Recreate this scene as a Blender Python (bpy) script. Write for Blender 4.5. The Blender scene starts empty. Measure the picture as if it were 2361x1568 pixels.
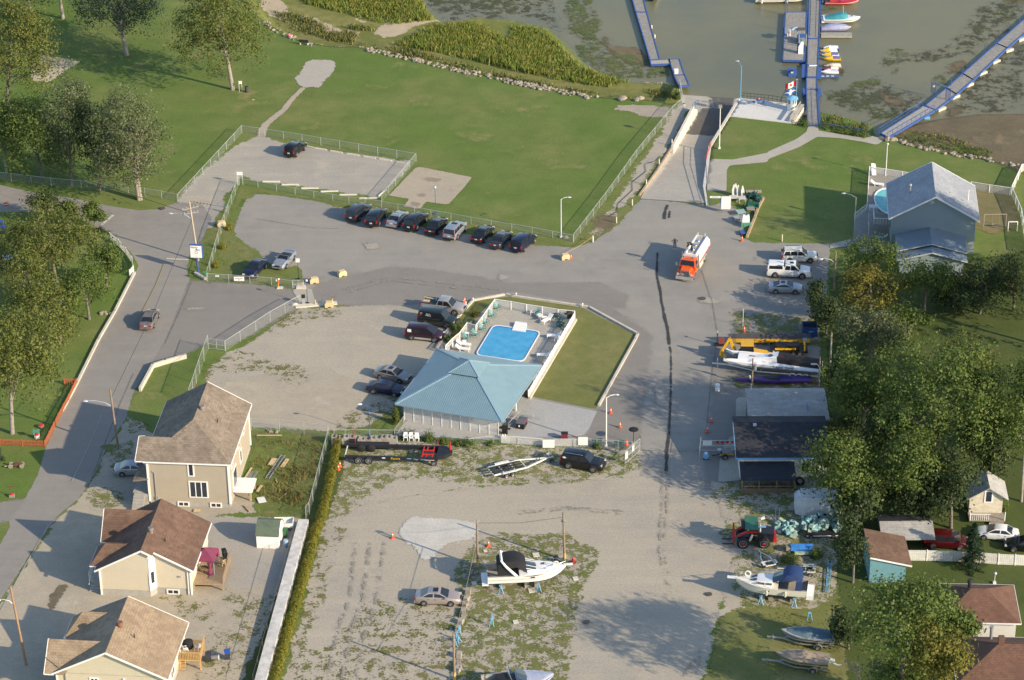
import bpy,math,random
import numpy as np
from mathutils import Vector,Matrix
Vc=Vector;Mc=math.cos;Ms=math.sin;rg_=range;Ru=random.uniform
R=math.radians
S=bpy.context.scene
# camera, sky, sun, exposure
TH,FPX,DIST,ROLL=28.5,6358.0,349.0,-0.8
CAMM=(Matrix.Rotation(R(90-TH),3,'X')@Matrix.Rotation(R(ROLL),3,'Z'))
CAMP=Vc((0,-DIST*Mc(R(TH)),DIST*Ms(R(TH))))
cd=bpy.data.cameras.new('camera');cam=bpy.data.objects.new('camera',cd);S.collection.objects.link(cam)
cam.matrix_world=Matrix.Translation(CAMP)@CAMM.to_4x4()
cd.sensor_width=36;cd.lens=FPX/2361*36;cd.clip_end=6000;cd.clip_start=1
S.camera=cam
SUN_EL,SUN_V=R(23.5),Vc((0.835,-0.55))
w=bpy.data.worlds.new('World');S.world=w;w.use_nodes=True
nt=w.node_tree;bg=nt.nodes['Background'];sk=nt.nodes.new('ShaderNodeTexSky')
sk.sky_type='NISHITA';sk.sun_disc=False;sk.sun_elevation=SUN_EL;sk.sun_rotation=math.atan2(SUN_V.x,SUN_V.y)
sk.dust_density=0.7;sk.ozone_density=2.0
nt.links.new(sk.outputs[0],bg.inputs[0]);bg.inputs[1].default_value=0.15
sl=bpy.data.lights.new('sun','SUN');so=bpy.data.objects.new('sun',sl);S.collection.objects.link(so)
sl.energy=4.3;sl.angle=R(0.55);sl.color=(1.0,0.84,0.62)
so.rotation_euler=Vc((SUN_V.x*Mc(SUN_EL),SUN_V.y*Mc(SUN_EL),Ms(SUN_EL)*SUN_V.length)).to_track_quat('Z','Y').to_euler()
S.view_settings.view_transform='Standard';S.view_settings.look='None';S.view_settings.gamma=1
S.view_settings.exposure=0.72
S.cycles.transparent_max_bounces=24;S.cycles.max_bounces=6;S.cycles.diffuse_bounces=3
C=S.collection
# a map from the survey photo to the ground
RY=(0,392,784,1164.4)
def pix(px,py,z=0.0):
 d=CAMM@Vc(((px-1180.5)/FPX,-(py-784)/FPX,-1));k=(z-CAMP.z)/d.z
 return CAMP+k*d
def q(c,r,x,y,z=0.0):return pix(c*590.3+.2573*x,RY[r]+.2573*y,z)
def qs(c,r,pts,z=0.0):return[q(c,r,x,y,z)for x,y in pts]
def ps(pts,z=0.0):return[pix(x,y,z)for x,y in pts]
def tall(c,r,x,y,yt):
 b=q(c,r,x,y);lo,hi=0,40
 for _ in rg_(30):
  m=(lo+hi)/2;v=CAMM.transposed()@(b+Vc((0,0,m))-CAMP)
  if 784-FPX*v.y/-v.z>RY[r]+.2573*yt:lo=m
  else:hi=m
 return lo
 # materials
MC={}
def nd(nt,t,**k):
 n=nt.nodes.new(t)
 for a,b in k.items():
  if a.startswith('i_'):n.inputs[int(a[2:])].default_value=b
  else:setattr(n,a,b)
 return n
def rgba(c):return(c[0],c[1],c[2],1)
def mixc(nt,f,a,b):
 m=nd(nt,'ShaderNodeMix',data_type='RGBA');L=nt.links.new
 for s,v in((0,f),(6,a),(7,b)):
  if isinstance(v,bpy.types.NodeSocket):L(v,m.inputs[s])
  elif s==0:m.inputs[s].default_value=v
  else:m.inputs[s].default_value=rgba(v)
 return m.outputs[2]
def mapr(nt,v,a,b,c=0.,d=1.):
 m=nd(nt,'ShaderNodeMapRange',i_1=a,i_2=b,i_3=c,i_4=d);nt.links.new(v,m.inputs[0]);return m.outputs[0]
def mth(nt,op,a,b=0.):
 m=nd(nt,'ShaderNodeMath',operation=op)
 for i,v in enumerate((a,b)):
  if isinstance(v,bpy.types.NodeSocket):nt.links.new(v,m.inputs[i])
  else:m.inputs[i].default_value=v
 return m.outputs[0]
def noi(nt,co,sc,det=3.,rough=.55):
 n=nd(nt,'ShaderNodeTexNoise');n.inputs['Scale'].default_value=sc;n.inputs['Detail'].default_value=det
 n.inputs['Roughness'].default_value=rough;nt.links.new(co,n.inputs['Vector']);return n.outputs[0]
def newmat(name):
 m=bpy.data.materials.new(name);m.use_nodes=True;return m,m.node_tree,m.node_tree.nodes['Principled BSDF']
def mat(name,c,rough=.65,metal=0.,var=.25,sc=1.5,c2=None,bump=0.,bsc=12.,coat=0.):
 if name in MC:return MC[name]
 m,nt,b=newmat(name);L=nt.links.new
 co=nd(nt,'ShaderNodeTexCoord').outputs['Object']
 if c2 is None:c2=tuple(x*(1-var)for x in c)
 f=mapr(nt,noi(nt,co,sc,4),.35,.68)
 L(mixc(nt,f,c,c2),b.inputs['Base Color'])
 b.inputs['Roughness'].default_value=rough;b.inputs['Metallic'].default_value=metal
 b.inputs['Coat Weight'].default_value=coat
 if bump:
  bp=nd(nt,'ShaderNodeBump');bp.inputs['Strength'].default_value=bump;bp.inputs['Distance'].default_value=.05
  L(noi(nt,co,bsc,3),bp.inputs['Height']);L(bp.outputs[0],b.inputs['Normal'])
 MC[name]=m;return m
def sps(name,c,c2,axis,per,duty=.25,rough=.6,metal=0.,var=.15,sc=.8,bump=.6,uv=False):
 if name in MC:return MC[name]
 m,nt,b=newmat(name);L=nt.links.new
 co=nd(nt,'ShaderNodeTexCoord').outputs['Object'];sp=nd(nt,'ShaderNodeSeparateXYZ');L(nd(nt,'ShaderNodeUVMap').outputs[0]if uv else co,sp.inputs[0])
 fr=mth(nt,'FRACT',mth(nt,'MULTIPLY',sp.outputs[axis],1/per))
 ln=mth(nt,'LESS_THAN',fr,duty)
 f=mapr(nt,noi(nt,co,sc,4),.35,.7)
 base=mixc(nt,f,c,tuple(x*(1-var)for x in c))
 L(mixc(nt,ln,base,c2),b.inputs['Base Color'])
 b.inputs['Roughness'].default_value=rough;b.inputs['Metallic'].default_value=metal
 bp=nd(nt,'ShaderNodeBump');bp.inputs['Strength'].default_value=bump;bp.inputs['Distance'].default_value=.03
 L(fr,bp.inputs['Height']);L(bp.outputs[0],b.inputs['Normal'])
 MC[name]=m;return m
def shingle(name,c,c2,c3,sc=1.0,w=.5,h=.14):
 if name in MC:return MC[name]
 m,nt,b=newmat(name);L=nt.links.new
 co=nd(nt,'ShaderNodeUVMap');br=nd(nt,'ShaderNodeTexBrick')
 br.inputs['Scale'].default_value=1;br.inputs['Brick Width'].default_value=w;br.inputs['Row Height'].default_value=h*2
 br.inputs['Mortar Size'].default_value=.012;br.inputs['Color1'].default_value=rgba(c);br.inputs['Color2'].default_value=rgba(c2)
 br.inputs['Mortar'].default_value=rgba(tuple(x*.6 for x in c2));L(co.outputs[0],br.inputs[0])
 ob=nd(nt,'ShaderNodeTexCoord').outputs['Object']
 f=mapr(nt,noi(nt,ob,1.3,5,.7),.42,.68);f2=mapr(nt,noi(nt,ob,.35,2),.4,.7,0,.6)
 L(mixc(nt,f2,mixc(nt,mth(nt,'MULTIPLY',f,.7),br.outputs[0],c3),tuple(x*.8 for x in c2)),b.inputs['Base Color'])
 b.inputs['Roughness'].default_value=.9
 bp=nd(nt,'ShaderNodeBump');bp.inputs['Strength'].default_value=.5;bp.inputs['Distance'].default_value=.02
 L(br.outputs['Fac'],bp.inputs['Height']);L(bp.outputs[0],b.inputs['Normal'])
 MC[name]=m;return m
def meshmat(name,c,cell=.06,wire=.16,cover=None):
 if name in MC:return MC[name]
 m,nt,b=newmat(name);L=nt.links.new
 uv=nd(nt,'ShaderNodeUVMap');sp=nd(nt,'ShaderNodeSeparateXYZ');L(uv.outputs[0],sp.inputs[0])
 a=mth(nt,'FRACT',mth(nt,'MULTIPLY',mth(nt,'ADD',sp.outputs[0],sp.outputs[1]),1/cell))
 d=mth(nt,'FRACT',mth(nt,'MULTIPLY',mth(nt,'SUBTRACT',sp.outputs[0],sp.outputs[1]),1/cell))
 k=mth(nt,'MAXIMUM',mth(nt,'LESS_THAN',a,wire),mth(nt,'LESS_THAN',d,wire))
 b.inputs['Base Color'].default_value=rgba(c);b.inputs['Roughness'].default_value=.5
 tr=nd(nt,'ShaderNodeBsdfTransparent');mx=nd(nt,'ShaderNodeMixShader')
 L(k,mx.inputs[0]);L(tr.outputs[0],mx.inputs[1]);L(b.outputs[0],mx.inputs[2])
 L(mx.outputs[0],nt.nodes['Material Output'].inputs[0]);MC[name]=m;return m
def gm(name,c1,c2,c3=None,big=.05,mid=.5,fine=5.,edge=.05,soft=.03,streak=0.,c4=None,cover=0.,thr=.5):
 if name in MC:return MC[name]
 m,nt,b=newmat(name);L=nt.links.new
 co=nd(nt,'ShaderNodeTexCoord').outputs['Object']
 f1=mapr(nt,noi(nt,co,big,3),.38,.64);f2=mapr(nt,noi(nt,co,mid,5,.65),.3,.72)
 f3=mapr(nt,noi(nt,co,fine,4,.75),.25,.8,.76,1.2)
 col=mixc(nt,f1,c1,c2)
 col=mixc(nt,mth(nt,'MULTIPLY',f2,.8),col,c3 or tuple(x*.75 for x in c2))
 if c4:
  f4=mapr(nt,noi(nt,co,mid*.4+.02,6,.7),.58,.70,0,.8);col=mixc(nt,f4,col,c4)
 if streak:
  mp=nd(nt,'ShaderNodeMapping');mp.inputs['Scale'].default_value=(.05,.9,1);mp.inputs['Rotation'].default_value=(0,0,streak)
  L(co,mp.inputs[0]);fs=mapr(nt,noi(nt,mp.outputs[0],.8,5,.65),.48,.7,0,.16)
  col=mixc(nt,fs,col,tuple(min(1,x*1.45)for x in c1))
 vm=nd(nt,'ShaderNodeVectorMath',operation='SCALE');L(col,vm.inputs[0]);L(f3,vm.inputs['Scale'])
 L(vm.outputs[0],b.inputs['Base Color']);b.inputs['Roughness'].default_value=.95;b.inputs['Specular IOR Level'].default_value=.15
 bp=nd(nt,'ShaderNodeBump');bp.inputs['Strength'].default_value=.3;bp.inputs['Distance'].default_value=.05
 L(noi(nt,co,fine*1.3,3,.7),bp.inputs['Height']);L(bp.outputs[0],b.inputs['Normal'])
 at=nd(nt,'ShaderNodeAttribute',attribute_name='w').outputs['Fac']
 v=at
 if edge>.1:
  v=mth(nt,'ADD',at,mth(nt,'MULTIPLY',mth(nt,'SUBTRACT',noi(nt,co,.32/max(edge,.4),7,.72),.5),edge*4.2))
  v=mth(nt,'ADD',v,mth(nt,'MULTIPLY',mth(nt,'SUBTRACT',noi(nt,co,2.6,4,.75),.5),edge*1.3))
 if soft>.04:v=mth(nt,'ADD',v,mth(nt,'MULTIPLY',mth(nt,'SUBTRACT',noi(nt,co,7.,2,.8),.5),soft*5))
 a=mapr(nt,v,-.02,.02)
 if cover:
  n1=mth(nt,'ADD',mth(nt,'MULTIPLY',noi(nt,co,.7,5,.75),.65),mth(nt,'MULTIPLY',noi(nt,co,4.5,3,.7),.35))
  a=mth(nt,'MULTIPLY',a,mapr(nt,n1,1-cover-.012,1-cover+.012))
 tr=nd(nt,'ShaderNodeBsdfTransparent');mx=nd(nt,'ShaderNodeMixShader')
 L(a,mx.inputs[0]);L(tr.outputs[0],mx.inputs[1]);L(b.outputs[0],mx.inputs[2])
 L(mx.outputs[0],nt.nodes['Material Output'].inputs[0]);MC[name]=m;return m
def lm(name,c,c2,hi,trans=.36):
 if name in MC:return MC[name]
 m,nt,b=newmat(name);L=nt.links.new
 g=nd(nt,'ShaderNodeNewGeometry');co=nd(nt,'ShaderNodeTexCoord').outputs['Object']
 f=mapr(nt,noi(nt,co,.55,3),.36,.66)
 col=mixc(nt,f,c,c2);r=g.outputs['Random Per Island']
 col=mixc(nt,mapr(nt,r,.74,1.,0,.55),col,hi)
 vm=nd(nt,'ShaderNodeVectorMath',operation='SCALE');L(col,vm.inputs[0]);L(mapr(nt,mth(nt,'FRACT',mth(nt,'MULTIPLY',r,7.3)),0,1,.84,1.16),vm.inputs['Scale'])
 L(vm.outputs[0],b.inputs['Base Color']);b.inputs['Roughness'].default_value=.55;b.inputs['Specular IOR Level'].default_value=.18
 t=nd(nt,'ShaderNodeBsdfTranslucent');L(vm.outputs[0],t.inputs[0]);mx=nd(nt,'ShaderNodeMixShader',i_0=trans)
 L(b.outputs[0],mx.inputs[1]);L(t.outputs[0],mx.inputs[2]);L(mx.outputs[0],nt.nodes['Material Output'].inputs[0])
 MC[name]=m;return m
 # mesh builder
class MB:
 def __init__(s):s.v=[];s.f=[];s.m=[];s.uv=None
 def add(s,vs,fs,mi=0):
  o=len(s.v);s.v+=[tuple(v)for v in vs];s.f+=[tuple(i+o for i in f)for f in fs];s.m+=[mi]*len(fs);return s
 def box(s,c,d,rz=0.,mi=0,tx=1.,ty=1.):
  a,b,h=d[0]/2,d[1]/2,d[2]/2;co,si=Mc(rz),Ms(rz);vs=[]
  for z,kx,ky in((-h,1,1),(h,tx,ty)):
   for x,y in((-a,-b),(a,-b),(a,b),(-a,b)):
    x*=kx;y*=ky;vs.append((c[0]+x*co-y*si,c[1]+x*si+y*co,c[2]+z))
  return s.add(vs,[(3,2,1,0),(4,5,6,7),(0,1,5,4),(1,2,6,5),(2,3,7,6),(3,0,4,7)],mi)
 def bar(s,p0,p1,w,h=None,mi=0):
  p0,p1=Vc(p0),Vc(p1);d=(p1-p0);
  if d.length<1e-6:return s
  d.normalize();h=h or w
  u=d.cross(Vc((0,0,1)));u=u.normalized()if u.length>1e-4 else Vc((1,0,0));n=u.cross(d).normalized()
  vs=[]
  for p in(p0,p1):
   for a,b in((-1,-1),(1,-1),(1,1),(-1,1)):vs.append(p+u*a*w/2+n*b*h/2)
  return s.add(vs,[(3,2,1,0),(4,5,6,7),(0,1,5,4),(1,2,6,5),(2,3,7,6),(3,0,4,7)],mi)
 def tu(s,pts,r,n=7,mi=0,cap=True):
  pts=[Vc(p)for p in pts];rs=r if isinstance(r,(list,tuple))else[r]*len(pts);rings=[]
  for i,p in enumerate(pts):
   d=(pts[min(i+1,len(pts)-1)]-pts[max(i-1,0)])
   d=d.normalized()if d.length>1e-6 else Vc((0,0,1))
   u=d.cross(Vc((0,0,1))if abs(d.z)<.9 else Vc((1,0,0))).normalized();k=d.cross(u)
   rings.append([p+(u*Mc(6.2832*j/n)+k*Ms(6.2832*j/n))*rs[i]for j in rg_(n)])
  return s.lo(rings,cap,mi)
 def lo(s,rings,cap=True,mi=0,closed=True):
  n=len(rings[0]);vs=[p for r in rings for p in r];fs=[]
  for i in rg_(len(rings)-1):
   for j in rg_(n if closed else n-1):
    a=i*n+j;b=i*n+(j+1)%n;fs.append((a,b,b+n,a+n))
  if cap:fs+=[tuple(rg_(n))[::-1],tuple(rg_((len(rings)-1)*n,len(rings)*n))]
  return s.add(vs,fs,mi)
 def prism(s,pts,z0,z1,mi=0,top=None):
  pts=[(p[0],p[1])for p in pts];n=len(pts)
  if sum(pts[i][0]*pts[(i+1)%n][1]-pts[(i+1)%n][0]*pts[i][1]for i in rg_(n))<0:pts=pts[::-1]
  vs=[(x,y,z0)for x,y in pts]+[(x,y,z1)for x,y in(top or pts)]
  return s.add(vs,[tuple(rg_(n))[::-1],tuple(rg_(n,2*n))]+[(i,(i+1)%n,n+(i+1)%n,n+i)for i in rg_(n)],mi)
 def cyl(s,c,r,h,n=14,mi=0,r2=None):return s.tu([c,(c[0],c[1],c[2]+h)],[r,r if r2 is None else r2],n,mi)
 def wheelx(s,c,r,w,n=16,mi=0):
  return s.lo([[(c[0]+k*r*Mc(6.2832*j/n),c[1]+y,c[2]+k*r*Ms(6.2832*j/n))for j in rg_(n)]for y,k in((-w/2,.9),(-w*.36,1),(w*.36,1),(w/2,.9))],True,mi)
 def ball(s,c,r,n=10,k=6,mi=0):
  if not isinstance(r,tuple):r=(r,r,r)
  return s.lo([[(c[0]+r[0]*Mc(6.2832*j/n)*Ms(math.pi*max(.02,min(.98,i/k))),c[1]+r[1]*Ms(6.2832*j/n)*Ms(math.pi*max(.02,min(.98,i/k))),c[2]-r[2]*Mc(math.pi*i/k))for j in rg_(n)]for i in rg_(k+1)],True,mi)
 def slab(s,pts,t,mi=0):
  pts=[Vc(p)for p in pts];nn=Vc((0,0,0))
  for i in rg_(len(pts)):nn+=pts[i].cross(pts[(i+1)%len(pts)])
  nn.normalize();
  if nn.z<0:pts=pts[::-1];nn=-nn
  n=len(pts);lo=[p-nn*t for p in pts]
  return s.add(lo+pts,[tuple(rg_(n))[::-1],tuple(rg_(n,2*n))]+[(i,(i+1)%n,n+(i+1)%n,n+i)for i in rg_(n)],mi)
 def bu(s,name,m,parent=None,org=None,sm=0,rz=0.,uvp=None,ang=None):
  me=bpy.data.meshes.new(name);org=Vc(org)if org is not None else None
  vs=s.v
  if org is not None:
   c,si=Mc(-rz),Ms(-rz)
   vs=[((v[0]-org.x)*c-(v[1]-org.y)*si,(v[0]-org.x)*si+(v[1]-org.y)*c,v[2]-org.z)for v in vs]
  me.from_pydata(vs,[],s.f)
  ms=m if isinstance(m,(list,tuple))else[m]
  for x in ms:me.materials.append(x)
  if len(ms)>1:me.polygons.foreach_set('material_index',s.m)
  if sm:
   me.polygons.foreach_set('use_smooth',[True]*len(s.f))
   try:me.set_sharp_from_angle(angle=R(ang or 38))
   except Exception:pass
  if s.uv is not None:
   u=me.uv_layers.new(name='UVMap');u.data.foreach_set('uv',np.array(s.uv,dtype=np.float32).ravel())
  elif uvp:
   uvl=me.uv_layers.new(name='UVMap');arr=np.zeros((len(me.loops),2),np.float32)
   for p in me.polygons:
    n=p.normal;e=Vc((0,0,1)).cross(n);e=e.normalized()if e.length>1e-3 else Vc((1,0,0));d=n.cross(e)
    for li in p.loop_indices:
     co=me.vertices[me.loops[li].vertex_index].co;arr[li]=(co.dot(e),co.dot(d))
   uvl.data.foreach_set('uv',arr.ravel())
  me.update();o=bpy.data.objects.new(name,me);C.objects.link(o)
  if parent is not None:o.parent=parent
  elif org is not None:o.location=org;o.rotation_euler.z=rz
  return o
def tag(o,label=None,cat=None,group=None,kind=None):
 if label:o['label']=label
 if cat:o['category']=cat
 if group:o['group']=group
 if kind:o['kind']=kind
 return o
def th_(name,label,cat,loc=(0,0,0),rz=0.,group=None):
 o=bpy.data.objects.new(name,None);C.objects.link(o);o.location=loc;o.rotation_euler.z=rz;o.empty_display_size=.3
 return tag(o,label,cat,group)
KIDS={}
def dup(root,loc,rz=0.,label=None,group=None,sc=None):
 r=root.copy();C.objects.link(r);r.location=loc;r.rotation_euler.z=rz
 if label:r['label']=label
 if group:r['group']=group
 if sc:r.scale=sc if isinstance(sc,tuple)else(sc,)*3
 for ch in root.children:
  c=ch.copy();C.objects.link(c);c.parent=r
  for g in ch.children:
   d=g.copy();C.objects.link(d);d.parent=c
 return r
def ang(a,b):return math.atan2(b[1]-a[1],b[0]-a[0])
def quad_panel(o_mb,p,uvd=True):pass
# terrain heights
ZW,ZM=-2.0,-1.6
def P2(l):return np.array([(v[0],v[1])for v in l])
def sd(pts,poly):
 poly=P2(poly)if not isinstance(poly,np.ndarray)else poly
 d=np.full(len(pts),1e9);ins=np.zeros(len(pts),bool);n=len(poly)
 for i in rg_(n):
  a,b=poly[i],poly[(i+1)%n];e=b-a;wv=pts-a
  k=np.clip((wv@e)/max(e@e,1e-9),0,1);dd=wv-k[:,None]*e;d=np.minimum(d,(dd**2).sum(1))
  c=(a[1]<=pts[:,1])!=(b[1]<=pts[:,1])
  if abs(e[1])>1e-9:ins^=c&(pts[:,0]<a[0]+(pts[:,1]-a[1])/e[1]*e[0])
 d=np.sqrt(d);return np.where(ins,d,-d)
SHORE=[(-250,-120),(520,-60),(600,45),(640,70),(690,95),(760,108),(824,109),(899,126),(961,139),(1053,162),(1105,172),(1180,190),(1296,211),(1340,221),(1381,226),(1481,231),(1551,240),(1574,236),(1612,245),(1705,228),(1771,233),(1813,239),(1850,247),(1828,284),(1865,289),(1888,289),(1892,300),(2000,312),(2033,322),(2069,326),(2100,334),(2157,347),(2195,354),(2247,365),(2311,372),(2360,388),(2700,450)]
LAND=P2(ps(SHORE)+[Vc((400,-200,0)),Vc((-400,-200,0)),Vc((-400,100,0))])
MARSH=P2(ps([(-300,-140),(500,-90),(960,-40),(956,0),(989,33),(1012,52),(1060,50),(1102,40),(1180,47),(1252,62),(1294,100),(1345,152),(1399,175),(1458,191),(1541,193),(1556,198),(1580,260),(1300,330),(-300,300)],ZM))
MARSHB=P2(ps([(1850,330),(1885,290),(1890,258),(1951,272),(2000,288),(2010,318),(2040,330),(2062,306),(2110,288),(2170,275),(2260,264),(2450,262),(2700,500),(2000,420)],ZM))
rs0=(q(2,1,1150,258)+q(2,1,1745,295))/2;rs1=(q(2,0,1640,745,-2)+q(2,0,2030,800,-2))/2
RAX=P2([rs0])[0];RAD=P2([rs1])[0]-RAX;RLEN=float(np.linalg.norm(RAD));RAD=RAD/RLEN
RAMP=P2([q(2,1,1150,258),q(2,0,1432,1300,.4),q(2,0,1617,972,.4),q(2,0,1535,930,-.8),q(2,0,1490,768,-1.8),q(2,0,1490,700,-2.4),q(2,0,1590,700,-2.4),q(2,0,2040,760,-2.4),q(2,0,2036,880),q(2,0,1774,1310),q(2,1,1722,160),q(2,1,1750,295)])
def sst(x):x=np.clip(x,0,1);return x*x*(3-2*x)
def height(pts):
 dl=sd(pts,LAND);dm=np.maximum(sd(pts,MARSH),sd(pts,MARSHB))
 z=ZM*sst(-dl/2.6)-np.where(dl<0,1.6*sst(-dm/4.0+.12),0)
 dr=sd(pts,RAMP);rz=-2.25*np.clip(((pts-RAX)@RAD)/RLEN,-.0,1.35)
 return np.where(dr>-.05,rz,z)
STEP,GX0,GY0,GNX,GNY=.5,-104.0,-88.0,416,470
gx=GX0+STEP*np.arange(GNX+1);gy=GY0+STEP*np.arange(GNY+1)
XX,YY=np.meshgrid(gx,gy,indexing='ij');GZ=height(np.stack([XX.ravel(),YY.ravel()],1)).reshape(XX.shape)
def hz(x,y):
 i=int(min(max((x-GX0)/STEP,0),GNX-1));j=int(min(max((y-GY0)/STEP,0),GNY-1));return float(GZ[i,j])
def lattice(name,mask_cells,w,m,off,z=None):
 ci,cj=np.nonzero(mask_cells);ids=np.full(XX.shape,-1,np.int64);used=np.zeros(XX.shape,bool)
 for a in(0,1):
  for b in(0,1):used[ci+a,cj+b]=True
 k=np.nonzero(used.ravel())[0];ids.ravel()[k]=np.arange(len(k))
 zz=(GZ if z is None else np.full(XX.shape,z)).ravel()[k]+off
 co=np.stack([XX.ravel()[k],YY.ravel()[k],zz],1).astype(np.float32)
 A,B,Cc,D=ids[ci,cj],ids[ci+1,cj],ids[ci+1,cj+1],ids[ci,cj+1]
 tri=np.concatenate([np.stack([A,B,Cc],1),np.stack([A,Cc,D],1)]).astype(np.int32)
 me=bpy.data.meshes.new(name);me.vertices.add(len(co));me.vertices.foreach_set('co',co.ravel())
 me.loops.add(tri.size);me.loops.foreach_set('vertex_index',tri.ravel());me.polygons.add(len(tri))
 me.polygons.foreach_set('loop_start',np.arange(0,tri.size,3,dtype=np.int32));me.polygons.foreach_set('loop_total',np.full(len(tri),3,np.int32))
 me.update(calc_edges=True);at=me.attributes.new('w','FLOAT','POINT');at.data.foreach_set('value',w.ravel()[k].astype(np.float32))
 me.materials.append(m);me.polygons.foreach_set('use_smooth',[True]*len(tri));o=bpy.data.objects.new(name,me);C.objects.link(o);return o
PTS=np.stack([XX.ravel(),YY.ravel()],1)
LV=[0]
def patch(name,polys,m,k,edge=.05,kind='structure',z=None,holes=()):
 if not isinstance(polys[0],list):polys=[polys]
 w=np.full(len(PTS),-9.)
 for pl in polys:
  pp=P2(pl);lo,hi=pp.min(0)-3,pp.max(0)+3
  s=(PTS[:,0]>lo[0])&(PTS[:,0]<hi[0])&(PTS[:,1]>lo[1])&(PTS[:,1]<hi[1])
  w[s]=np.maximum(w[s],sd(PTS[s],pp))
 for pl in holes:w=np.minimum(w,-sd(PTS,pl))
 w=w.reshape(XX.shape);g=w>-(edge*1.4+.06)
 cells=g[:-1,:-1]|g[1:,:-1]|g[:-1,1:]|g[1:,1:]
 LV[0]+=1;o=lattice(name,cells,w,m,.004+LV[0]*.0009,z);tag(o,kind=kind);return o
def ribbon(name,runs,m):
 mb=MB();ws=[];LV[0]+=1
 for pts,wa,wb in runs:
  P_=[];n=len(pts)
  for i in rg_(n-1):
   k=max(1,int((pts[i+1]-pts[i]).length/.35));P_+=[pts[i]+(pts[i+1]-pts[i])*j/k for j in rg_(k)]
  P_.append(pts[-1]);o=len(mb.v);N_=len(P_)
  for i,p in enumerate(P_):
   d=P_[min(i+1,N_-1)]-P_[max(i-1,0)];d=Vc((d.x,d.y,0)).normalized();k=Vc((-d.y,d.x,0));w_=(wa+(wb-wa)*i/(N_-1))/2
   for s_ in(-1,0,1):c=p+k*s_*(w_+.25);mb.v.append((c.x,c.y,hz(c.x,c.y)+.02+.0009*LV[0]));ws.append(w_ if s_==0 else-.25)
  for i in rg_(N_-1):
   for j in(0,1):a=o+i*3+j;mb.f.append((a,a+1,a+4,a+3));mb.m.append(0)
 o=mb.bu(name,m);at=o.data.attributes.new('w','FLOAT','POINT');at.data.foreach_set('value',np.array(ws,np.float32));return tag(o,kind='structure')
 # ground materials
GRASS=gm('lawn_grass',(.122,.182,.038),(.195,.205,.070),(.088,.138,.030),.05,.22,3.2,edge=.5,c4=(.26,.225,.10))
GRASSY=gm('dry_lawn_grass',(.16,.175,.05),(.23,.21,.09),(.12,.14,.04),.09,.4,5,edge=1.,c4=(.30,.25,.14))
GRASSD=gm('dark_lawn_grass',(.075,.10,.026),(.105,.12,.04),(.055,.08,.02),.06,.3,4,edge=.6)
ASPH=gm('old_asphalt',(.275,.258,.225),(.225,.215,.195),(.325,.30,.255),.05,.3,6,edge=.35,streak=.5,c4=(.34,.30,.24))
ASPHN=gm('new_asphalt',(.205,.190,.168),(.235,.217,.19),(.255,.235,.205),.06,.4,7,edge=.5,soft=.5,streak=.3)
ROADM=gm('street_asphalt',(.26,.242,.213),(.235,.22,.198),(.295,.27,.235),.05,.5,8,edge=.12,streak=1.1)
GRAV=gm('pale_gravel',(.42,.375,.30),(.36,.33,.28),(.31,.29,.25),.06,.35,4,edge=.7,streak=.2,c4=(.46,.40,.30))
GRAVY=gm('yard_gravel',(.38,.34,.268),(.315,.288,.24),(.425,.37,.282),.06,.25,4,edge=.9,streak=.1,c4=(.45,.385,.285))
DIRT=gm('sandy_dirt',(.45,.385,.285),(.38,.335,.265),(.34,.295,.22),.08,.5,4,edge=.6,c4=(.47,.42,.34))
SAND=gm('beach_sand',(.52,.42,.29),(.45,.37,.25),(.38,.31,.2),.1,.5,4,edge=.8)
CONC=gm('concrete',(.44,.405,.335),(.40,.37,.31),(.36,.33,.28),.12,.6,6,edge=.03)
CONCW=gm('white_concrete',(.66,.63,.57),(.60,.58,.53),(.56,.54,.50),.12,.5,5,edge=.03)
PADM=gm('worn_concrete_pad',(.43,.36,.26),(.38,.33,.26),(.36,.31,.23),.13,.5,6,edge=.12,c4=(.30,.25,.19))
WEED=gm('rough_weeds',(.155,.17,.05),(.22,.20,.085),(.105,.135,.035),.12,.6,4,edge=1.2,cover=.50,c4=(.25,.2,.08))
WEEDT=gm('thin_weeds',(.15,.155,.045),(.21,.18,.07),(.11,.12,.03),.12,.6,4,edge=1.5,cover=.465)
VERGE=gm('grass_strip',(.15,.18,.05),(.21,.20,.08),(.11,.145,.035),.12,.6,4,edge=.8,cover=.6)
MUD=gm('shore_mud',(.20,.155,.09),(.16,.13,.08),(.11,.095,.06),.08,.3,3,edge=1.5,soft=.8,c4=(.26,.2,.12))
WATW=gm('floating_weed',(.105,.14,.045),(.15,.16,.065),(.065,.09,.035),.15,.5,3,edge=1.8,soft=.5,cover=.5)
WATD=gm('submerged_weed',(.085,.085,.058),(.095,.095,.06),(.065,.068,.05),.15,.5,3,edge=2.,soft=1.,cover=.47)
WETM=gm('wet_stain',(.060,.057,.055),(.075,.07,.066),(.055,.052,.05),.3,1.2,6,edge=.11,soft=.06)
DAMPSH=gm('damp_and_shadow',(.13,.12,.108),(.15,.14,.125),(.11,.1,.09),.3,1.2,6,edge=.4,soft=.25,cover=.7)  # dark tint for damp tracks and for the painted ramp wall shadow
WHITEG=gm('white_stone_dust',(.56,.53,.46),(.50,.475,.42),(.44,.42,.37),.15,.6,5,edge=.6,streak=.4)
PAINTW=gm('white_road_paint',(.6,.57,.5),(.5,.48,.43),(.42,.4,.36),.2,1.2,6,edge=.08)
PAINTY=gm('yellow_road_paint',(.42,.30,.08),(.36,.27,.1),(.3,.25,.13),.2,1.2,6,edge=.05)
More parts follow.
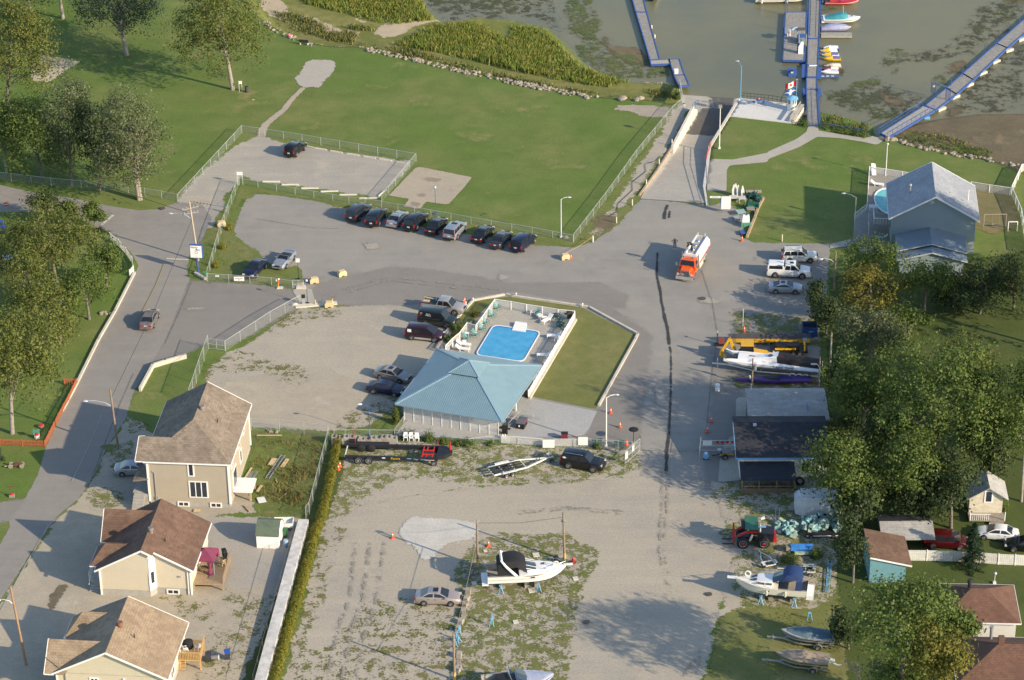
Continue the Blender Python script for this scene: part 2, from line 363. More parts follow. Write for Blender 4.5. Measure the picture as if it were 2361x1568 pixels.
# base sheet, far ground, water
full=np.ones((GNX,GNY),bool)
o=lattice('terrain',full,np.full(XX.shape,9.),GRASS,0.);tag(o,kind='structure')
mb=MB();B=3000
xa,xb,ya=GX0+.1,GX0+GNX*STEP-.1,GY0+.1
for pts in([(-B,-B),(B,-B),(B,ya),(-B,ya)],[(-B,ya),(xa,ya),(xa,95),(-B,95)],[(xb,ya),(B,ya),(B,70),(xb,70)]):
 mb.add([(x,y,-.02)for x,y in pts],[(0,1,2,3)])
tag(mb.bu('ground',mat('far_grass',(.1,.15,.025),sc=.02,rough=.95)),kind='structure')
wm,nt,b=newmat('river_water');co=nd(nt,'ShaderNodeTexCoord').outputs['Object'];L=nt.links.new
f=mapr(nt,noi(nt,co,.035,4,.6),.4,.62);L(mixc(nt,f,(.170,.155,.075),(.128,.128,.075)),b.inputs['Base Color'])
b.inputs['Roughness'].default_value=.3;b.inputs['Specular IOR Level'].default_value=.28
bp=nd(nt,'ShaderNodeBump');bp.inputs['Strength'].default_value=.35;bp.inputs['Distance'].default_value=.06
mp=nd(nt,'ShaderNodeMapping');mp.inputs['Scale'].default_value=(1,2.2,1);L(co,mp.inputs[0]);L(noi(nt,mp.outputs[0],2.2,3),bp.inputs['Height']);L(bp.outputs[0],b.inputs['Normal'])
mb=MB();mb.add([(-B,20,ZW),(B,20,ZW),(B,B,ZW),(-B,B,ZW)],[(0,1,2,3)]);tag(mb.bu('water',wm),kind='structure')
# surfaces, lowest first
park_lot=ps([(414,462),(424,440),(470,393),(552,331),(580,318),(605,312),(625,322),(670,334),(700,338),(945,372),(948,383),(872,456),(860,455),(800,444),(600,418),(560,408),(553,415),(520,452),(512,480),(490,520),(455,540),(400,500)])
patch('gravel_lot',park_lot,GRAV,1,.7)
yard=ps([(545,545),(540,530),(560,470),(580,447),(640,450),(740,466),(810,485),(1000,528),(1240,566),(1330,570),(1372,556),(1418,518),(1465,472),(1482,458),(1640,474),(1672,466),(1725,500),(1705,545),(1740,560),(1915,562),(1912,600),(1905,690),(1890,760),(1890,840),(1890,1150),(1700,1180),(1650,1130),(1560,1200),(1470,1095),(1475,1000),(1350,1040),(1150,1015),(930,990),(910,800),(1060,720),(1095,700),(700,700),(660,640)])
patch('paved_yard',yard,ASPH,1,.25)
patch('gravel_yard',ps([(745,1210),(850,1150),(1100,1120),(1480,1095),(1560,1130),(1650,1110),(1740,1180),(1720,1270),(1690,1330),(1660,1400),(1640,1500),(1600,1640),(640,1640),(700,1400),(750,1200)]),GRAVY,2,.8)
patch('side_gravel_yard',ps([(560,800),(690,712),(770,708),(840,702),(1000,700),(1070,715),(1040,780),(950,880),(925,925),(850,985),(760,992),(580,985),(520,970),(470,910),(480,850),(520,815)]),GRAVY,2,.8)
patch('pale_gravel_tracks',ps([(590,870),(640,845),(760,850),(850,900),(860,940),(790,980),(600,975),(500,930),(520,880)]),DIRT,3,1.0)
street=[q(0,1,-300,105),q(0,1,0,135),q(0,1,300,200),q(0,1,700,262),q(0,1,1000,325),q(0,1,1250,362),q(0,1,1400,352),q(0,1,1590,292),q(0,1,1800,300),q(0,1,1900,430),q(0,1,1800,645),q(0,1,1690,800),q(0,1,1685,930),q(0,1,1700,975),q(0,2,1480,0),q(0,2,1340,245),q(0,2,1200,460),q(0,2,1130,700),q(0,2,960,960),q(0,2,850,1200),q(0,2,700,1430),q(0,3,520,90),q(0,3,300,400),q(0,3,80,740),q(0,3,-300,1300),q(0,3,-900,1300),q(0,3,-300,700),q(0,3,0,350),q(0,3,90,190),q(0,2,0,1450),q(0,2,220,1432),q(0,2,350,1180),q(0,2,410,960),q(0,2,560,640),q(0,2,690,400),q(0,2,880,0),q(0,1,1030,1270),q(0,1,1212,925),q(0,1,1240,860),q(0,1,1190,760),q(0,1,1090,650),q(0,1,960,545),q(0,1,840,500),q(0,1,700,400),q(0,1,300,370),q(0,1,0,380),q(0,1,-300,370)]
drive=ps([(437,645),(475,650),(590,655),(680,668),(720,668),(735,652),(900,615),(1000,622),(1180,652),(1380,650),(1450,680),(1440,712),(1345,700),(1190,674),(1095,684),(1070,700),(1000,702),(850,705),(770,703),(697,706),(585,770),(520,800),(485,788),(430,818),(350,843),(330,862),(318,905),(312,880),(345,800),(380,720)])
patch('driveway',drive,ASPHN,3,.35)
patch('street',street,ROADM,4,.12)
patch('paved_strip',ps([(1345,697),(1400,700),(1500,770),(1502,784),(1489,900),(1471,1040),(1350,1034),(1358,985),(1376,948),(1392,930),(1466,778)]),ASPHN,3,.35)
patch('paved_apron',ps([(1640,800),(1700,800),(1720,1130),(1690,1130),(1625,1130),(1632,1000),(1645,900)]),ASPHN,3,.35)
patch('driveway_side',qs(0,2,[(-200,1440),(0,1455),(225,1432),(200,1500),(80,1620),(-200,1700)]),ASPHN,5,.1)
patch('house_yard',[q(0,2,1215,470),q(0,2,1140,700),q(0,2,975,960),q(0,2,865,1200),q(0,2,715,1430),q(0,3,540,90),q(0,3,320,400),q(0,3,100,740),q(0,3,-280,1300),q(0,3,-280,1900)]+ps([(580,1640),(600,1540),(690,1210),(690,1195),(480,1190),(590,1180),(520,1000),(345,1000),(335,975),(318,930)]),DIRT,2,.35)
patch('dirt_drive',ps([(480,1190),(640,1195),(690,1215),(660,1330),(560,1360),(480,1350),(470,1260)]),gm('grey_sand',(.40,.36,.30),(.36,.33,.28),(.33,.3,.25),.08,.5,4,edge=.6),3,.6)
patch('shaded_drive',ps([(285,1000),(335,990),(345,1080),(345,1160),(200,1180),(235,1080)]),GRAVY,3,.8)
patch('weedy_yard',ps([(570,1000),(690,990),(765,998),(745,1060),(700,1185),(600,1190),(590,1100),(560,1050)]),WEED,4,.9)
patch('weed_strip',[ps([(500,1360),(560,1370),(640,1380),(600,1550),(560,1620),(430,1620),(480,1500),(540,1430)]),ps([(370,1360),(470,1380),(500,1420),(450,1440),(400,1400)])],WEEDT,4,1.2,kind='stuff')
patch('verge_weeds',[ps([(205,1130),(270,1120),(290,1150),(270,1175),(210,1175)]),ps([(290,965),(350,930),(345,990),(300,1000)]),ps([(240,1030),(300,1020),(310,1060),(260,1080)])],WEED,5,.9,kind='stuff')
patch('dug_earth',ps([(115,1370),(135,1350),(160,1345),(145,1370),(125,1400),(112,1410)]),gm('dark_earth',(.16,.13,.09),(.2,.16,.11),(.1,.09,.06),.3,1,5,edge=.5),5,.5)
patch('pool_lawn',ps([(1058,722),(1096,692),(1190,683),(1344,710),(1466,773),(1374,944),(1180,905),(1040,800)]),gm('pool_lawn_grass',(.175,.185,.06),(.225,.21,.085),(.125,.145,.04),.1,.6,6,edge=.05,c4=(.25,.21,.09)),6,.05)
patch('gate_lawn',[qs(0,2,[(1258,455),(1370,245),(1480,212),(1660,165),(1790,140),(1690,480),(1500,520),(1440,800),(1250,730),(1140,690),(1190,500)])],GRASS,6,.3)
patch('sign_lawn',[qs(0,1,[(1690,800),(1800,645),(1880,590),(1960,600),(1855,985),(1830,985),(1665,960),(1688,925)])],GRASS,6,.3)
patch('lot_verge',[qs(0,1,[(2150,130),(2320,150),(2290,240),(2170,260),(2090,400),(2080,600),(2200,680),(2294,720),(2400,830),(2500,900),(2650,860),(2700,900),(2720,1000),(2600,1040),(2300,1015),(2050,1000),(1860,990)]),qs(1,1,[(0,150),(700,270),(1125,305),(1250,350),(1100,400),(900,340),(700,320),(560,270),(300,240),(0,195)])],VERGE,5,.5)
patch('fence_verge',[qs(1,1,[(1125,300),(1700,420),(2294,530),(2294,600),(2150,590),(1900,540),(1500,470),(1130,350)]),qs(2,1,[(0,545),(550,625),(640,520),(860,230),(1110,-80),(1500,-560),(1460,-620),(1540,-640),(1490,-540),(1290,-180),(1330,-60),(1150,230),(1000,440),(940,500),(720,645),(600,650),(480,690),(300,640),(0,580)])],VERGE,5,.5)
patch('gravel_strip',[qs(2,1,[(720,560),(800,420),(900,330),(1000,180),(1110,0),(1290,-240),(1400,-450),(1480,-580),(1590,-570),(1560,-480),(1440,-260),(1400,-200),(1290,-50),(1200,60),(1130,180),(1010,290),(900,420),(830,520),(780,590)])],GRAVY,6,.8)
patch('dug_strip',[qs(2,1,[(740,480),(800,400),(900,400),(930,470),(850,540),(760,560)])],MUD,7,.9)
patch('bare_patch',[qs(2,0,[(920,985),(950,945),(1100,940),(1420,955),(1380,1050),(1180,1050),(1040,1000)])],gm('bare_stone',(.40,.34,.26),(.34,.3,.24),(.3,.26,.2),.2,1,5,edge=.6,cover=.7),2,.6)
patch('trailer_row_gravel',ps([(795,1012),(1330,1032),(1478,1036),(1482,1100),(1100,1125),(850,1160),(755,1212),(775,1080)]),GRAVY,5,.6)
patch('work_yard_dirt',ps([(1640,1115),(1900,1130),(1935,1260),(1920,1420),(1660,1420),(1700,1270)]),GRAVY,5,.8)
patch('trailer_row_weeds',ps([(790,1010),(1000,1022),(1330,1030),(1475,1038),(1470,1075),(1440,1092),(1330,1112),(1090,1118),(930,1100),(840,1150),(770,1210),(745,1210),(770,1080)]),WEED,6,.9)
patch('boat_island_grass',ps([(1055,1300),(1095,1245),(1180,1228),(1300,1232),(1375,1270),(1385,1300),(1345,1350),(1330,1400),(1320,1470),(1305,1640),(1030,1640),(1045,1480),(1062,1380),(1040,1330)]),WEED,6,.9)
patch('yard_weeds',[ps([(850,1390),(960,1380),(1020,1400),(1060,1420),(1040,1640),(660,1640),(700,1500),(780,1480)]),ps([(740,1220),(800,1210),(760,1300),(720,1450),(680,1640),(640,1640),(680,1480)])],WEEDT,6,1.2,kind='stuff')
patch('right_grass',ps([(1650,1430),(1700,1400),(1770,1395),(1880,1400),(1960,1380),(2000,1640),(1610,1640),(1640,1530),(1655,1480)]),GRASSY,6,.9)
patch('right_weeds',[ps([(1700,1180),(1650,1160),(1640,1130),(1700,1100),(1900,1140),(1930,1250),(1920,1400),(1800,1400),(1700,1410),(1690,1300),(1720,1260),(1660,1230)])],WEED,5,.9)
patch('fence_row_grass',[ps([(1680,720),(1800,730),(1890,740),(1895,800),(1700,790),(1690,760)]),ps([(1660,870),(1900,880),(1905,905),(1700,895)])],WEED,6,.9)
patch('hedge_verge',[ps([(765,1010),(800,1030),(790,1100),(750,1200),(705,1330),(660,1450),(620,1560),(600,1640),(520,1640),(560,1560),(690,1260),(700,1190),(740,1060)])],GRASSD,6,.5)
patch('side_yard_weeds',[ps([(520,815),(545,808),(620,830),(700,850),(730,870),(690,890),(600,855),(500,860),(450,895),(470,840)]),ps([(690,712),(760,712),(800,720),(740,735),(640,760),(560,800),(600,760)]),ps([(800,950),(920,900),(930,960),(900,990),(770,990),(770,975)])],WEEDT,5,1.2,kind='stuff')
patch('back_lawn',ps([(1915,640),(2100,620),(2500,560),(2700,900),(2600,1640),(1960,1640),(1930,1300),(1900,1000)]),GRASSD,3,.6)  # shade over the back garden is put into this darker lawn colour
patch('dry_back_lawn',[ps([(2260,420),(2330,440),(2350,520),(2290,540),(2230,520),(2240,440)])],gm('dry_dirt_lawn',(.25,.2,.11),(.2,.17,.08),(.15,.14,.05),.15,.7,4,edge=1.),4,1.)
patch('play_court_gravel',qs(1,0,[(440,560),(505,538),(620,538),(705,552),(712,600),(680,670),(590,740),(585,785),(500,782),(430,792),(390,760),(345,710),(400,640)]),gm('grey_court_gravel',(.40,.365,.31),(.37,.34,.29),(.43,.39,.33),.2,.8,5,edge=.35),3,.35)
pa=qs(1,0,[(425,790),(330,880),(250,985),(170,1050),(95,1110),(55,1170),(50,1225)])
def strip(pts,wd,wd2=None):
 l,r=[],[];n=len(pts)
 for i,p in enumerate(pts):
  d=(pts[min(i+1,n-1)]-pts[max(i-1,0)]);d=Vc((d.x,d.y)).normalized();k=Vc((-d.y,d.x));ww=(wd+(wd2 or wd)*0 if wd2 is None else wd+(wd2-wd)*i/(n-1))/2
  l.append(Vc((p.x+k.x*ww,p.y+k.y*ww,p.z)));r.append(Vc((p.x-k.x*ww,p.y-k.y*ww,p.z)))
 return l+r[::-1]
ribbon('footpath',[(pa,.75,1.3)],gm('trodden_path',(.44,.37,.28),(.40,.35,.27),(.36,.31,.24),.2,1,5,edge=.15,soft=.1))
patch('sand_court',qs(0,0,[(370,498),(560,520),(722,556),(600,630),(430,748),(280,720),(280,600)]),gm('court_sand',(.50,.42,.30),(.46,.39,.29),(.43,.37,.27),.2,.8,5,edge=.25),3,.25)
patch('concrete_pad',[qs(1,1,[(1440,-30),(1500,-20),(1938,68),(1860,160),(1720,315),(1525,285),(1470,352),(1320,330),(1372,262),(1190,230)])],PADM,3,.12)
patch('pad_puddles',[qs(1,1,[(1490,75),(1560,68),(1660,85),(1630,112),(1540,105)]),qs(1,1,[(1445,222),(1490,208),(1530,225),(1500,248),(1455,242)]),qs(1,1,[(1370,300),(1420,288),(1480,305),(1440,330),(1390,325)])],gm('damp_concrete',(.28,.23,.175),(.31,.26,.2),(.25,.2,.15),.3,1,6,edge=.3,soft=.25),4,.3)
side=[q(2,1,1745,185),q(2,1,1922,195),q(2,1,1925,0),q(2,0,1950,1485),q(2,0,2290,1455),q(3,0,0,1428),q(3,0,280,1320),q(3,0,440,1228),q(3,0,640,1240),q(3,0,860,1275),q(3,0,978,1302),q(3,0,1075,1225),q(3,0,1010,1175),q(3,0,900,1238),q(3,0,700,1215),q(3,0,450,1172),q(3,0,452,1128),q(3,0,360,1136),q(3,0,340,1185),q(3,0,250,1250),q(3,0,0,1360),q(2,0,2294,1370),q(2,0,1980,1432),q(2,0,1745,1425),q(2,1,1740,0)]
patch('sidewalk',side,CONC,3,.03)
patch('boat_ramp',[RAMP.tolist()],CONC,4,.05)
patch('ramp_upper_slab',[qs(2,1,[(1150,258),(1280,0),(1430,-240),(1490,-280),(1560,-400),(1790,-370),(1720,150),(1745,298)])],gm('ramp_concrete',(.42,.385,.32),(.38,.35,.295),(.34,.315,.27),.15,.7,6,edge=.05,streak=1.2),5,.05)
wet=[]
for a,b,c in(((1775,790,-2.05),(1785,950,-1.6),.7),((1815,800,-2.05),(1820,960,-1.6),.9),((1880,800,-2.05),(1890,1000,-1.5),1.7),((1955,805,-2.05),(1940,1000,-1.5),1.5)):
 wet.append(strip([q(2,0,*a),q(2,0,(a[0]+b[0])/2+4,(a[1]+b[1])/2,-1.8),q(2,0,*b)],c,c*.6))
patch('ramp_tracks_and_shadow',wet+[[q(2,0,1700,960,-1.6),q(2,0,2000,960,-1.6),q(2,0,1830,1200,-.9),q(2,0,1560,1185,-.9)]],DAMPSH,6,.4)  # damp wheel tracks, plus the right wall's cast shadow painted as a dark polygon
patch('launch_apron',[qs(2,0,[(1490,935),(1620,935),(1590,1000),(1480,990)])],CONC,7,.05)
patch('white_patio',[[q(2,0,1955,1042),q(2,0,2040,887),q(3,0,0,908),q(3,0,165,932),q(3,0,312,962),q(3,0,215,1104),q(3,0,0,1078)]],CONCW,4,.03)
patch('pool_terrace',[[q(1,1,1760,1568),q(1,1,1890,1385),q(1,1,2140,1168),q(2,1,0,1190),q(2,1,560,1270),q(2,1,300,1720),q(2,2,145,522),q(2,2,-300,450),q(1,2,1640,60)]],CONC,7,.03)
patch('pavilion_walk',[[q(2,2,-100,480),q(2,2,145,520),q(2,2,762,642),q(2,2,690,800),q(2,2,640,860),q(2,2,0,880),q(1,2,2180,900),q(1,2,1240,860),q(1,2,1330,740),q(1,2,1600,600)]],gm('walk_concrete',(.42,.41,.38),(.39,.38,.355),(.36,.35,.33),.15,.7,6,edge=.03),7,.03)
patch('gate_slab',[qs(1,1,[(335,1065),(500,1068),(530,1180),(550,1200),(420,1225),(330,1090)])],CONC,7,.03)
patch('club_pad',[qs(2,2,[(1860,1062),(2060,1055),(2060,1260),(1845,1275)])],CONC,7,.03)
patch('club_pad_side',[qs(2,2,[(2005,515),(2100,515),(2100,690),(2005,690)]),qs(2,2,[(1890,960),(1960,862),(2010,862),(2010,1000),(1900,1010)])],CONC,7,.03)
patch('stone_dust_pile',[qs(1,3,[(1280,260),(1330,150),(1420,110),(1600,125),(1790,130),(1960,150),(2010,220),(1960,310),(1800,320),(1650,380),(1570,480),(1510,500),(1440,420)])],WHITEG,7,.6)
patch('poolhouse_terrace',[[q(3,1,770,440),q(3,1,850,360),q(3,1,885,330),q(3,0,905,1500),q(3,0,1285,1550),q(3,1,1300,300),q(3,1,1180,560),q(3,1,1120,760),q(3,1,800,740),q(3,1,770,640)]],gm('grey_deck_slab',(.33,.30,.26),(.30,.28,.24),(.27,.25,.22),.2,.8,6,edge=.03),5,.03)
patch('poolhouse_walk',[qs(3,1,[(548,668),(770,615),(800,640),(760,680),(560,705)])],CONC,6,.03)
tr=qs(2,1,[(1303,740),(1300,800),(1298,940),(1310,1000),(1330,1080),(1345,1200),(1370,1320),(1395,1420),(1412,1568)])+qs(2,2,[(1425,110),(1428,230),(1425,400),(1418,620),(1412,760),(1405,880),(1388,1000),(1382,1180)])
ribbon('wet_trail',[(tr[:9],.2,.34),(tr[8:15],.12,.24),(tr[14:],.26,.42),(qs(2,1,[(1395,315),(1372,380),(1366,442)]),.3,.4),(qs(2,1,[(1416,370),(1407,432)]),.2,.2)],WETM)
tr2=qs(2,2,[(1355,1180),(1350,1300),(1345,1568)])+qs(2,3,[(1335,100),(1325,300),(1325,450),(1360,620),(1420,780),(1450,860)]);tr3=[p+Vc((.55,0,0))for p in tr2[:-2]]
ribbon('tyre_tracks',[(tr2,.3,.2),(tr3,.22,.15),(qs(2,3,[(1640,1380),(1600,1450),(1530,1540),(1450,1700)]),.35,.3),(qs(2,3,[(1680,1300),(1685,1400),(1650,1540)]),.16,.12)]+[(qs(2,3,[(60,60+i*22),(500,20+i*20),(1000,60+i*26)]),.25,.25)for i in rg_(2)]+[(qs(1,3,[(1150-i*130,340),(1080-i*120,850),(980-i*120,1100),(900-i*130,1568)]),.4,.4)for i in rg_(3)]+[(qs(1,1,[(600,1130+i*40),(1200,960+i*30),(2200,1080+i*30)]),.3,.3)for i in rg_(2)],gm('tyre_marks',(.30,.275,.23),(.31,.28,.235),(.28,.255,.215),.3,1,6,edge=.12,soft=.3,cover=.49))
ribbon('road_markings',[(qs(0,1,[(1490,798),(1690,809)]),.35,.35),(qs(0,1,[(908,495),(1015,407)]),.45,.45)],PAINTW)
patch('asphalt_patches',[qs(1,1,[(2160,950),(2210,935),(2270,950),(2260,985),(2190,985)]),qs(0,1,[(1650,1235),(1830,1230),(1825,1250),(1670,1260)]),qs(2,1,[(1670,1150),(1760,1140),(1850,1165),(1880,1190),(1760,1205),(1690,1185)]),qs(1,1,[(960,660),(1100,650),(1120,700),(1000,720)]),qs(2,2,[(1270,400),(1400,500),(1380,640),(1290,560)])],gm('asphalt_repair',(.34,.31,.265),(.31,.285,.245),(.37,.335,.28),.3,1,6,edge=.35,soft=.3),9,.3)
ribbon('asphalt_seams',[(qs(2,2,[(1830,60),(1790,350),(1760,600),(1735,860)]),.08,.06),(qs(2,2,[(1110,990),(1400,1000),(1680,998)]),.06,.06),(qs(2,1,[(1150,262),(1480,285),(1740,300)]),.07,.07),(qs(1,1,[(0,440),(500,520),(760,530)]),.05,.05),(qs(2,1,[(1700,900),(1800,1200),(1850,1500)]),.06,.06),(qs(0,1,[(1480,1560),(1620,1250),(1720,1000)]),.07,.07),(qs(0,2,[(1200,300),(1050,640),(820,1250)]),.06,.06)],gm('seam_tar',(.20,.188,.168),(.21,.195,.17),(.19,.18,.16),.3,1,6,edge=.05,soft=.05))
mb=MB()
def line(pts,wd,mb,z=.075):
 for a,b in zip(pts[:-1],pts[1:]):
  d=Vc((b.x-a.x,b.y-a.y)).normalized();k=Vc((-d.y,d.x))*wd/2
  mb.add([(a.x+k.x,a.y+k.y,z),(a.x-k.x,a.y-k.y,z),(b.x-k.x,b.y-k.y,z),(b.x+k.x,b.y+k.y,z)],[(0,1,2,3)])
line(qs(0,1,[(1480,825),(1400,1030),(1330,1170),(1268,1290)]),.13,mb);line(qs(0,1,[(160,222),(320,250),(760,345),(960,400)]),.12,mb)
tag(mb.bu('lane_line',mat('worn_yellow_paint',(.36,.27,.11),c2=(.3,.26,.17),sc=3,rough=.9)),kind='structure')
mb=MB();line(qs(0,2,[(910,680),(800,940),(640,1280)]),.09,mb);line(qs(0,3,[(560,90),(440,180),(200,590),(0,960)]),.09,mb)
tag(mb.bu('edge_line',mat('worn_white_paint',(.42,.40,.36),c2=(.3,.28,.25),sc=3,rough=.9)),kind='structure')
patch('marsh_ground',[MARSH.tolist()],gm('marsh_growth',(.17,.19,.05),(.27,.24,.08),(.12,.14,.035),.12,.5,3,edge=.8,c4=(.27,.22,.1)),1,.8,holes=[LAND])
patch('shore_bank',[ps([(620,30),(700,88),(760,105),(824,104),(899,120),(961,132),(1053,155),(1105,165),(1180,182),(1340,212),(1481,224),(1560,228),(1556,205),(1450,200),(1300,185),(1100,140),(900,95),(700,40)],-1.0)],gm('bank_growth',(.16,.175,.05),(.25,.22,.085),(.115,.135,.035),.12,.6,3,edge=.8,c4=(.26,.21,.11)),1,.8)
patch('beach',[qs(1,0,[(20,-60),(150,-60),(280,60),(330,150),(300,190),(120,150),(60,80)],ZM),qs(1,0,[(380,120),(480,150),(600,200),(740,260),(920,290),(900,340),(780,345),(690,290),(520,260),(430,180)],ZM),qs(1,0,[(1100,240),(1220,185),(1430,190),(1640,185),(1560,205),(1380,260),(1280,330),(1140,340),(1060,300)],ZM),qs(1,0,[(900,165),(1000,205),(960,215),(890,185)],ZM)],SAND,3,.8)
patch('gravel_pad',[qs(1,0,[(650,370),(740,350),(830,400),(770,425),(690,410)]),qs(1,0,[(465,380),(500,370),(525,395),(490,418),(462,405)])],DIRT,3,.6)
patch('mudflat',[ps([(2010,330),(2060,300),(2130,270),(2200,250),(2290,225),(2420,220),(2420,440),(2200,370)],ZM)],MUD,1,1.5)
patch('mud_spit',[qs(3,0,[(970,800),(1030,820),(1110,880),(1250,940),(1200,960),(1080,920),(1000,870)],ZW),qs(3,0,[(1640,660),(1680,590),(1745,555),(1745,590),(1700,650)],ZW),qs(3,0,[(1640,980),(1720,960),(1700,1020),(1640,1030)],ZW),qs(2,0,[(820,330),(900,420),(1120,430),(1190,520),(1180,600),(1000,520),(850,440)],ZW)],MUD,2,1.5,z=ZW)
patch('water_weeds',[qs(2,0,[(480,-80),(700,-80),(720,120),(770,240),(840,400),(740,420),(560,340),(520,200)],ZW),qs(2,0,[(540,420),(760,380),(860,460),(1100,500),(1180,620),(1190,700),(900,690),(720,600),(600,500)],ZW),qs(2,0,[(1190,610),(1380,590),(1400,660),(1240,700)],ZW),qs(1,0,[(1450,-80),(2300,-80),(2300,90),(2000,60),(1700,60),(1560,40)],ZW),qs(3,0,[(500,830),(700,810),(960,830),(980,940),(1200,980),(1220,1040),(1000,1060),(860,1000),(640,950)],ZW)]+[qs(3,0,[(x-a,y),(x,y-b),(x+a,y),(x,y+b)],ZW)for x,y,a,b in((1080,562,60,40),(965,740,80,40),(825,790,60,35),(1160,630,40,30),(1540,730,70,40),(1900,260,90,60),(2110,120,110,60),(1800,430,70,40),(1180,480,50,25),(520,40,60,110))],WATW,3,1.6,kind='stuff',z=ZW)
patch('sunken_weeds',[qs(3,0,[(560,860),(760,790),(1000,760),(1250,820),(1400,920),(1300,1020),(1000,1020),(700,1000)],ZW),qs(3,0,[(1100,560),(1400,560),(1750,500),(1900,420),(2294,150),(2294,-50),(1900,60),(1650,420),(1350,480)],ZW),qs(3,0,[(1620,800),(1900,650),(2294,380),(2294,900),(2000,1000),(1700,1000)],ZW),qs(3,0,[(500,560),(700,600),(720,660),(600,720),(500,700)],ZW),qs(2,0,[(-100,-60),(330,-60),(450,250),(430,320),(200,150),(-100,130)],ZW),qs(1,0,[(1500,-40),(2300,-40),(2300,130),(2000,200),(1700,180)],ZW)],WATD,2,2.,kind='stuff',z=ZW)
# buildings
WHT=mat('white_trim',(.80,.78,.74),var=.06,rough=.5);GLS=mat('window_glass',(.035,.045,.06),rough=.08,var=.3)
FND=mat('foundation_concrete',(.38,.36,.32),var=.15,rough=.9,sc=2);DRK=mat('dark_metal',(.03,.03,.033),rough=.5)
GALV=mat('galvanised_steel',(.46,.47,.47),rough=.4,metal=.6,var=.15);WOODN=mat('new_lumber',(.50,.34,.17),sc=4,rough=.8);WOODG=mat('grey_lumber',(.30,.26,.21),sc=4,rough=.9)
SID1=sps('tan_siding',(.42,.36,.275),(.34,.29,.22),2,.16,.12,var=.06);SID2=sps('cream_siding',(.60,.53,.40),(.50,.44,.33),2,.16,.12,var=.05)
SH1=shingle('brown_grey_shingles',(.255,.20,.145),(.17,.13,.095),(.33,.27,.20));SH2=shingle('dark_brown_shingles',(.165,.095,.062),(.12,.068,.045),(.21,.13,.085));SH3=shingle('tan_shingles',(.33,.245,.155),(.25,.18,.115),(.40,.30,.20))
SH4=shingle('red_brown_shingles',(.15,.075,.048),(.115,.058,.038),(.19,.10,.066));SH5=shingle('slate_shingles',(.33,.345,.37),(.26,.275,.30),(.38,.39,.41));SH6=shingle('black_shingles',(.030,.032,.040),(.02,.022,.028),(.045,.047,.055));SH7=shingle('grey_shingles',(.36,.345,.31),(.28,.27,.25),(.42,.40,.36),w=.9,h=.2)
BLUER=sps('blue_ribbed_metal',(.25,.375,.415),(.145,.225,.255),0,.26,.28,rough=.38,metal=.15,var=.1,uv=True,bump=.9)
def win(p,x,z,ww,h,name='window',face='near',off=0.,panes=1):
 fr=MB();gl=MB();b=.11
 def bx(mb,a0,a1,z0,z1,d0,d1):
  if face=='near':mb.box(((a0+a1)/2,off-(d0+d1)/2,(z0+z1)/2),(a1-a0,abs(d1-d0),z1-z0))
  else:
   sg=1 if face=='right' else-1
   mb.box((off+sg*(d0+d1)/2,(a0+a1)/2,(z0+z1)/2),(abs(d1-d0),a1-a0,z1-z0))
 x0,x1=x-ww/2,x+ww/2
 bx(fr,x0-b,x1+b,z-b,z,.0,.07);bx(fr,x0-b,x1+b,z+h,z+h+b,.0,.07)
 for k in rg_(panes+1):
  c=x0+(x1-x0)*k/panes;bx(fr,c-(b if k==0 else .05),c+(b if k==panes else .05),z,z+h,.003,.066)
 bx(gl,x0,x1,z,z+h,.0,.03)
 f=fr.bu(name,WHT,p);gl.bu('pane',GLS,f);return f
def gable(p,u0,u1,v0,v1,ze,ur,zr,m,name='roof',t=.14,trim=WHT,va=None):
 mb=MB();mb.slab([(u0,v0,ze),(ur,v0,zr),(ur,v1,zr),(u0,v1,ze)],t)
 va=v0 if va is None else va
 mb.slab([(ur,va,zr),(u1,va,ze),(u1,v1,ze),(ur,v1,zr)],t);o=mb.bu(name,m,p,uvp=True)
 if trim:
  tb=MB()
  for v in(v0,v1):
   tb.bar((u0,v,ze-.07),(ur,v,zr-.07),.06,.2);tb.bar((ur,va if v==v0 else v,zr-.07),(u1,va if v==v0 else v,ze-.07),.06,.2)
  for u in(u0,u1):tb.bar((u,v0,ze-.08),(u,v1,ze-.08),.1,.13)
  tb.bu('trim',trim,p)
 return o
def walls(p,pts,z0,z1,m,tops=None,name='wall'):
 mb=MB();mb.prism(pts,z0,z1);return mb.bu(name,m,p)
def gablewall(p,u0,u1,v0,v1,z0,ze,ur,zr,m):
 mb=MB();vs=[(u,v,z)for v in(v0,v1)for u,z in((u0,z0),(u1,z0),(u1,ze),(ur,zr),(u0,ze))]
 mb.add(vs,[(0,1,2,3,4),(9,8,7,6,5),(0,5,6,1),(1,6,7,2),(4,9,5,0),(2,7,8,3),(3,8,9,4)]);return mb.bu('wall',m,p)
def xgb(p,uo,ui,vc,hw,ze,zr,m,hip=0.,ue=-.4,trim=WHT):
 mb=MB();a=(uo+hip,vc,zr);b=(ui,vc,zr)
 mb.slab([(uo,vc-hw,ze),(ue+1.2,vc-hw,ze),b,a],.1);mb.slab([(uo,vc+hw,ze),a,b,(ue+1.2,vc+hw,ze)],.1)
 if hip:mb.slab([(uo,vc-hw,ze),a,(uo,vc+hw,ze)],.1)
 o=mb.bu('roof_wing',m,p,uvp=True)
 tb=MB()
 if not hip:tb.bar((uo,vc-hw,ze-.06),(uo,vc,zr-.06),.06,.18);tb.bar((uo,vc+hw,ze-.06),(uo,vc,zr-.06),.06,.18)
 else:tb.bar((uo,vc-hw,ze-.07),(uo,vc+hw,ze-.07),.1,.13)
 tb.bar((uo,vc-hw,ze-.07),(ue+.2,vc-hw,ze-.07),.1,.13);tb.bu('trim',trim,o)
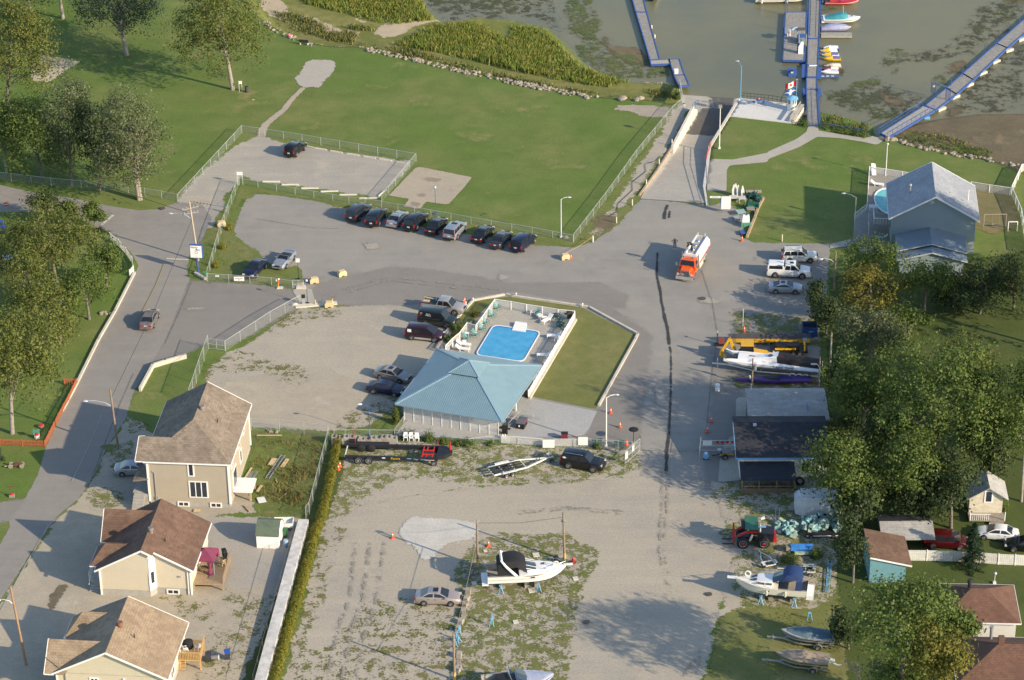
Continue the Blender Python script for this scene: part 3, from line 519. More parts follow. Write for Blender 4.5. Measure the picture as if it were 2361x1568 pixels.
def vent(p,x,y,z,r,h,name='roof_vent',m=None,cap=True):
 mb=MB();mb.cyl((x,y,z-.3),r*.7,h+.3,10)
 if cap:mb.cyl((x,y,z+h*.55),r,h*.5,12,r2=r*.85)
 mb.bu(name,m or DRK,p,sm=1,ang=50)
h=th_('house','tall two storey tan house with hipped grey brown roof and white trim','house',q(0,2,1350,1478),-.095)
W1,V1=9.3,13.2
walls(h,[(0,0),(W1,0),(W1,V1),(0,V1)],.62,6.0,SID1);walls(h,[(.03,.03),(W1-.03,.03),(W1-.03,V1-.03),(.03,V1-.03)],-.1,.625,FND,name='foundation')
mb=MB();e=[(-.4,-.35),(W1+.4,-.35),(W1+.4,V1+.2),(-.4,V1+.2)];ur=W1/2;A=(ur,4.7,8.8);Bp=(ur,V1+.2,8.8);E3=[(x,y,6.0)for x,y in e]
mb.slab([E3[0],E3[1],A],.14);mb.slab([E3[1],E3[2],Bp,A],.14);mb.slab([E3[3],E3[0],A,Bp],.14);mb.bu('roof',SH1,h,uvp=True)
xgb(h,-1.3,2.6,2.5,2.8,6.0,7.6,SH1)
tb=MB()
for a,b in((0,1),(1,2),(3,0)):tb.bar((e[a][0],e[a][1],5.9),(e[b][0],e[b][1],5.9),.12,.16)
tb.bar((W1+.4,V1+.2,5.95),(ur,V1+.2,8.75),.06,.2)
for x,y in((.0,-.0),(W1,0)):tb.box((x,y,3.2),(.22,.22,5.3))
tb.box((W1,V1,3.2),(.2,.2,5.3));tb.bu('trim',WHT,h)
mb=MB();mb.add([(ur,V1,8.7),(.05,V1,6),(W1-.05,V1,6)],[(0,1,2)]);mb.bu('gable_end',SID1,h)
win(h,5.0,4.15,.55,1.65);win(h,5.72,1.35,2.0,1.95,panes=3)
win(h,3.85,.1,1.15,.42,'basement_window',panes=2);win(h,7.6,.1,1.15,.42,'basement_window',panes=2)
for v,z,ww,hh in((2.0,4.3,.8,1.3),(6.5,4.2,.9,1.4),(9.8,4.2,.9,1.4),(7.2,1.9,1.0,1.5)):win(h,v,z,ww,hh,'window','right',W1)
d=MB();d.box((W1+.03,3.1,2.35),(.08,2.1,2.3));d=d.bu('patio_door',WHT,h);g=MB();g.box((W1+.08,3.1,2.3),(.04,1.7,1.9));g.bu('pane',GLS,d)
mb=MB();mb.tu([(.75,-.06,.9),(.75,-.06,4.4),(.5,-.06,4.5)],.05);mb.box((.85,-.08,1.0),(.3,.14,.5));mb.bu('electric_meter',GALV,h)
mb=MB();mb.box((W1+1.15,3.0,1.25),(2.2,3.0,.18));mb.bu('balcony',WHT,h)
[MB().box((W1+2.0,y,.6),(.2,.2,1.2)).bu('balcony_post',WOODN,h)for y in(1.7,4.3)]
mb=MB();mb.box((-1.0,1.6,1.4),(2.0,2.6,.2));mb.box((-1.0,.1,.7),(1.6,.3,1.5));[mb.box((-1.2,-.15-i*.3,1.2-i*.22),(1.3,.3,.2))for i in rg_(6)];mb.bu('front_steps',FND,h)
mb=MB();mb.slab([(-1.8,-.2,3.3),(.0,-.2,3.6),(.0,3,3.6),(-1.8,3,3.3)],.15);mb.bu('porch_roof',SH1,h,uvp=True)
vent(h,ur+.5,7.4,8.5,.34,.5,m=mat('weathered_vent',(.2,.18,.16)));vent(h,ur+2.4,6.4,7.5,.08,.45,'vent_pipe',cap=False)
h=th_('house','cream bungalow with dark brown roof beside the burgundy gazebo','house',q(0,3,912,805),-.105)
fp=[(0,0),(5.45,0),(6.0,.75),(9.8,.75),(9.8,10),(0,10)]
mb=MB();mb.prism(fp,.8,3.3);mb.bu('wall',SID2,h)
mb=MB();mb.add([(0,0,3.3),(9.8,.75,3.3),(9.8,10,3.3),(0,10,3.3),(4.8,0,5.95),(4.8,10,5.95),(5.45,0,3.3),(6,.75,3.3),(5.45,0,5.62),(6.,.75,5.34)],[(0,6,8,4),(6,7,9,8),(7,1,9),(2,3,5),(0,4,5,3),(4,8,9,1,2,5)]);mb.bu('gable_end',SID2,h)
mb=MB();mb.prism([(x*.994+.03,y*.994+.03)for x,y in fp],-.1,.8);mb.bu('foundation',FND,h)
mb=MB();Z=6.15
mb.slab([(-.45,-.35,3.3),(4.8,-.35,Z),(4.8,10.3,Z),(-.45,10.3,3.3)],.14);mb.slab([(4.8,-.35,Z),(6.0,-.35,Z-.63),(6.0,.4,Z-.63),(10.25,.4,3.3),(10.25,10.3,3.3),(4.8,10.3,Z)],.14);mb.bu('roof',SH2,h,uvp=True)
tb=MB();tb.bar((-.45,-.36,3.22),(4.8,-.36,Z-.08),.06,.2);tb.bar((4.8,-.36,Z-.08),(6.0,-.36,Z-.71),.06,.2);tb.bar((6.0,.39,Z-.71),(10.25,.39,3.22),.06,.2);tb.bar((10.27,.4,3.2),(10.27,10.3,3.2),.1,.14);tb.bar((-.47,-.35,3.2),(-.47,10.3,3.2),.1,.14)
for x,y in((.02,-.02),(9.8,.72)):tb.box((x,y,1.7),(.16,.16,3.3))
tb.bar((5.45,-.02,3.0),(5.45,-.02,.8),.1);tb.bu('trim',WHT,h)
xgb(h,-1.1,4.6,8.0,2.6,3.3,6.0,SH2);xgb(h,-1.2,3.4,2.5,1.9,3.3,5.2,SH2,hip=1.5)
f=MB();f.bar((5.47,.0,.8),(5.47,.0,4.8),.06);ps_=[(5.47,-.02),(6.02,.72)];mb=MB();mb.add([(5.48,-.03,.82),(6.03,.72,.82),(6.03,.72,4.7),(5.48,-.03,4.9),(5.5,.1,.82),(6.0,.8,.82),(6,.8,4.7),(5.5,.1,4.9)],[(0,1,2,3),(7,6,5,4),(0,4,5,1),(3,2,6,7)]);cp=mb.bu('corner_panel',WHT,h)
g=MB();g.add([(5.62,.13,1.7),(5.86,.46,1.7),(5.86,.46,3.1),(5.62,.13,3.1)],[(0,1,2,3)]);g=g.bu('pane',GLS,cp);g.location=(.03,-.03,0)
win(h,7.75,.12,1.2,.42,'basement_window',off=.75,panes=2)
mb=MB();mb.box((9.5,.66,1.7),(.1,.08,3.2));mb.bu('downspout',WHT,h)
mb=MB();mb.box((8.6,.7,2.35),(.3,.12,.16));mb.bu('outdoor_lamp',GALV,h)
vent(h,5.1,3.6,6.1,.34,.5,m=mat('weathered_vent',(.2,.18,.16)));vent(h,6.7,3.2,5.25,.09,.4,'vent_pipe',cap=False)
for v,ww in((3,1.2),(6.5,1.8)):win(h,v,1.2 if ww>1.5 else 1.6,ww,1.9 if ww>1.5 else 1.1,'patio_door' if ww>1.5 else 'window','right',9.8,2)
mb=MB();mb.box((-.9,2.4,.7),(1.7,1.6,.16));[mb.box((-.9,1.5-i*.28,.6-i*.17),(1.1,.28,.12))for i in rg_(4)];st=mb.bu('front_steps',CONCW,h)
mb=MB();[mb.bar((-1.7,y,.7),(-1.7,y,1.7),.04)for y in(1.6,2.0,2.4,2.8,3.2)];mb.bar((-1.7,1.6,1.7),(-1.7,3.2,1.7),.05);mb.bar((-1.45,1.5,1.6),(-1.45,.5,.9),.05);mb.bu('railing',WHT,st)
h=th_('house','cream bungalow with light tan shingle roof, cut by the bottom edge','house',(-46.9,-75.7,0),-.11)
walls(h,[(0,0),(11.2,0),(11.2,9.6),(0,9.6)],.7,3.35,SID2);walls(h,[(.03,.03),(11.17,.03),(11.17,9.5),(.03,9.5)],-.1,.7,FND,name='foundation')
mb=MB();mb.add([(0,0,3.3),(11.2,0,3.3),(5.4,0,6.1),(0,9.6,3.3),(11.2,9.6,3.3),(5.4,9.6,6.1)],[(0,1,2),(5,4,3),(0,2,5,3),(2,1,4,5)]);mb.bu('gable_end',SID2,h)
gable(h,-.45,11.65,-.35,9.95,3.35,5.4,6.3,SH3)
xgb(h,-1.2,4.4,2.4,2.75,3.35,5.75,SH3);xgb(h,-.7,3.9,8.0,1.9,3.35,5.45,SH3,hip=1.7)
win(h,3.9,1.3,.75,1.5,panes=2);vent(h,5.8,4.6,6.15,.36,.55,m=mat('rust_vent',(.20,.09,.06)));vent(h,7.4,3.9,5.4,.09,.4,'vent_pipe',cap=False)
mb=MB();mb.tu([(.4,.05,3.9),(.4,.05,5.3),(.35,-.15,5.45)],.05);mb.bu('service_mast',GALV,h)
mb=MB();mb.tu([(.95,-.07,.5),(.95,-.07,3.3)],.06);mb.bu('downspout',GALV,h)
mb=MB();mb.ball((7.0,-.08,2.9),.12);mb.bu('outdoor_lamp',WHT,h)
win(h,3.4,1.2,1.6,1.9,'patio_door','right',11.2,2);win(h,7,1.7,1.2,1.0,'window','right',11.2,2)
for x,y in((0,0),(11.2,0)):
 pass
[MB().box((x,-.01,2.),(.16,.14,2.7)).bu('corner_board',WHT,h)for x in(.02,11.18)]
pv=th_('pavilion','open pool pavilion with light blue ribbed metal roof and cupola','pavilion',(-13.7,-19.9,0),-.343)
WP,VP=13.05,14.0;ze=2.5;zc=4.55;c0,k0=(WP/2,VP/2),1.7
mb=MB();o4=[(-.3,-.4,ze),(WP+.3,-.4,ze),(WP+.3,VP,ze),(-.3,VP,ze)];i4=[(c0[0]-k0,c0[1]-k0,zc),(c0[0]+k0,c0[1]-k0,zc),(c0[0]+k0,c0[1]+k0,zc),(c0[0]-k0,c0[1]+k0,zc)]
for a in rg_(4):mb.slab([o4[a],o4[(a+1)%4],i4[(a+1)%4],i4[a]],.1)
mb.bu('roof',BLUER,pv,uvp=True)
RIDGEB=mat('blue_ridge_cap',(.22,.33,.39),rough=.4,var=.08)
mb=MB();[mb.bar(o4[a],i4[a],.3,.1)for a in rg_(4)];[mb.bar((o4[a][0],o4[a][1],ze-.08),(o4[(a+1)%4][0],o4[(a+1)%4][1],ze-.08),.12,.18)for a in rg_(4)];mb.bu('ridge_cap',RIDGEB,pv)
cu=MB();cu.box((c0[0],c0[1],zc-.1),(3.1,3.1,.9));cu=cu.bu('cupola',mat('cupola_wall',(.12,.17,.2)),pv)
mb=MB();ap=(c0[0],c0[1],5.75);e4=[(c0[0]+a*1.95,c0[1]+b*1.95,4.72)for a,b in((-1,-1),(1,-1),(1,1),(-1,1))]
for a in rg_(4):mb.slab([e4[a],e4[(a+1)%4],ap],.08)
mb.bu('cupola_roof',BLUER,cu,uvp=True)
mb=MB();[mb.bar(e4[a],ap,.16,.08)for a in rg_(4)];mb.bu('cupola_ridge',RIDGEB,cu)
LAT=meshmat('white_lattice',(.72,.70,.66),.16,.40)
def latt(p,a,b,z0,z1,name='lattice_panel',m=LAT):
 a,b=Vc(a),Vc(b);Lh=(b-a).length;mb=MB();mb.add([(a.x,a.y,z0),(b.x,b.y,z0),(b.x,b.y,z1),(a.x,a.y,z1)],[(0,1,2,3)]);mb.uv=[(0,z0),(Lh,z0),(Lh,z1),(0,z1)];return mb.bu(name,m,p)
n=10
for i in rg_(n):latt(pv,(.6+12.0*i/n,.2),(.6+12.*(i+1)/n,.2),.06,2.4)
for i in rg_(5):latt(pv,(.6,.2+1.2*i),(.6,.2+1.2*(i+1)),.06,2.4)
for i in rg_(n+1):
 mb=MB();mb.box((.6+12.*i/n,.2,1.25),(.07,.07,2.5));mb.bu('post',WHT,pv)
for x,y in((.6,6.5),(.6,13),(12.6,6.5),(12.6,13),(6.5,13)):
 mb=MB();mb.box((x,y,1.25),(.16,.16,2.5));mb.bu('post',WHT,pv)
mb=MB();mb.box((6.6,3.2,1.2),(11.6,.15,2.3));mb.bu('bar_wall',mat('pale_wall',(.42,.40,.36)),pv)
h=th_('house','tall slate blue house with steep grey gable roof above the right pool','house',(50.9,23.5,0),-.093)
SIDB=sps('blue_siding',(.235,.30,.325),(.19,.245,.27),2,.16,.12,var=.05)
gablewall(h,0,11.0,0,10.2,-.1,4.9,5.5,8.1,SIDB);gable(h,-.5,11.5,-.35,10.7,4.95,5.5,8.35,SH5)
mb=MB();mb.tu([(2.4,4.6,6.4),(2.4,4.6,7.6)],.14,10);mb.ball((2.4,4.6,7.65),.22);mb.bu('chimney',GALV,h);mb=MB();mb.tu([(10.2,4.6,5.6),(10.2,4.6,7.2)],.06);mb.bu('vent_pipe',WHT,h);mb=MB();mb.tu([(7.6,3.6,6.8),(7.6,3.6,7.25)],.07);mb.bu('vent_pipe',GALV,h)
win(h,5,1,1.2,2.0,'door','right',11.0);win(h,7.4,3.2,.9,1.2,'window','right',11.0)
mb=MB();mb.box((-1.2,4.5,2.4),(2.2,3.2,.16));mb.bu('balcony',WOODG,h);mb=MB()
for x,y in[(-2.25,2.95+i*.4)for i in rg_(8)]+[(-2.25+i*.4,2.95)for i in rg_(6)]:mb.bar((x,y,2.4),(x,y,3.4),.04)
mb.bar((-2.25,2.95,3.4),(-2.25,6,3.4),.06);mb.bar((-2.25,2.95,3.4),(0,2.95,3.4),.06);mb.bu('railing',WHT,h)
SLB=sps('slate_metal_roof',(.20,.245,.285),(.15,.19,.225),0,.25,.3,rough=.5,uv=True)
an=MB();vs=[(u,v,z)for v in(-6.6,-.03)for u,z in((.9,-.1),(9.2,-.1),(9.2,2.3),(5.0,3.3),(.9,2.3))]
an.add(vs,[(0,1,2,3,4),(0,5,6,1),(1,6,7,2),(4,9,5,0),(2,7,8,3),(3,8,9,4)]);an=an.bu('annex',SIDB,h)
mb=MB()
for v0,v1,dz in((-5.1,-.02,0),(-7.0,-5.11,-.35)):
 mb.slab([(.4,v0,2.55+dz),(5.0,v0,3.75+dz),(5.0,v1,3.75+dz),(.4,v1,2.55+dz)],.1);mb.slab([(5.0,v0,3.75+dz),(9.7,v0,2.55+dz),(9.7,v1,2.55+dz),(5.0,v1,3.75+dz)],.1)
mb.bu('annex_roof',SLB,an,uvp=True)
mb=MB()
for v0,dz in((-5.12,0),(-7.02,-.35)):mb.bar((.4,v0,2.5+dz),(5,v0,3.7+dz),.05,.13);mb.bar((5,v0,3.7+dz),(9.7,v0,2.5+dz),.05,.13)
mb.bu('annex_trim',mat('pale_blue_trim',(.5,.55,.56)),an)
h=th_('workshop','long low white workshop with black front roof and grey rear wing','building',(26.1,-34.2,0),-.02)
WWL=mat('white_wall',(.72,.71,.68),var=.1,rough=.8,sc=.6)
mb=MB();mb.prism([(0,0),(10,0),(10,8),(0,8)],-.1,2.8);mb.bu('wall',WWL,h)
mb=MB();mb.slab([(-.5,-.35,2.85),(10.4,-.35,2.85),(10.4,6.2,3.85),(-.5,6.2,3.85)],.16);mb.slab([(-.5,6.2,3.85),(10.4,6.2,3.85),(10.4,8.2,3.5),(-.5,8.2,3.5)],.16);mb.bu('roof',SH6,h,uvp=True)
mb=MB();mb.bar((-.5,-.38,2.8),(10.4,-.38,2.8),.06,.2);mb.bar((-.52,-.35,2.8),(-.52,6.2,3.8),.06,.2);mb.bu('trim',mat('blue_fascia',(.2,.4,.6)),h)
mb=MB();mb.prism([(1.8,8.2),(10.6,8.2),(10.6,15.8),(1.8,15.8)],-.1,2.6);mb.bu('rear_wing',mat('grey_wall',(.3,.29,.27)),h)
mb=MB();mb.lo([[(1.5,8.25,2.7),(11,8.25,2.7),(11,8.25,2.95),(1.5,8.25,2.95)],[(1.5,14.6,3.0),(11,14.6,3.0),(11,14.6,3.22),(1.5,14.6,3.22)],[(1.5,16.1,2.6),(11,16.1,2.6),(11,16.1,2.8),(1.5,16.1,2.8)]]);mb.bu('rear_roof',SH7,h,uvp=True)
mb=MB();mb.box((2.0,5.5,3.9),(.4,.5,.12));mb.bu('skylight',mat('grey_skylight',(.45,.5,.52)),h)
mb=MB();mb.slab([(-.1,-3.6,1.95),(6.2,-3.6,1.95),(6.2,-.02,2.25),(-.1,-.02,2.25)],.12);lt=mb.bu('lean_to_roof',SH6,h,uvp=True)
mb=MB();[mb.box((x,-3.4,.95),(.14,.14,1.9))for x in(0.05,2,4,6.05)];mb.box((3.05,-3.4,.95),(6,.06,.14));mb.box((3.05,-3.4,.35),(6,.06,.6));mb.box((6.05,-1.8,.35),(.06,3,.6));mb.bu('lean_to_rail',mat('brown_planks',(.22,.15,.09),sc=5),h)
win(h,7.6,.9,1.1,1.1,'window',off=0.)
mb=MB();[mb.tu([(2.2,y,2.8),(2.2,y,3.9)],.04)for y in(15.3,)];mb.bu('vent_pipe',WHT,h)
mb=MB();mb.bar((8.6,10.2,3.05),(8.6,11.8,3.12),.1,.1);mb.bu('blue_strip',mat('blue_pipe',(.06,.2,.45)),h)
h=th_('shed','teal shed with slanting brown roof between the wooden shed and tree','shed',q(3,3,905,700),0)
mb=MB();vs=[(u,v,z)for v in(0,5.2)for u,z in((0,-.1),(3.9,-.1),(3.9,2.3),(0,3.3))];mb.add(vs,[(0,1,2,3),(7,6,5,4),(1,5,6,2),(0,3,7,4),(3,2,6,7)]);mb.bu('wall',mat('teal_wall',(.14,.30,.34),var=.1),h)
mb=MB();mb.slab([(-.1,-.25,3.5),(4.5,-.25,2.35),(4.5,5.6,2.35),(-.1,5.6,3.5)],.12);mb.bu('roof',SH2,h,uvp=True);mb=MB();mb.bar((-.1,-.27,3.4),(4.5,-.27,2.25),.05,.18);mb.bu('trim',WHT,h)
h=th_('shed','old wooden shed with grey and black roof behind white fence','shed',q(3,3,1040,430),0)
mb=MB();mb.prism([(0,0),(5.2,0),(5.2,4.5),(0,4.5)],-.1,1.9);mb.bu('wall',mat('brown_plywood',(.30,.19,.10),sc=2),h);gable(h,-.3,5.5,-.3,4.8,1.95,2.6,1.96,SH7,trim=None)
o=h.children[-1];bpy.data.objects.remove(o)
mb=MB();mb.slab([(-.4,-.3,1.95),(5.5,-.3,1.95),(5.5,2.2,2.75),(-.4,2.2,2.75)],.1);mb.bu('roof',SH7,h,uvp=True);mb=MB();mb.slab([(-.4,2.2,2.75),(5.5,2.2,2.75),(5.5,4.8,1.95),(-.4,4.8,1.95)],.1);mb.bu('roof',SH6,h,uvp=True)
def hiphouse(lab,base,rz,w,d,ze,zr,rm,wm,setb,chim):
 h=th_('house',lab,'house',base,rz);mb=MB();mb.prism([(0,0),(w,0),(w,d),(0,d)],-.1,ze);mb.bu('wall',wm,h)
 e=[(-.45,-.45,ze),(w+.45,-.45,ze),(w+.45,d+.4,ze),(-.45,d+.4,ze)];a,b=(w/2-setb,d/2,zr),(w/2+setb,d/2,zr)
 mb=MB();mb.slab([e[0],e[1],b,a],.12);mb.slab([e[1],e[2],b],.12);mb.slab([e[2],e[3],a,b],.12);mb.slab([e[3],e[0],a],.12);mb.bu('roof',rm,h,uvp=True)
 mb=MB();[mb.bar((e[i][0],e[i][1],ze-.08),(e[(i+1)%4][0],e[(i+1)%4][1],ze-.08),.1,.16)for i in rg_(4)];mb.bu('trim',WHT,h)
 for c in chim:
  if c[3]=='r':vent(h,c[0],c[1],c[2],.3,.8)
  elif c[3]=='b':mb=MB();mb.box((c[0],c[1],c[2]+.35),(.6,.6,1.2));mb.bu('chimney',SH4,h,uvp=True)
  else:mb=MB();mb.tu([(c[0],c[1],c[2]-.2),(c[0],c[1],c[2]+1.5)],.16,10);mb.cyl((c[0],c[1],c[2]+1.5),.22,.2,10);mb.bu('chimney',GALV,h)
 return h
SIDW=sps('white_siding',(.70,.69,.66),(.55,.55,.54),2,.18,.12,var=.05)
b=q(3,3,2208,1232);h=hiphouse('white bungalow with red brown hip roof behind the big green tree',b+Vc((-7.5,.4,0)),-.06,7.5,6.4,2.75,4.6,SH4,SIDW,.8,[(2.9,3.9,4.4,'r')])
b=q(3,3,2150,1700);h=hiphouse('red brown roofed house in the bottom right corner with steel flue',b+Vc((-5.2,-1.4,0)),-.06,12,7.6,2.75,4.8,SH4,SIDW,2.0,[(4.3,4.0,4.6,'b'),(3.6,6.6,3.3,'p')])
h=th_('cabin','small white cabin with front porch and steps behind the white car','cabin',q(3,3,1800,170),-.05)
mb=MB();vs=[(u,v,z)for v in(1.6,5)for u,z in((0.1,.5),(3.8,.5),(3.8,2.6),(2.3,3.9),(.1,2.6))];mb.add(vs,[(0,1,2,3,4),(9,8,7,6,5),(0,5,6,1),(1,6,7,2),(4,9,5,0)]);mb.bu('wall',mat('cream_boards',(.6,.54,.42),sc=2),h)
mb=MB();mb.slab([(-.2,1.2,2.5),(2.2,1.2,4.0),(2.2,5.2,4.0),(-.2,5.2,2.5)],.1);mb.slab([(2.2,1.2,4.0),(4.4,1.2,2.5),(4.4,5.2,2.5),(2.2,5.2,4.0)],.1);mb.bu('roof',mat('grey_roof_felt',(.42,.41,.39)),h)
win(h,2.2,2.0,.75,1.3,off=1.6,panes=1);mb=MB();mb.box((2.0,.8,.45),(4,1.7,.14));[mb.box((3.1,-.2-i*.3,.3-i*.15),(1.5,.3,.12))for i in rg_(3)];mb.bu('porch',WOODG,h)
mb=MB();[mb.box((.15+i*.22,.02,.9),(.05,.05,.8))for i in rg_(10)];mb.box((1.2,.02,1.3),(2.3,.07,.07));mb.box((3.95,.02,1.),(.1,.1,1.2));mb.box((.1,.02,1),(.1,.1,1.2));mb.bu('railing',WHT,h)
h=th_('garden_shed','small white garden shed with rounded green roof beside concrete wall','shed',q(1,3,8,386),-.1)
mb=MB();mb.prism([(0,0),(2.5,0),(2.5,3.1),(0,3.1)],-.05,1.75);mb.bu('wall',WHT,h)
prof=[(-.08,1.7),(.25,2.5),(.9,2.95),(1.6,2.95),(2.2,2.5),(2.58,1.7)]
mb=MB();vs=[(x,0+y*3.2-.05,z)for y in(0,1)for x,z in((0,1.7),)*0]
pf=[(-.1,1.7),(.55,2.4),(1.55,2.85),(2.55,2.4),(3.2,1.7)]
mb=MB();mb.lo([[(-.08,y,z),(2.58,y,z),(2.58,y,z-.08),(-.08,y,z-.08)]for y,z in pf],True);mb.bu('roof',shingle('green_shingles',(.115,.15,.10),(.09,.12,.08),(.14,.18,.12)),h,uvp=True)
mb=MB();[mb.add([(x,pf[0][0]+.1,1.7),(x,pf[1][0],2.36),(x,pf[2][0],2.8),(x,pf[3][0],2.36),(x,pf[4][0]-.1,1.7)],[(0,1,2,3,4)])for x in(2.49,.01)];mb.bu('gable_end',WHT,h)
mb=MB();mb.box((2.53,1.5,.85),(.06,1.4,1.65));mb.bu('door',mat('shed_door',(.7,.69,.66)),h)
h=th_('cargo_box','white boxy cargo container behind the heap of turquoise foam blocks','container',q(3,3,300,120),-.01)
mb=MB();mb.lo([[(0,0,.3),(0,2.6,.3),(0,2.6,2.3),(0,2.3,2.6),(0,.2,2.6),(0,0,2.45)],[(4.4,0,.3),(4.4,2.6,.3),(4.4,2.6,2.3),(4.4,2.3,2.6),(4.4,.2,2.6),(4.4,0,2.45)]]);mb.bu('body',mat('dirty_white',(.66,.66,.66),c2=(.5,.5,.5),sc=.9),h)
mb=MB();mb.add([(-.7,.5,.3),(-.01,0,.3),(-.01,0,2.45),(-.7,.5,2.2),(-.7,2.1,.3),(-.01,2.6,.3),(-.01,2.6,2.3),(-.7,2.1,2.2)],[(0,1,2,3),(4,7,6,5),(0,3,7,4),(3,2,6,7)]);mb.bu('nose',mat('dirty_white_nose',(.6,.6,.6)),h);mb=MB();[mb.wheelx((x,.1,.32),.32,.22)for x in(1.8,2.6)];mb.bu('wheel',DRK,h)
# fences, kerbs, walls
CHAIN=meshmat('chain_link_wire',(.36,.38,.35),.03,.085);CHAIND=meshmat('dark_chain_link',(.07,.12,.35),.03,.2);GLASSP=meshmat('pool_fence_mesh',(.56,.55,.50),.02,.34)
FST=mat('fence_steel',(.52,.53,.51),rough=.45,metal=.4,var=.1);BLUEP=mat('blue_paint',(.045,.105,.33),rough=.5,var=.25,sc=3);LBLUE=mat('light_blue_paint',(.17,.42,.62),rough=.5,var=.15)
WPOLE=mat('white_pole_paint',(.74,.72,.67),rough=.5,var=.1);RED=mat('red_paint',(.55,.025,.02),rough=.45,var=.2);YEL=mat('yellow_block_paint',(.66,.50,.24),rough=.8,c2=(.55,.42,.26),sc=4)
WOODP=mat('weathered_pole',(.28,.21,.15),rough=.9,sc=3,var=.35);BLK=mat('black_rubber',(.012,.012,.013),rough=.7);LAMPG=mat('lamp_housing',(.55,.57,.58),rough=.4,metal=.3)
def subdiv(pts,mx=2.9):
 out=[pts[0]]
 for a,b in zip(pts[:-1],pts[1:]):
  n=max(1,round((b-a).length/mx));out+=[a+(b-a)*(i+1)/n for i in rg_(n)]
 return out
def cl_k(pts,hgt,label,m=CHAIN,post=FST,rail=True,pr=.034,mx=2.9,base=True,name='chain_link_fence',cat='fence',group=None,sub=True,panel='mesh_panel'):
 pts=subdiv(pts,mx)if sub else pts
 for p in pts:p.z=hz(p.x,p.y)if base else p.z
 root=th_(name,label,cat,pts[0],0,group);o=pts[0]
 mb=MB();mb.uv=[];s=0.
 for a,b in zip(pts[:-1],pts[1:]):
  L_=(b-a).length;mb.add([a+Vc((0,0,.04)),b+Vc((0,0,.04)),b+Vc((0,0,hgt)),a+Vc((0,0,hgt))],[(0,1,2,3)]);mb.uv+=[(s,0),(s+L_,0),(s+L_,hgt),(s,hgt)];s+=L_
 v=[x-o for x in map(Vc,mb.v)];mb.v=v;mb.bu(panel,m,root)
 if rail:
  rb=MB();[rb.tu([a-o+Vc((0,0,hgt)),b-o+Vc((0,0,hgt))],pr*.8,6)for a,b in zip(pts[:-1],pts[1:])];rb.bu('top_rail',post,root)
 for p in pts:MB().tu([p-o-Vc((0,0,.1)),p-o+Vc((0,0,hgt+.05))],pr,7).bu('post',post,root)
 return root
F={}
cl_k([q(0,1,1597,287),q(0,0,2168,1195),q(1,0,32,1217)],1.25,'chain link fence climbing the left side of the small gravel lot')
cl_k([q(1,0,80,1222),q(1,0,413,1275),q(1,0,1435,1446),q(1,1,1125,292)],1.25,'chain link fence along the back and right side of the small gravel lot')
cl_k([q(0,1,2146,132),q(1,1,18,162),q(1,1,688,279),q(1,1,1124,340),q(1,1,1568,418),q(1,1,2107,516),q(2,1,180,575),q(2,1,548,646)],1.05,'long chain link fence behind the row of parked cars',sub=True,mx=2.75)
cl_k([q(2,1,552,645),q(2,1,840,272),q(2,0,1115,1412),q(2,0,1440,1017),q(2,0,1530,942)],1.2,'chain link fence between the big lawn and the boat ramp')
cl_k([q(0,1,2140,140),q(0,1,1980,570),q(0,1,1857,995)],1.45,'chain link fence slanting down beside the blue marina sign')
cl_k([q(0,1,1862,996),q(0,1,2240,1022),q(1,1,140,1035),q(1,1,328,1062)],1.15,'chain link fence with white signs in front of the two cars on grass',mx=2.6)
cl_k([q(1,1,395,1215),q(1,1,262,1288),q(1,1,130,1362),q(1,1,0,1447),q(0,1,2155,1538),q(0,2,2022,102)],1.5,'chain link fence running diagonally below the entrance drive',sub=False)
cl_k([q(0,2,1868,82),q(0,2,1790,300),q(0,2,1730,480),q(0,2,1700,560)],2.0,'tall chain link fence between the corner lawn and the sandy lot')
cl_k([q(1,2,655,895),q(1,2,480,1568),q(1,3,448,130)],1.7,'chain link fence beside the yellow hedge')
cl_k([q(1,2,-40,808),q(1,2,210,818),q(1,2,430,843),q(1,2,640,872)],1.6,'chain link fence below the sandy lot beside the weedy yard',mx=3.6)
cl_k([q(1,2,700,862),q(1,2,800,864),q(1,2,1240,868),q(1,2,1325,745)],.95,'chain link fence behind the row of concrete block stacks',mx=3.6)
cl_k([q(1,2,1242,870),q(1,2,1465,893),q(1,2,1690,927),q(1,2,1910,950),q(1,2,2130,922),q(2,2,50,940),q(2,2,278,960)],1.0,'chain link fence below the pavilion walk with vines',sub=False)
cl_k([q(2,2,378,962),q(2,2,562,965),q(2,2,675,955),q(2,2,760,962),q(2,2,950,975),q(2,2,1138,992)],1.1,'chain link fence ending at the open yard gate',sub=False)
LATF=th_('lattice_fence','white diamond lattice panels fixed along the pavilion walk fence','fence',q(2,2,-100,925))
a,b,c=q(2,2,-100,925),q(2,2,280,950),q(2,2,590,955)
for i in rg_(4):latt(LATF,(Vc((0,-.1,0))+(b-a)*i/4),(Vc((0,-.1,0))+(b-a)*(i+1)/4),.1,1.15)
for i in rg_(2):latt(LATF,(q(2,2,380,955)-a)+(c-q(2,2,380,955))*i/2+Vc((0,-.1,0)),(q(2,2,380,955)-a)+(c-q(2,2,380,955))*(i+1)/2+Vc((0,-.1,0)),.1,1.15)
cl_k([q(0,1,-250,60),q(0,1,460,140),q(0,1,730,165),q(0,1,1150,206),q(0,1,1450,258),q(0,1,1590,286)],1.2,'chain link fence in tree shade along the upper street',mx=3.2)
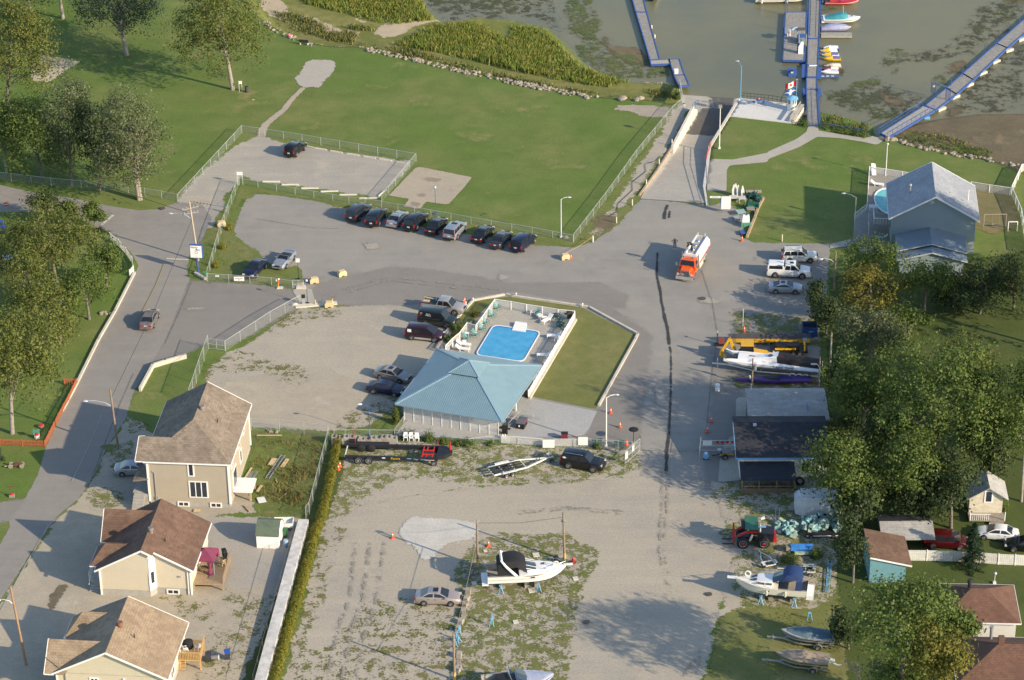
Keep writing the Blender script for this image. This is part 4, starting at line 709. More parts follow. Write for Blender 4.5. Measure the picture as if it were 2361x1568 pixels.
def gate(a,b,hgt,label,sign=()):
 a.z=b.z=.08;root=th_('gate',label,'gate',a);d=b-a;L_=d.length;mb=MB();mb.uv=[(0,0),(L_,0),(L_,hgt),(0,hgt)]
 z=Vc((0,0,1));mb.add([z*.1,d+z*.1,d+z*hgt,z*hgt],[(0,1,2,3)]);mb.bu('mesh_panel',CHAIN,root)
 mb=MB();[mb.tu([p,r],.03,6)for p,r in((z*.1,z*hgt),(d+z*.1,d+z*hgt),(z*.1,d+z*.1),(z*hgt,d+z*hgt),(d*.5+z*.1,d*.5+z*hgt),(z*hgt*.5,d+z*hgt*.5))];mb.bu('frame',FST,root)
 for t,w_,h_,zz in sign:
  n=Vc((d.y,-d.x,0)).normalized();n=n if n.y<0 else-n;u=d.normalized();p=d*t+n*.05+z*zz;mb=MB()
  mb.add([p-u*w_/2,p+u*w_/2,p+u*w_/2+z*h_,p-u*w_/2+z*h_],[(0,1,2,3)]);mb.bu('sign_plate',WPOLE,root)
 return root
gate(q(2,2,1012,1117),q(2,2,1146,1002),1.75,'open chain link yard gate with two white notices',((.08,.5,.95,.6),(.52,.45,.75,.9)))
gate(q(0,2,1868,82),q(0,2,2018,104),1.5,'closed chain link gate in the fence above the tan house')
gate(q(1,1,332,1062),q(1,1,428,1060),1.15,'small chain link gate beside the entrance slab')
g=gate(q(2,2,1690,1000),q(2,2,1985,1000),1.45,'chain link gate hung with four red discs beside the workshop',((.2,1.05,.62,.8),))
for i in rg_(4):
 mb=MB();mb.lo([[(1.95+i*.58+.19*Mc(6.28*k/14),-.06-y,1.2+.19*Ms(6.28*k/14))for k in rg_(14)]for y in(0,.03)]);mb.bu('red_disc',RED,g)
cl_k([q(2,2,1678,1085),q(2,2,1690,985)],1.7,'short chain link panel standing edge on beside the blue generator',mx=9)
def bxr(name,label,cat,pts,w_,h_,m,z0=None,group=None,zb=-.1):
 mb=MB()
 for a,b in zip(pts[:-1],pts[1:]):
  d=Vc((b.x-a.x,b.y-a.y,0));L_=d.length+w_*.5;c=(a+b)/2;z=max(hz(c.x,c.y),0)if z0 is None else z0
  mb.box((c.x,c.y,z+(h_+zb)/2),(L_,w_,h_-zb),math.atan2(d.y,d.x))
 return tag(mb.bu(name,m,None,org=pts[0]),label,cat,group)
KERB=mat('kerb_concrete',(.56,.51,.42),rough=.9,var=.18,sc=2)
bxr('kerb','pale concrete kerb around the pool lawn','kerb',[q(1,1,1620,1600),q(1,1,1745,1400),q(1,1,1945,1175),q(1,1,2235,1120),q(2,1,0,1135),q(2,1,690,1235),q(2,1,1128,1475),q(2,2,1105,0),q(2,2,778,592)],.28,.26,KERB)
bxr('kerb','pale concrete kerb along the left edge of the street','kerb',[q(0,1,1205,930),q(0,1,1030,1275),q(0,2,885,0),q(0,2,690,395),q(0,2,560,640)],.3,.3,KERB)
bxr('retaining_wall','low concrete wall bending round the corner lawn','wall',[q(0,2,1258,460),q(0,2,1372,250),q(0,2,1482,215),q(0,2,1665,165)],.3,.62,KERB)
bxr('kerb_block','short concrete kerb at the foot of the marina sign','kerb',[q(0,1,1752,935),q(0,1,1838,985)],.35,.35,KERB)
RWL=mat('ramp_wall_concrete',(.60,.55,.46),rough=.9,var=.15,sc=1.2)
a=q(2,0,1437,1318,.35);b=q(2,0,1622,972,.35);mb=MB();d=(b-a).normalized();n=Vc((d.y,-d.x,0));wv=.3
def wall3(mb,a,b,ta,tb,ba,bb,wd):
 d=Vc((b.x-a.x,b.y-a.y,0)).normalized();n=Vc((d.y,-d.x,0))*wd/2
 P=[a-n,a+n,b+n,b-n];vs=[Vc((p.x,p.y,z))for p,z in zip(P,(ba,ba,bb,bb))]+[Vc((p.x,p.y,z))for p,z in zip(P,(ta,ta,tb,tb))]
 mb.add(vs,[(3,2,1,0),(4,5,6,7),(0,1,5,4),(1,2,6,5),(2,3,7,6),(3,0,4,7)])
wall3(mb,a,b,.55,.75,-1.2,-2.4,.35);e=b+(b-a)*.18;wall3(mb,b,e,.3,-.9,-2.4,-2.6,.33);tag(mb.bu('ramp_wall',RWL,None,org=Vc((a.x,a.y,0))),'cream concrete retaining wall on the left of the boat ramp','wall')
mb=MB();a=q(2,0,1772,1312,.1);b=q(2,0,2034,882,.1);wall3(mb,a,b,.14,.14,-1.3,-2.6,.4);c=q(2,1,1722,150,.1);wall3(mb,c,a,.14,.14,-.6,-1.3,.4);c2=q(2,1,1750,330);wall3(mb,c2,c,.14,.14,-.2,-.6,.3)
tag(mb.bu('ramp_wall',RWL,None,org=Vc((a.x,a.y,0))),'concrete retaining wall on the right of the boat ramp','wall')
mb=MB();a,b=q(2,0,1955,1042),q(3,0,215,1106);wall3(mb,a,b,.06,.06,-.3,-.3,.25);c=q(3,0,314,962);wall3(mb,b,c,.06,.06,-2,-2,.25);d_=q(3,0,165,930);wall3(mb,c,d_,.06,.06,-2,-2,.25);e=q(2,0,2040,884);wall3(mb,d_,e,.06,.06,-2,-2,.25)
tag(mb.bu('patio_wall',RWL,None,org=Vc((a.x,a.y,0))),'low concrete edge wall round the white waterside patio','wall')
bxr('timber_edge','weathered timber edging along the left of the ramp road','edging',[q(2,1,1140,232),q(2,1,1300,10),q(2,0,1430,1330)],.25,.22,mat('old_timber',(.42,.31,.20),sc=3,rough=.9))
mb=MB();a,b=q(1,3,428,190),q(1,3,40,1640);wall3(mb,a,b,.95,.95,-.1,-.1,1.15);tag(mb.bu('block_wall',mat('pale_block_wall',(.60,.575,.52),c2=(.40,.385,.36),rough=.9,sc=1.1,bump=.4,bsc=3),None,org=Vc((a.x,a.y,0))),'long pale concrete block wall between the house yards and hedge','wall')
mb=MB();[mb.tu([p+Vc((-.7,.1,0)),p+Vc((-.72,.1,1.7))],.025,5)for p in subdiv([a,b],3)];mb.tu([a+Vc((-.7,.1,1.6)),b+Vc((-.7,.1,1.6))],.02,5)
tag(mb.bu('wire_fence',mat('dark_wire',(.10,.095,.09)),None,org=Vc((a.x,a.y,0))),'thin dark wire fence on posts beside the block wall','fence')
def pkt(pts,hgt,label,m,gap=.16,pw=.1,postm=None,solid=False):
 root=th_('picket_fence',label,'fence',pts[0]);o=pts[0];mb=MB();rb=MB();tot=0
 for a,b in zip(pts[:-1],pts[1:]):
  d=b-a;L_=d.length;u=d.normalized();an=math.atan2(d.y,d.x)
  for i in rg_(int(L_/gap)):p=a-o+u*(i+.5)*gap;mb.box((p.x,p.y,hgt/2+.05),(pw,.025,hgt),an)
  c=(a+b)/2-o
  for z in(.3,hgt*.8):rb.box((c.x,c.y,z),(L_,.06,.07),an)
 mb.bu('pickets',m,root);rb.bu('rails',m,root)
 for p in subdiv(pts,2.4):MB().box((p.x-o.x,p.y-o.y,hgt/2+.06),(.12,.12,hgt+.12)).bu('post',postm or m,root)
 return root
PWH=mat('white_fence_paint',(.66,.64,.59),var=.15,sc=2,rough=.7)
pkt([q(0,1,990,622),q(0,1,1065,682),q(0,1,1130,755),q(0,1,1185,835),q(0,1,1198,915),q(0,1,1165,955)],.95,'white picket fence curving round the leafy street corner',PWH)
pkt([q(0,2,580,402),q(0,2,688,403),q(0,2,620,545),q(0,2,525,720),q(0,2,405,960),q(0,2,0,942),q(0,2,-80,937)],.85,'orange stained picket fence around the corner garden on left',mat('orange_stain',(.42,.13,.05),var=.25,sc=4,rough=.7),.17,.09)
wf=pkt([q(3,3,1212,500),q(3,3,1420,502),q(3,3,1640,508),q(3,3,1900,522),q(3,3,2060,535),q(3,3,2360,548)],1.35,'white board fence in front of the white and black cars',PWH,.2,.185)
pf_=[q(1,2,1700,130),q(1,1,1760,1590),q(1,1,1826,1536),q(1,1,1892,1447),q(1,1,1970,1470),q(1,1,2030,1390),q(1,1,2092,1302),q(1,1,2140,1236),q(1,1,2285,1256),q(2,1,130,1282),q(2,1,270,1303),q(2,1,412,1327),q(2,1,560,1342)]
for p in pf_:p.z=.12
cl_k(pf_,1.15,'white framed mesh safety fence around the swimming pool',m=GLASSP,post=WHT,pr=.055,sub=False,base=False,name='pool_fence')
rf_=[q(2,1,562,1342),q(2,2,148,524)]
pkt(rf_,1.1,'white picket railing down the right side of the swimming pool',WHT,.13,.075)
bxr('pool_edge_wall','low concrete footing under the white pool railing','wall',[q(2,1,572,1352),q(2,2,158,530)],.3,.3,KERB,z0=.0)
pr_=[q(3,1,885,350),q(3,0,905,1560),q(3,0,1050,1580),q(3,1,1200,80),q(3,1,1290,95)]
cl_k(pr_,1.15,'white framed mesh fence around the pool beside the blue house',m=GLASSP,post=WHT,pr=.05,mx=2.4,name='pool_fence')
cl_k([q(3,1,1815,175),q(3,1,1980,202),q(3,1,2165,228)],1.2,'white framed mesh fence behind the blue house',m=GLASSP,post=WHT,pr=.05,mx=2.4,name='garden_fence')
cl_k([q(3,0,2400,1480),q(3,0,2270,1545),q(3,1,2178,220),q(3,1,2215,300),q(3,1,2265,420),q(3,1,2300,640),q(3,1,2320,760)],1.25,'white framed fence curving along the right edge of the garden',m=GLASSP,post=WHT,pr=.06,mx=2.6,name='garden_fence')
# lamp posts and poles
def lamp(label,c,r,base,top,m=WPOLE,arm=(1.2,0),rad=.075,head=LAMPG,name='lamp_post',hd='cobra',z=None):
 b=q(c,r,*base)if z is None else q(c,r,base[0],base[1],z);hh=tall(c,r,base[0],base[1],top)if z is None else z*0+abs(top);b.z=b.z if z is not None else 0
 root=th_(name,label,'lamp post',b);MB().tu([(0,0,-.1),(0,0,hh)],[rad,rad*.7],10).bu('pole',m,root,sm=1,ang=60)
 MB().box((0,0,.14),(.34,.34,.2)).bu('base_plate',m,root)
 ax,ay=arm;A=Vc((ax,ay,.25));
 if hd=='cobra':
  MB().tu([(0,0,hh-.05),(ax*.5,ay*.5,hh+.22),(ax,ay,hh+.25)],rad*.5,7).bu('arm',m,root)
  MB().ball((ax*1.2,ay*1.2,hh+.22),(.34,.16,.1),10,6).bu('lamp_head',head,root,sm=1)
 elif hd=='box':MB().box((0,0,hh+.18),(.5,.4,.42)).bu('lamp_head',head,root)
 elif hd=='globe':MB().ball((0,0,hh+.15),.2,10,6).bu('lamp_head',head,root,sm=1)
 return root
lamp('white lamp post by the lawn corner behind the dark minivan',2,1,(440,605),262,arm=(.9,.1))
lamp('thin blue lamp post standing beside the worn concrete pad',1,1,(1610,398),165,m=BLUEP,rad=.045,hd='globe')
lamp('white pole with square box head on the ramp side lawn',2,0,(1857,1334),965,hd='box',head=WOODG,rad=.09)
lamp('grey curved street lamp beside the blue house terrace',3,1,(768,637),245,m=GALV,arm=(-1.3,.7),rad=.1)
lamp('white lamp pole behind the right pool beyond blue house',3,0,(1054,1575),1300,hd='globe')
lamp('slim black lamp post beside the silver convertible',1,1,(382,985),820,m=BLK,rad=.04,hd='box',head=WPOLE)
lamp('black lamp post standing on the entrance island by card reader',1,1,(462,1203),1000,m=BLK,rad=.04,hd='globe',head=LAMPG)
lamp('blue lamp post rising behind the stacked concrete blocks',1,2,(1022,858),598,m=BLUEP,arm=(-.9,.2),rad=.055,head=WPOLE)
lamp('tall white lamp post near the open yard gate',2,2,(843,955),515,arm=(1.0,.2),rad=.1)
lamp('light blue lamp post at the waterside corner of patio',2,0,(2047,887),590,m=LBLUE,arm=(-.45,1.1),rad=.06)
lamp('small white garden lamp in the back yard on the right',3,3,(2028,705),625,rad=.04,hd='globe')
for lab,(c,r,x,y)in(('small white kerb lamp behind the pool nearest the pickup',(1,1,1945,1178)),('small white kerb lamp behind the pool in the middle',(2,1,36,1132)),('small white kerb lamp behind the pool towards the tanker',(2,1,630,1225))):
 b=q(c,r,x,y,.15);root=th_('kerb_lamp',lab,'lamp',b,0,'kerb lamps around the pool lawn');MB().tu([(0,0,0),(0,0,.3)],.035).bu('stem',WPOLE,root);MB().ball((0,0,.4),.14,8,5).bu('lamp_head',WPOLE,root,sm=1)
def pole(label,c,r,base,top,arms=(),arm=None,tint=None,m=WOODP,rad=.15,lean=(0,0),tr=False,hh=None):
 b=q(c,r,*base);hh=hh or tall(c,r,base[0],base[1],top);root=th_('utility_pole',label,'utility pole',b)
 tp=Vc((lean[0],lean[1],hh));MB().tu([(0,0,-.2),tp],[rad,rad*.7],10).bu('pole',m,root,sm=1,ang=60)
 for z,L_,a in arms:
  d=Vc((Mc(a),Ms(a),0))*L_/2;p=tp*(z/hh);MB().bar(p-d,p+d,.1,.12).bu('crossarm',WOODG,root)
  for t in(-.9,-.4,.4,.9):MB().tu([p+d*t+Vc((0,0,.06)),p+d*t+Vc((0,0,.26))],.05,6).bu('insulator',LAMPG,root)
 if arm:
  z,ax,ay=arm;p=tp*(z/hh);MB().tu([p,p+Vc((ax*.3,ay*.3,.55)),p+Vc((ax*.7,ay*.7,.75)),p+Vc((ax,ay,.7))],.05,7).bu('lamp_arm',LAMPG,root,sm=1);MB().ball((p.x+ax*1.1,p.y+ay*1.1,z+.66),(.36,.2,.12)).bu('lamp_head',LAMPG,root,sm=1)
 if tint:MB().tu([(0,0,0),(0,0,1.0)],[rad*1.06,rad*1.04],10).bu('painted_band',tint,root,sm=1,ang=60)
 if tr:MB().cyl((.3,-.1,hh*.62),.2,.7,10).bu('transformer',GALV,root)
 return root
YB=mat('yellow_band',(.62,.42,.12),var=.3,sc=4)
pole('leaning street pole with crossarms behind the marina sign',0,1,(1778,815),220,arms=((7.6,2.4,.5),(6.9,2.0,.3)),arm=(6.0,-2.6,.5),m=mat('pale_pole',(.45,.37,.27),sc=3),lean=(-.7,.6),hh=8.6)
pole('street pole with long curved lamp arm beside the tan house',0,2,(1060,972),450,arm=(5.6,-2.9,.3),lean=(-.35,.2))
pole('leaning pole with lamp arm at the lower left corner',0,3,(237,1435),775,arm=(7.3,-1.5,0),m=mat('brown_pole',(.34,.21,.12),sc=3),lean=(-.8,.4),hh=9.6)
pole('wooden pole with yellow foot beside the black canopy boat stern',1,3,(1987,548),138,arms=((5.7,.6,.4),),tint=YB,tr=False)
pole('wooden pole with yellow foot by the black canopy boat bow',2,3,(472,497),72,tint=YB,arms=((5.0,.5,2.8),),lean=(-.15,.1))
pole('wooden pole with yellow foot at the bottom of the yard',1,3,(1780,1568),1155,tint=YB)
pole('dark wooden pole beside the white pickup and trees',3,1,(590,1075),730,arm=(3.8,-1.7,.2))
pole('grey pole standing between the racing boat and tree',3,2,(455,415),152,rad=.12,m=WOODG,arm=(2.4,-.7,.1))
pole('wooden pole with steel pipes behind the workshop roof',2,2,(2150,415),165,rad=.12,tr=True)
pole('grey wooden pole at the dark hedge behind yellow rack',3,2,(555,235),-75,rad=.15,m=WOODG)
mb=MB();a,b=q(2,3,470,495)+Vc((-.1,0,5.6)),q(1,3,1987,548)+Vc((0,0,5.6));mb.tu([a,(a+b)/2-Vc((0,0,.35)),b],.018,5);tag(mb.bu('overhead_cable',BLK,None,org=a),'thin cable strung between the two yellow footed poles','cable')
mb=MB();a,b=q(1,3,1987,548)+Vc((-.1,-.1,3.2)),q(1,3,1780,1568)+Vc((-.2,0,4.2));mb.tu([a,(a+b)/2-Vc((0,0,.4)),b],.022,5);tag(mb.bu('overhead_cable',WOODG,None,org=a),'pale cable sagging down the yard above the block row','cable')
mb=MB();a,b=q(0,1,1778,815)+Vc((-.6,.5,6.8)),q(0,1,-300,60)+Vc((0,0,7));mb.tu([a,(a+b)/2-Vc((0,0,.6)),b],.03,5);tag(mb.bu('overhead_cable',BLK,None,org=a),'dark cable crossing the upper street from the leaning pole','cable')
mb=MB();a,b=q(0,1,1778,815)+Vc((-.5,.4,6.0)),q(0,2,1060,972)+Vc((-.2,.1,7.0));mb.tu([a,(a+b)/2-Vc((0,0,.8)),b],.025,5);tag(mb.bu('overhead_cable',BLK,None,org=a),'dark cable hanging above the street between two lamp poles','cable')
# signs and lettering
def text(s,size,m,parent,loc,rot,name='lettering',ext=.006,align='CENTER'):
 cu=bpy.data.curves.new(name,'FONT');cu.body=s;cu.size=size;cu.extrude=ext;cu.align_x=align;cu.align_y='CENTER';cu.materials.append(m)
 t_=bpy.data.objects.new('tmp',cu);me=bpy.data.meshes.new_from_object(t_);bpy.data.objects.remove(t_);me.materials.clear();me.materials.append(m);o=bpy.data.objects.new(name,me);C.objects.link(o);o.parent=parent;o.location=loc;o.rotation_euler=rot;return o
INK=mat('dark_blue_ink',(.02,.025,.08));RINK=mat('red_ink',(.5,.02,.03));GINK=mat('grey_ink',(.35,.33,.28))
sg=th_('marina_sign','white marina sign in blue frame on a blue post','sign',q(0,1,1775,922),-.12)
MB().tu([(0,0,0),(0,0,2.3)],.13,10).bu('post',BLUEP,sg,sm=1,ang=60);MB().cyl((0,0,0),.3,.2,10,r2=.2).bu('post_foot',BLUEP,sg)
bd=MB().box((0,0,3.25),(1.75,.3,1.95)).bu('frame',BLUEP,sg);fc=MB().box((-.03,-.16,3.22),(1.55,.04,1.75)).bu('panel',WHT,sg)
text('Marina',.34,INK,sg,(-.25,-.19,3.85),(R(90),0,0));text('Port',.34,INK,sg,(.25,-.19,3.5),(R(90),0,0));text('-----',.2,RINK,sg,(.05,-.19,2.6),(R(90),0,0))
mb=MB();mb.add([(-.1,-.19,3.45),(.2,-.19,3.45),(.05,-.19,3.72)],[(0,1,2)]);mb.bu('red_emblem',RINK,sg)
mb=MB();mb.lo([[((r_)*Mc(6.28*k/16),-.186,3.1+r_*Ms(6.28*k/16))for k in rg_(16)]for r_ in(.15,.22)],cap=False);mb.bu('ring_emblem',GINK,sg)
def wsign(label,c,r,x,y,w_,h_,z,rz=0.,lines=(),legs=None,name='sign_board',depth=.04):
 b=q(c,r,x,y);root=th_(name,label,'sign',b,rz);MB().box((0,0,z+h_/2),(w_,depth,h_)).bu('board',WHT,root)
 for s,sz,dz,m in lines:text(s,sz,m,root,(0,-depth/2-.008,z+dz),(R(90),0,0))
 if legs:
  for sx in(-1,1):MB().tu([(sx*w_*.48,.05,0),(sx*w_*.48,.05,z+h_)],.035,6).bu('leg',legs,root)
 return root
wsign('white notice board on the fence in front of blue car',0,1,2145,1018,1.35,.62,.4,-.06,(('Marina Port',.2,.38,INK),('PRIVE',.14,.16,RINK)))
wsign('small red and white plate on the fence left of the notice',0,1,1950,1002,.5,.22,.75,-.06,(('PRIVE',.12,.11,RINK),))
wsign('small white plate on the fence right of the blue car',1,1,190,1046,.26,.26,.8,-.1)
wsign('blank white board on red legs facing the boat ramp road',2,1,1915,383,1.3,1.95,.55,-.05,legs=RED)
wsign('narrow white sign beside the blue ramp railing',2,1,1820,330,1.5,.28,1.35,-.05,(('BATEAUX',.18,.14,LBLUE),),legs=BLUEP)
wsign('blank white board on the walk fence nearest pavilion',2,2,328,975,1.4,1.1,.15,-.03)
wsign('blank white board on the walk fence nearest yard gate',2,2,636,965,1.15,1.1,.35,-.03)
wsign('white street sign at the gravel lot entrance',0,1,2152,132,.8,.5,1.5,-.1,legs=WPOLE)
wsign('small white sign by the park tree with litter bin',0,0,2157,822,.45,.45,1.3,0,(('P',.3,.22,RINK),),legs=WPOLE)
o=th_('street_name_sign','small green street name sign at the lower fence corner','sign',q(0,1,1852,998));MB().box((-.15,-.04,1.4),(.55,.04,.22)).bu('plate',mat('sign_green',(.02,.28,.14)),o);MB().tu([(0,0,0),(0,0,1.5)],.03,6).bu('post',FST,o)
o=th_('stop_sign','red no entry disc on a post at the upper left street','sign',q(0,1,65,400),.3);mb=MB();mb.lo([[(.32*Mc(.39+.785*k),y,1.6+.32*Ms(.39+.785*k))for k in rg_(8)]for y in(0,.03)]);mb.bu('plate',RED,o);MB().box((0,-.02,1.6),(.4,.02,.09)).bu('bar',WHT,o);MB().tu([(0,.04,0),(0,.04,2.1)],.03,6).bu('post',FST,o)
b=q(0,1,2025,385);e=q(0,1,1690,330);o=th_('road_barrier','yellow and black striped barrier arm across the gravel lot entrance','barrier',b);d=e-b;z=Vc((0,0,.9))
MB().tu([(0,0,0),(0,0,1.0)],.12,8).bu('post',GALV,o);MB().tu([z,d*.38+z],.05,6).bu('counterweight',GALV,o)
for i in rg_(14):MB().tu([d*(.38+.62*i/14)+z,d*(.38+.62*(i+1)/14)+z],.05,6).bu('stripe',YB if i%2 else BLK,o)
cs=[((c,r,a),(c,r,b2))for c,r,a,b2 in((1,0,(447,1312),(515,1328)),(1,0,(524,1330),(630,1346)),(1,0,(667,1355),(773,1373)),(1,0,(812,1380),(922,1398)),(1,0,(963,1405),(1072,1423)),(1,0,(1106,1428),(1217,1446)),(1,0,(1256,1453),(1358,1471)),(1,1,(58,108),(214,108)),(1,1,(230,136),(385,135)),(1,1,(405,168),(560,167)),(1,1,(580,197),(737,193)),(1,1,(748,226),(903,225)),(1,1,(925,258),(1000,256)),(1,1,(1003,257),(1085,255)),(1,1,(1096,240),(1148,192)))]
STOPM=mat('stop_concrete',(.60,.55,.44),rough=.9,var=.15,sc=2)
for i,((c,r,a),(_,_,b2))in enumerate(cs):
 A,B2=q(c,r,*a),q(c,r,*b2);L_=(B2-A).length;mb=MB();mb.lo([[(x,-.11,0),(x,.11,0),(x,.07,.17),(x,-.07,.17)]for x in(-L_/2,L_/2)])
 o=mb.bu('wheel_stop',STOPM);o.location=(A+B2)/2+Vc((0,0,.01));o.rotation_euler.z=ang(A,B2)
 tag(o,('concrete wheel stop along the back fence of the gravel lot' if i<7 else 'pale concrete wheel stop at the front edge of the gravel lot' if i<14 else 'slanted wheel stop in the near right corner of gravel lot'),'wheel stop','concrete wheel stops in the gravel lot')
def block(label,c,r,x,y,rz,group='yellow concrete barrier blocks'):
 mb=MB();w_,d_,h_=1.15,.6,.75
 mb.lo([[(-w_/2,yy,0),(-.22,yy,0),(-.18,yy,.13),(.18,yy,.13),(.22,yy,0),(w_/2,yy,0),(w_/2,yy,.5),(w_/2-.16,yy,h_),(-w_/2+.16,yy,h_),(-w_/2,yy,.5)]for yy in(-d_/2,d_/2)])
 o=mb.bu('barrier_block',YEL);o.location=q(c,r,x,y)+Vc((0,0,.05));o.rotation_euler.z=rz;tag(o,label,'block',group)
block('pale yellow concrete block by the entrance gate lamp',1,1,522,1012,.2);block('pale yellow concrete block alone beside the entrance drive',1,1,772,950,.5);block('yellow concrete block with orange post on entrance island',1,1,657,1228,.05);block('yellow concrete block with a rope near dark minivan',2,1,478,800,.3);block('yellow concrete block against the fence near barrier arm',0,1,1985,505,.3)
CONE=mat('cone_orange',(.85,.12,.03),rough=.5,var=.12);CONEW=mat('cone_white',(.75,.72,.7))
proto=th_('traffic_cone','x','traffic cone',(0,0,-50));MB().box((0,0,.03),(.42,.42,.06)).bu('base',CONE,proto);MB().cyl((0,0,.06),.15,.72,12,r2=.03).bu('cone',CONE,proto,sm=1,ang=50);MB().cyl((0,0,.42),.1,.14,12,r2=.078).bu('band',CONEW,proto,sm=1,ang=50)
cl=[(2,2,884,660,'orange cone right of the tall white lamp post'),(2,2,967,787,'orange cone between white lamp post and black umbrella'),(2,2,1785,737,'farther orange cone beside the black workshop roof'),(2,2,1748,826,'nearer orange cone beside the black workshop roof'),(2,2,1027,945,'orange cone behind the mesh of the open gate'),(2,1,2060,638,'orange cone at the end of stacked garden furniture'),(2,1,2080,1450,'orange cone beside the white marker pole above backhoe'),(2,1,530,795,'faded small cone beside the yellow block with rope'),(1,3,1223,300,'lone orange cone on gravel left of the white dust'),(1,3,2083,372,'orange cone on grass behind the black canopy boat'),(1,1,1870,1190,'orange cone in front of the silver pickup'),(1,1,1862,1196,'fallen looking orange cone leaning by silver pickup'),(1,2,753,1140,'orange cone beside the hedge left of black trailer'),(1,2,738,1168,'white topped cone in hedge left of black trailer')]
for i,(c,r,x,y,lab)in enumerate(cl):
 p=q(c,r,x,y)+Vc((0,0,.07))
 if i==0:proto.location=p;proto['label']=lab;proto['group']='orange traffic cones'
 else:dup(proto,p,random.random(),lab,'orange traffic cones',.75 if i in(7,11)else 1.0)
for lab,c,r,x,y,hh,m in(('white wooden bollard at the left end of the ramp strip',2,1,725,645,.95,WPOLE),('pale wooden bollard on the ramp strip next one up',2,1,935,475,.95,STOPM),('pale wooden bollard on the ramp strip third one up',2,1,1077,318,.95,STOPM),('wooden bollard beside the ramp road edging',2,1,1203,138,.95,STOPM),('wooden bollard just below the ramp wall',2,0,1318,1480,.95,STOPM),('wooden bollard at the foot of the cream ramp wall',2,0,1432,1310,1.1,STOPM),('wooden bollard on the lawn edge above the white cars',3,1,125,640,1.05,STOPM),('yellow bollard standing on the entrance island',1,1,532,1212,.8,YB),('tall yellow post behind the yellow block on island',1,1,686,1215,1.0,YB),('small yellow post at the entrance slab edge',1,1,421,1045,.7,YB),('white marker pole beside the cone above the backhoe',2,1,2068,1405,2.6,WPOLE),('small white stake near the pickup cones',1,1,1880,1215,.6,WPOLE)):
 b=q(c,r,x,y);mb=MB();mb.tu([(0,0,-.05),(0,0,hh-.04),(0,0,hh)],[.09 if hh<2 else .035,.085 if hh<2 else .03,.05 if hh<2 else .02],9);o=mb.bu('bollard' if hh<2 else 'marker_pole',m,sm=1,ang=50);o.location=b;tag(o,lab,'bollard' if hh<2 else 'pole')
mb=MB();a,b=q(2,1,725,600),q(2,1,490,770)+Vc((0,0,.5));a=q(2,1,725,645)+Vc((0,0,.8));mb.tu([a,(a+b)/2-Vc((0,0,.15)),b],.02,5);tag(mb.bu('rope',YB,None,org=a),'yellow rope from the bollard to the concrete block','rope')
mb=MB();pts=[q(2,0,1325,1400,.1),q(2,0,1290,1440,.1),q(2,0,1190,1470,.1),q(2,0,1200,1530,.1)]+[q(2,1,1190,20,.1),q(2,1,1075,110,.1),q(2,1,1080,180,.1),q(2,1,950,300,.1),q(2,1,940,370,.1),q(2,1,870,415,.1)];mb.tu(pts,.03,5);tag(mb.bu('hose',BLK,None,org=pts[0]),'long black hose winding along the ramp strip','hose')
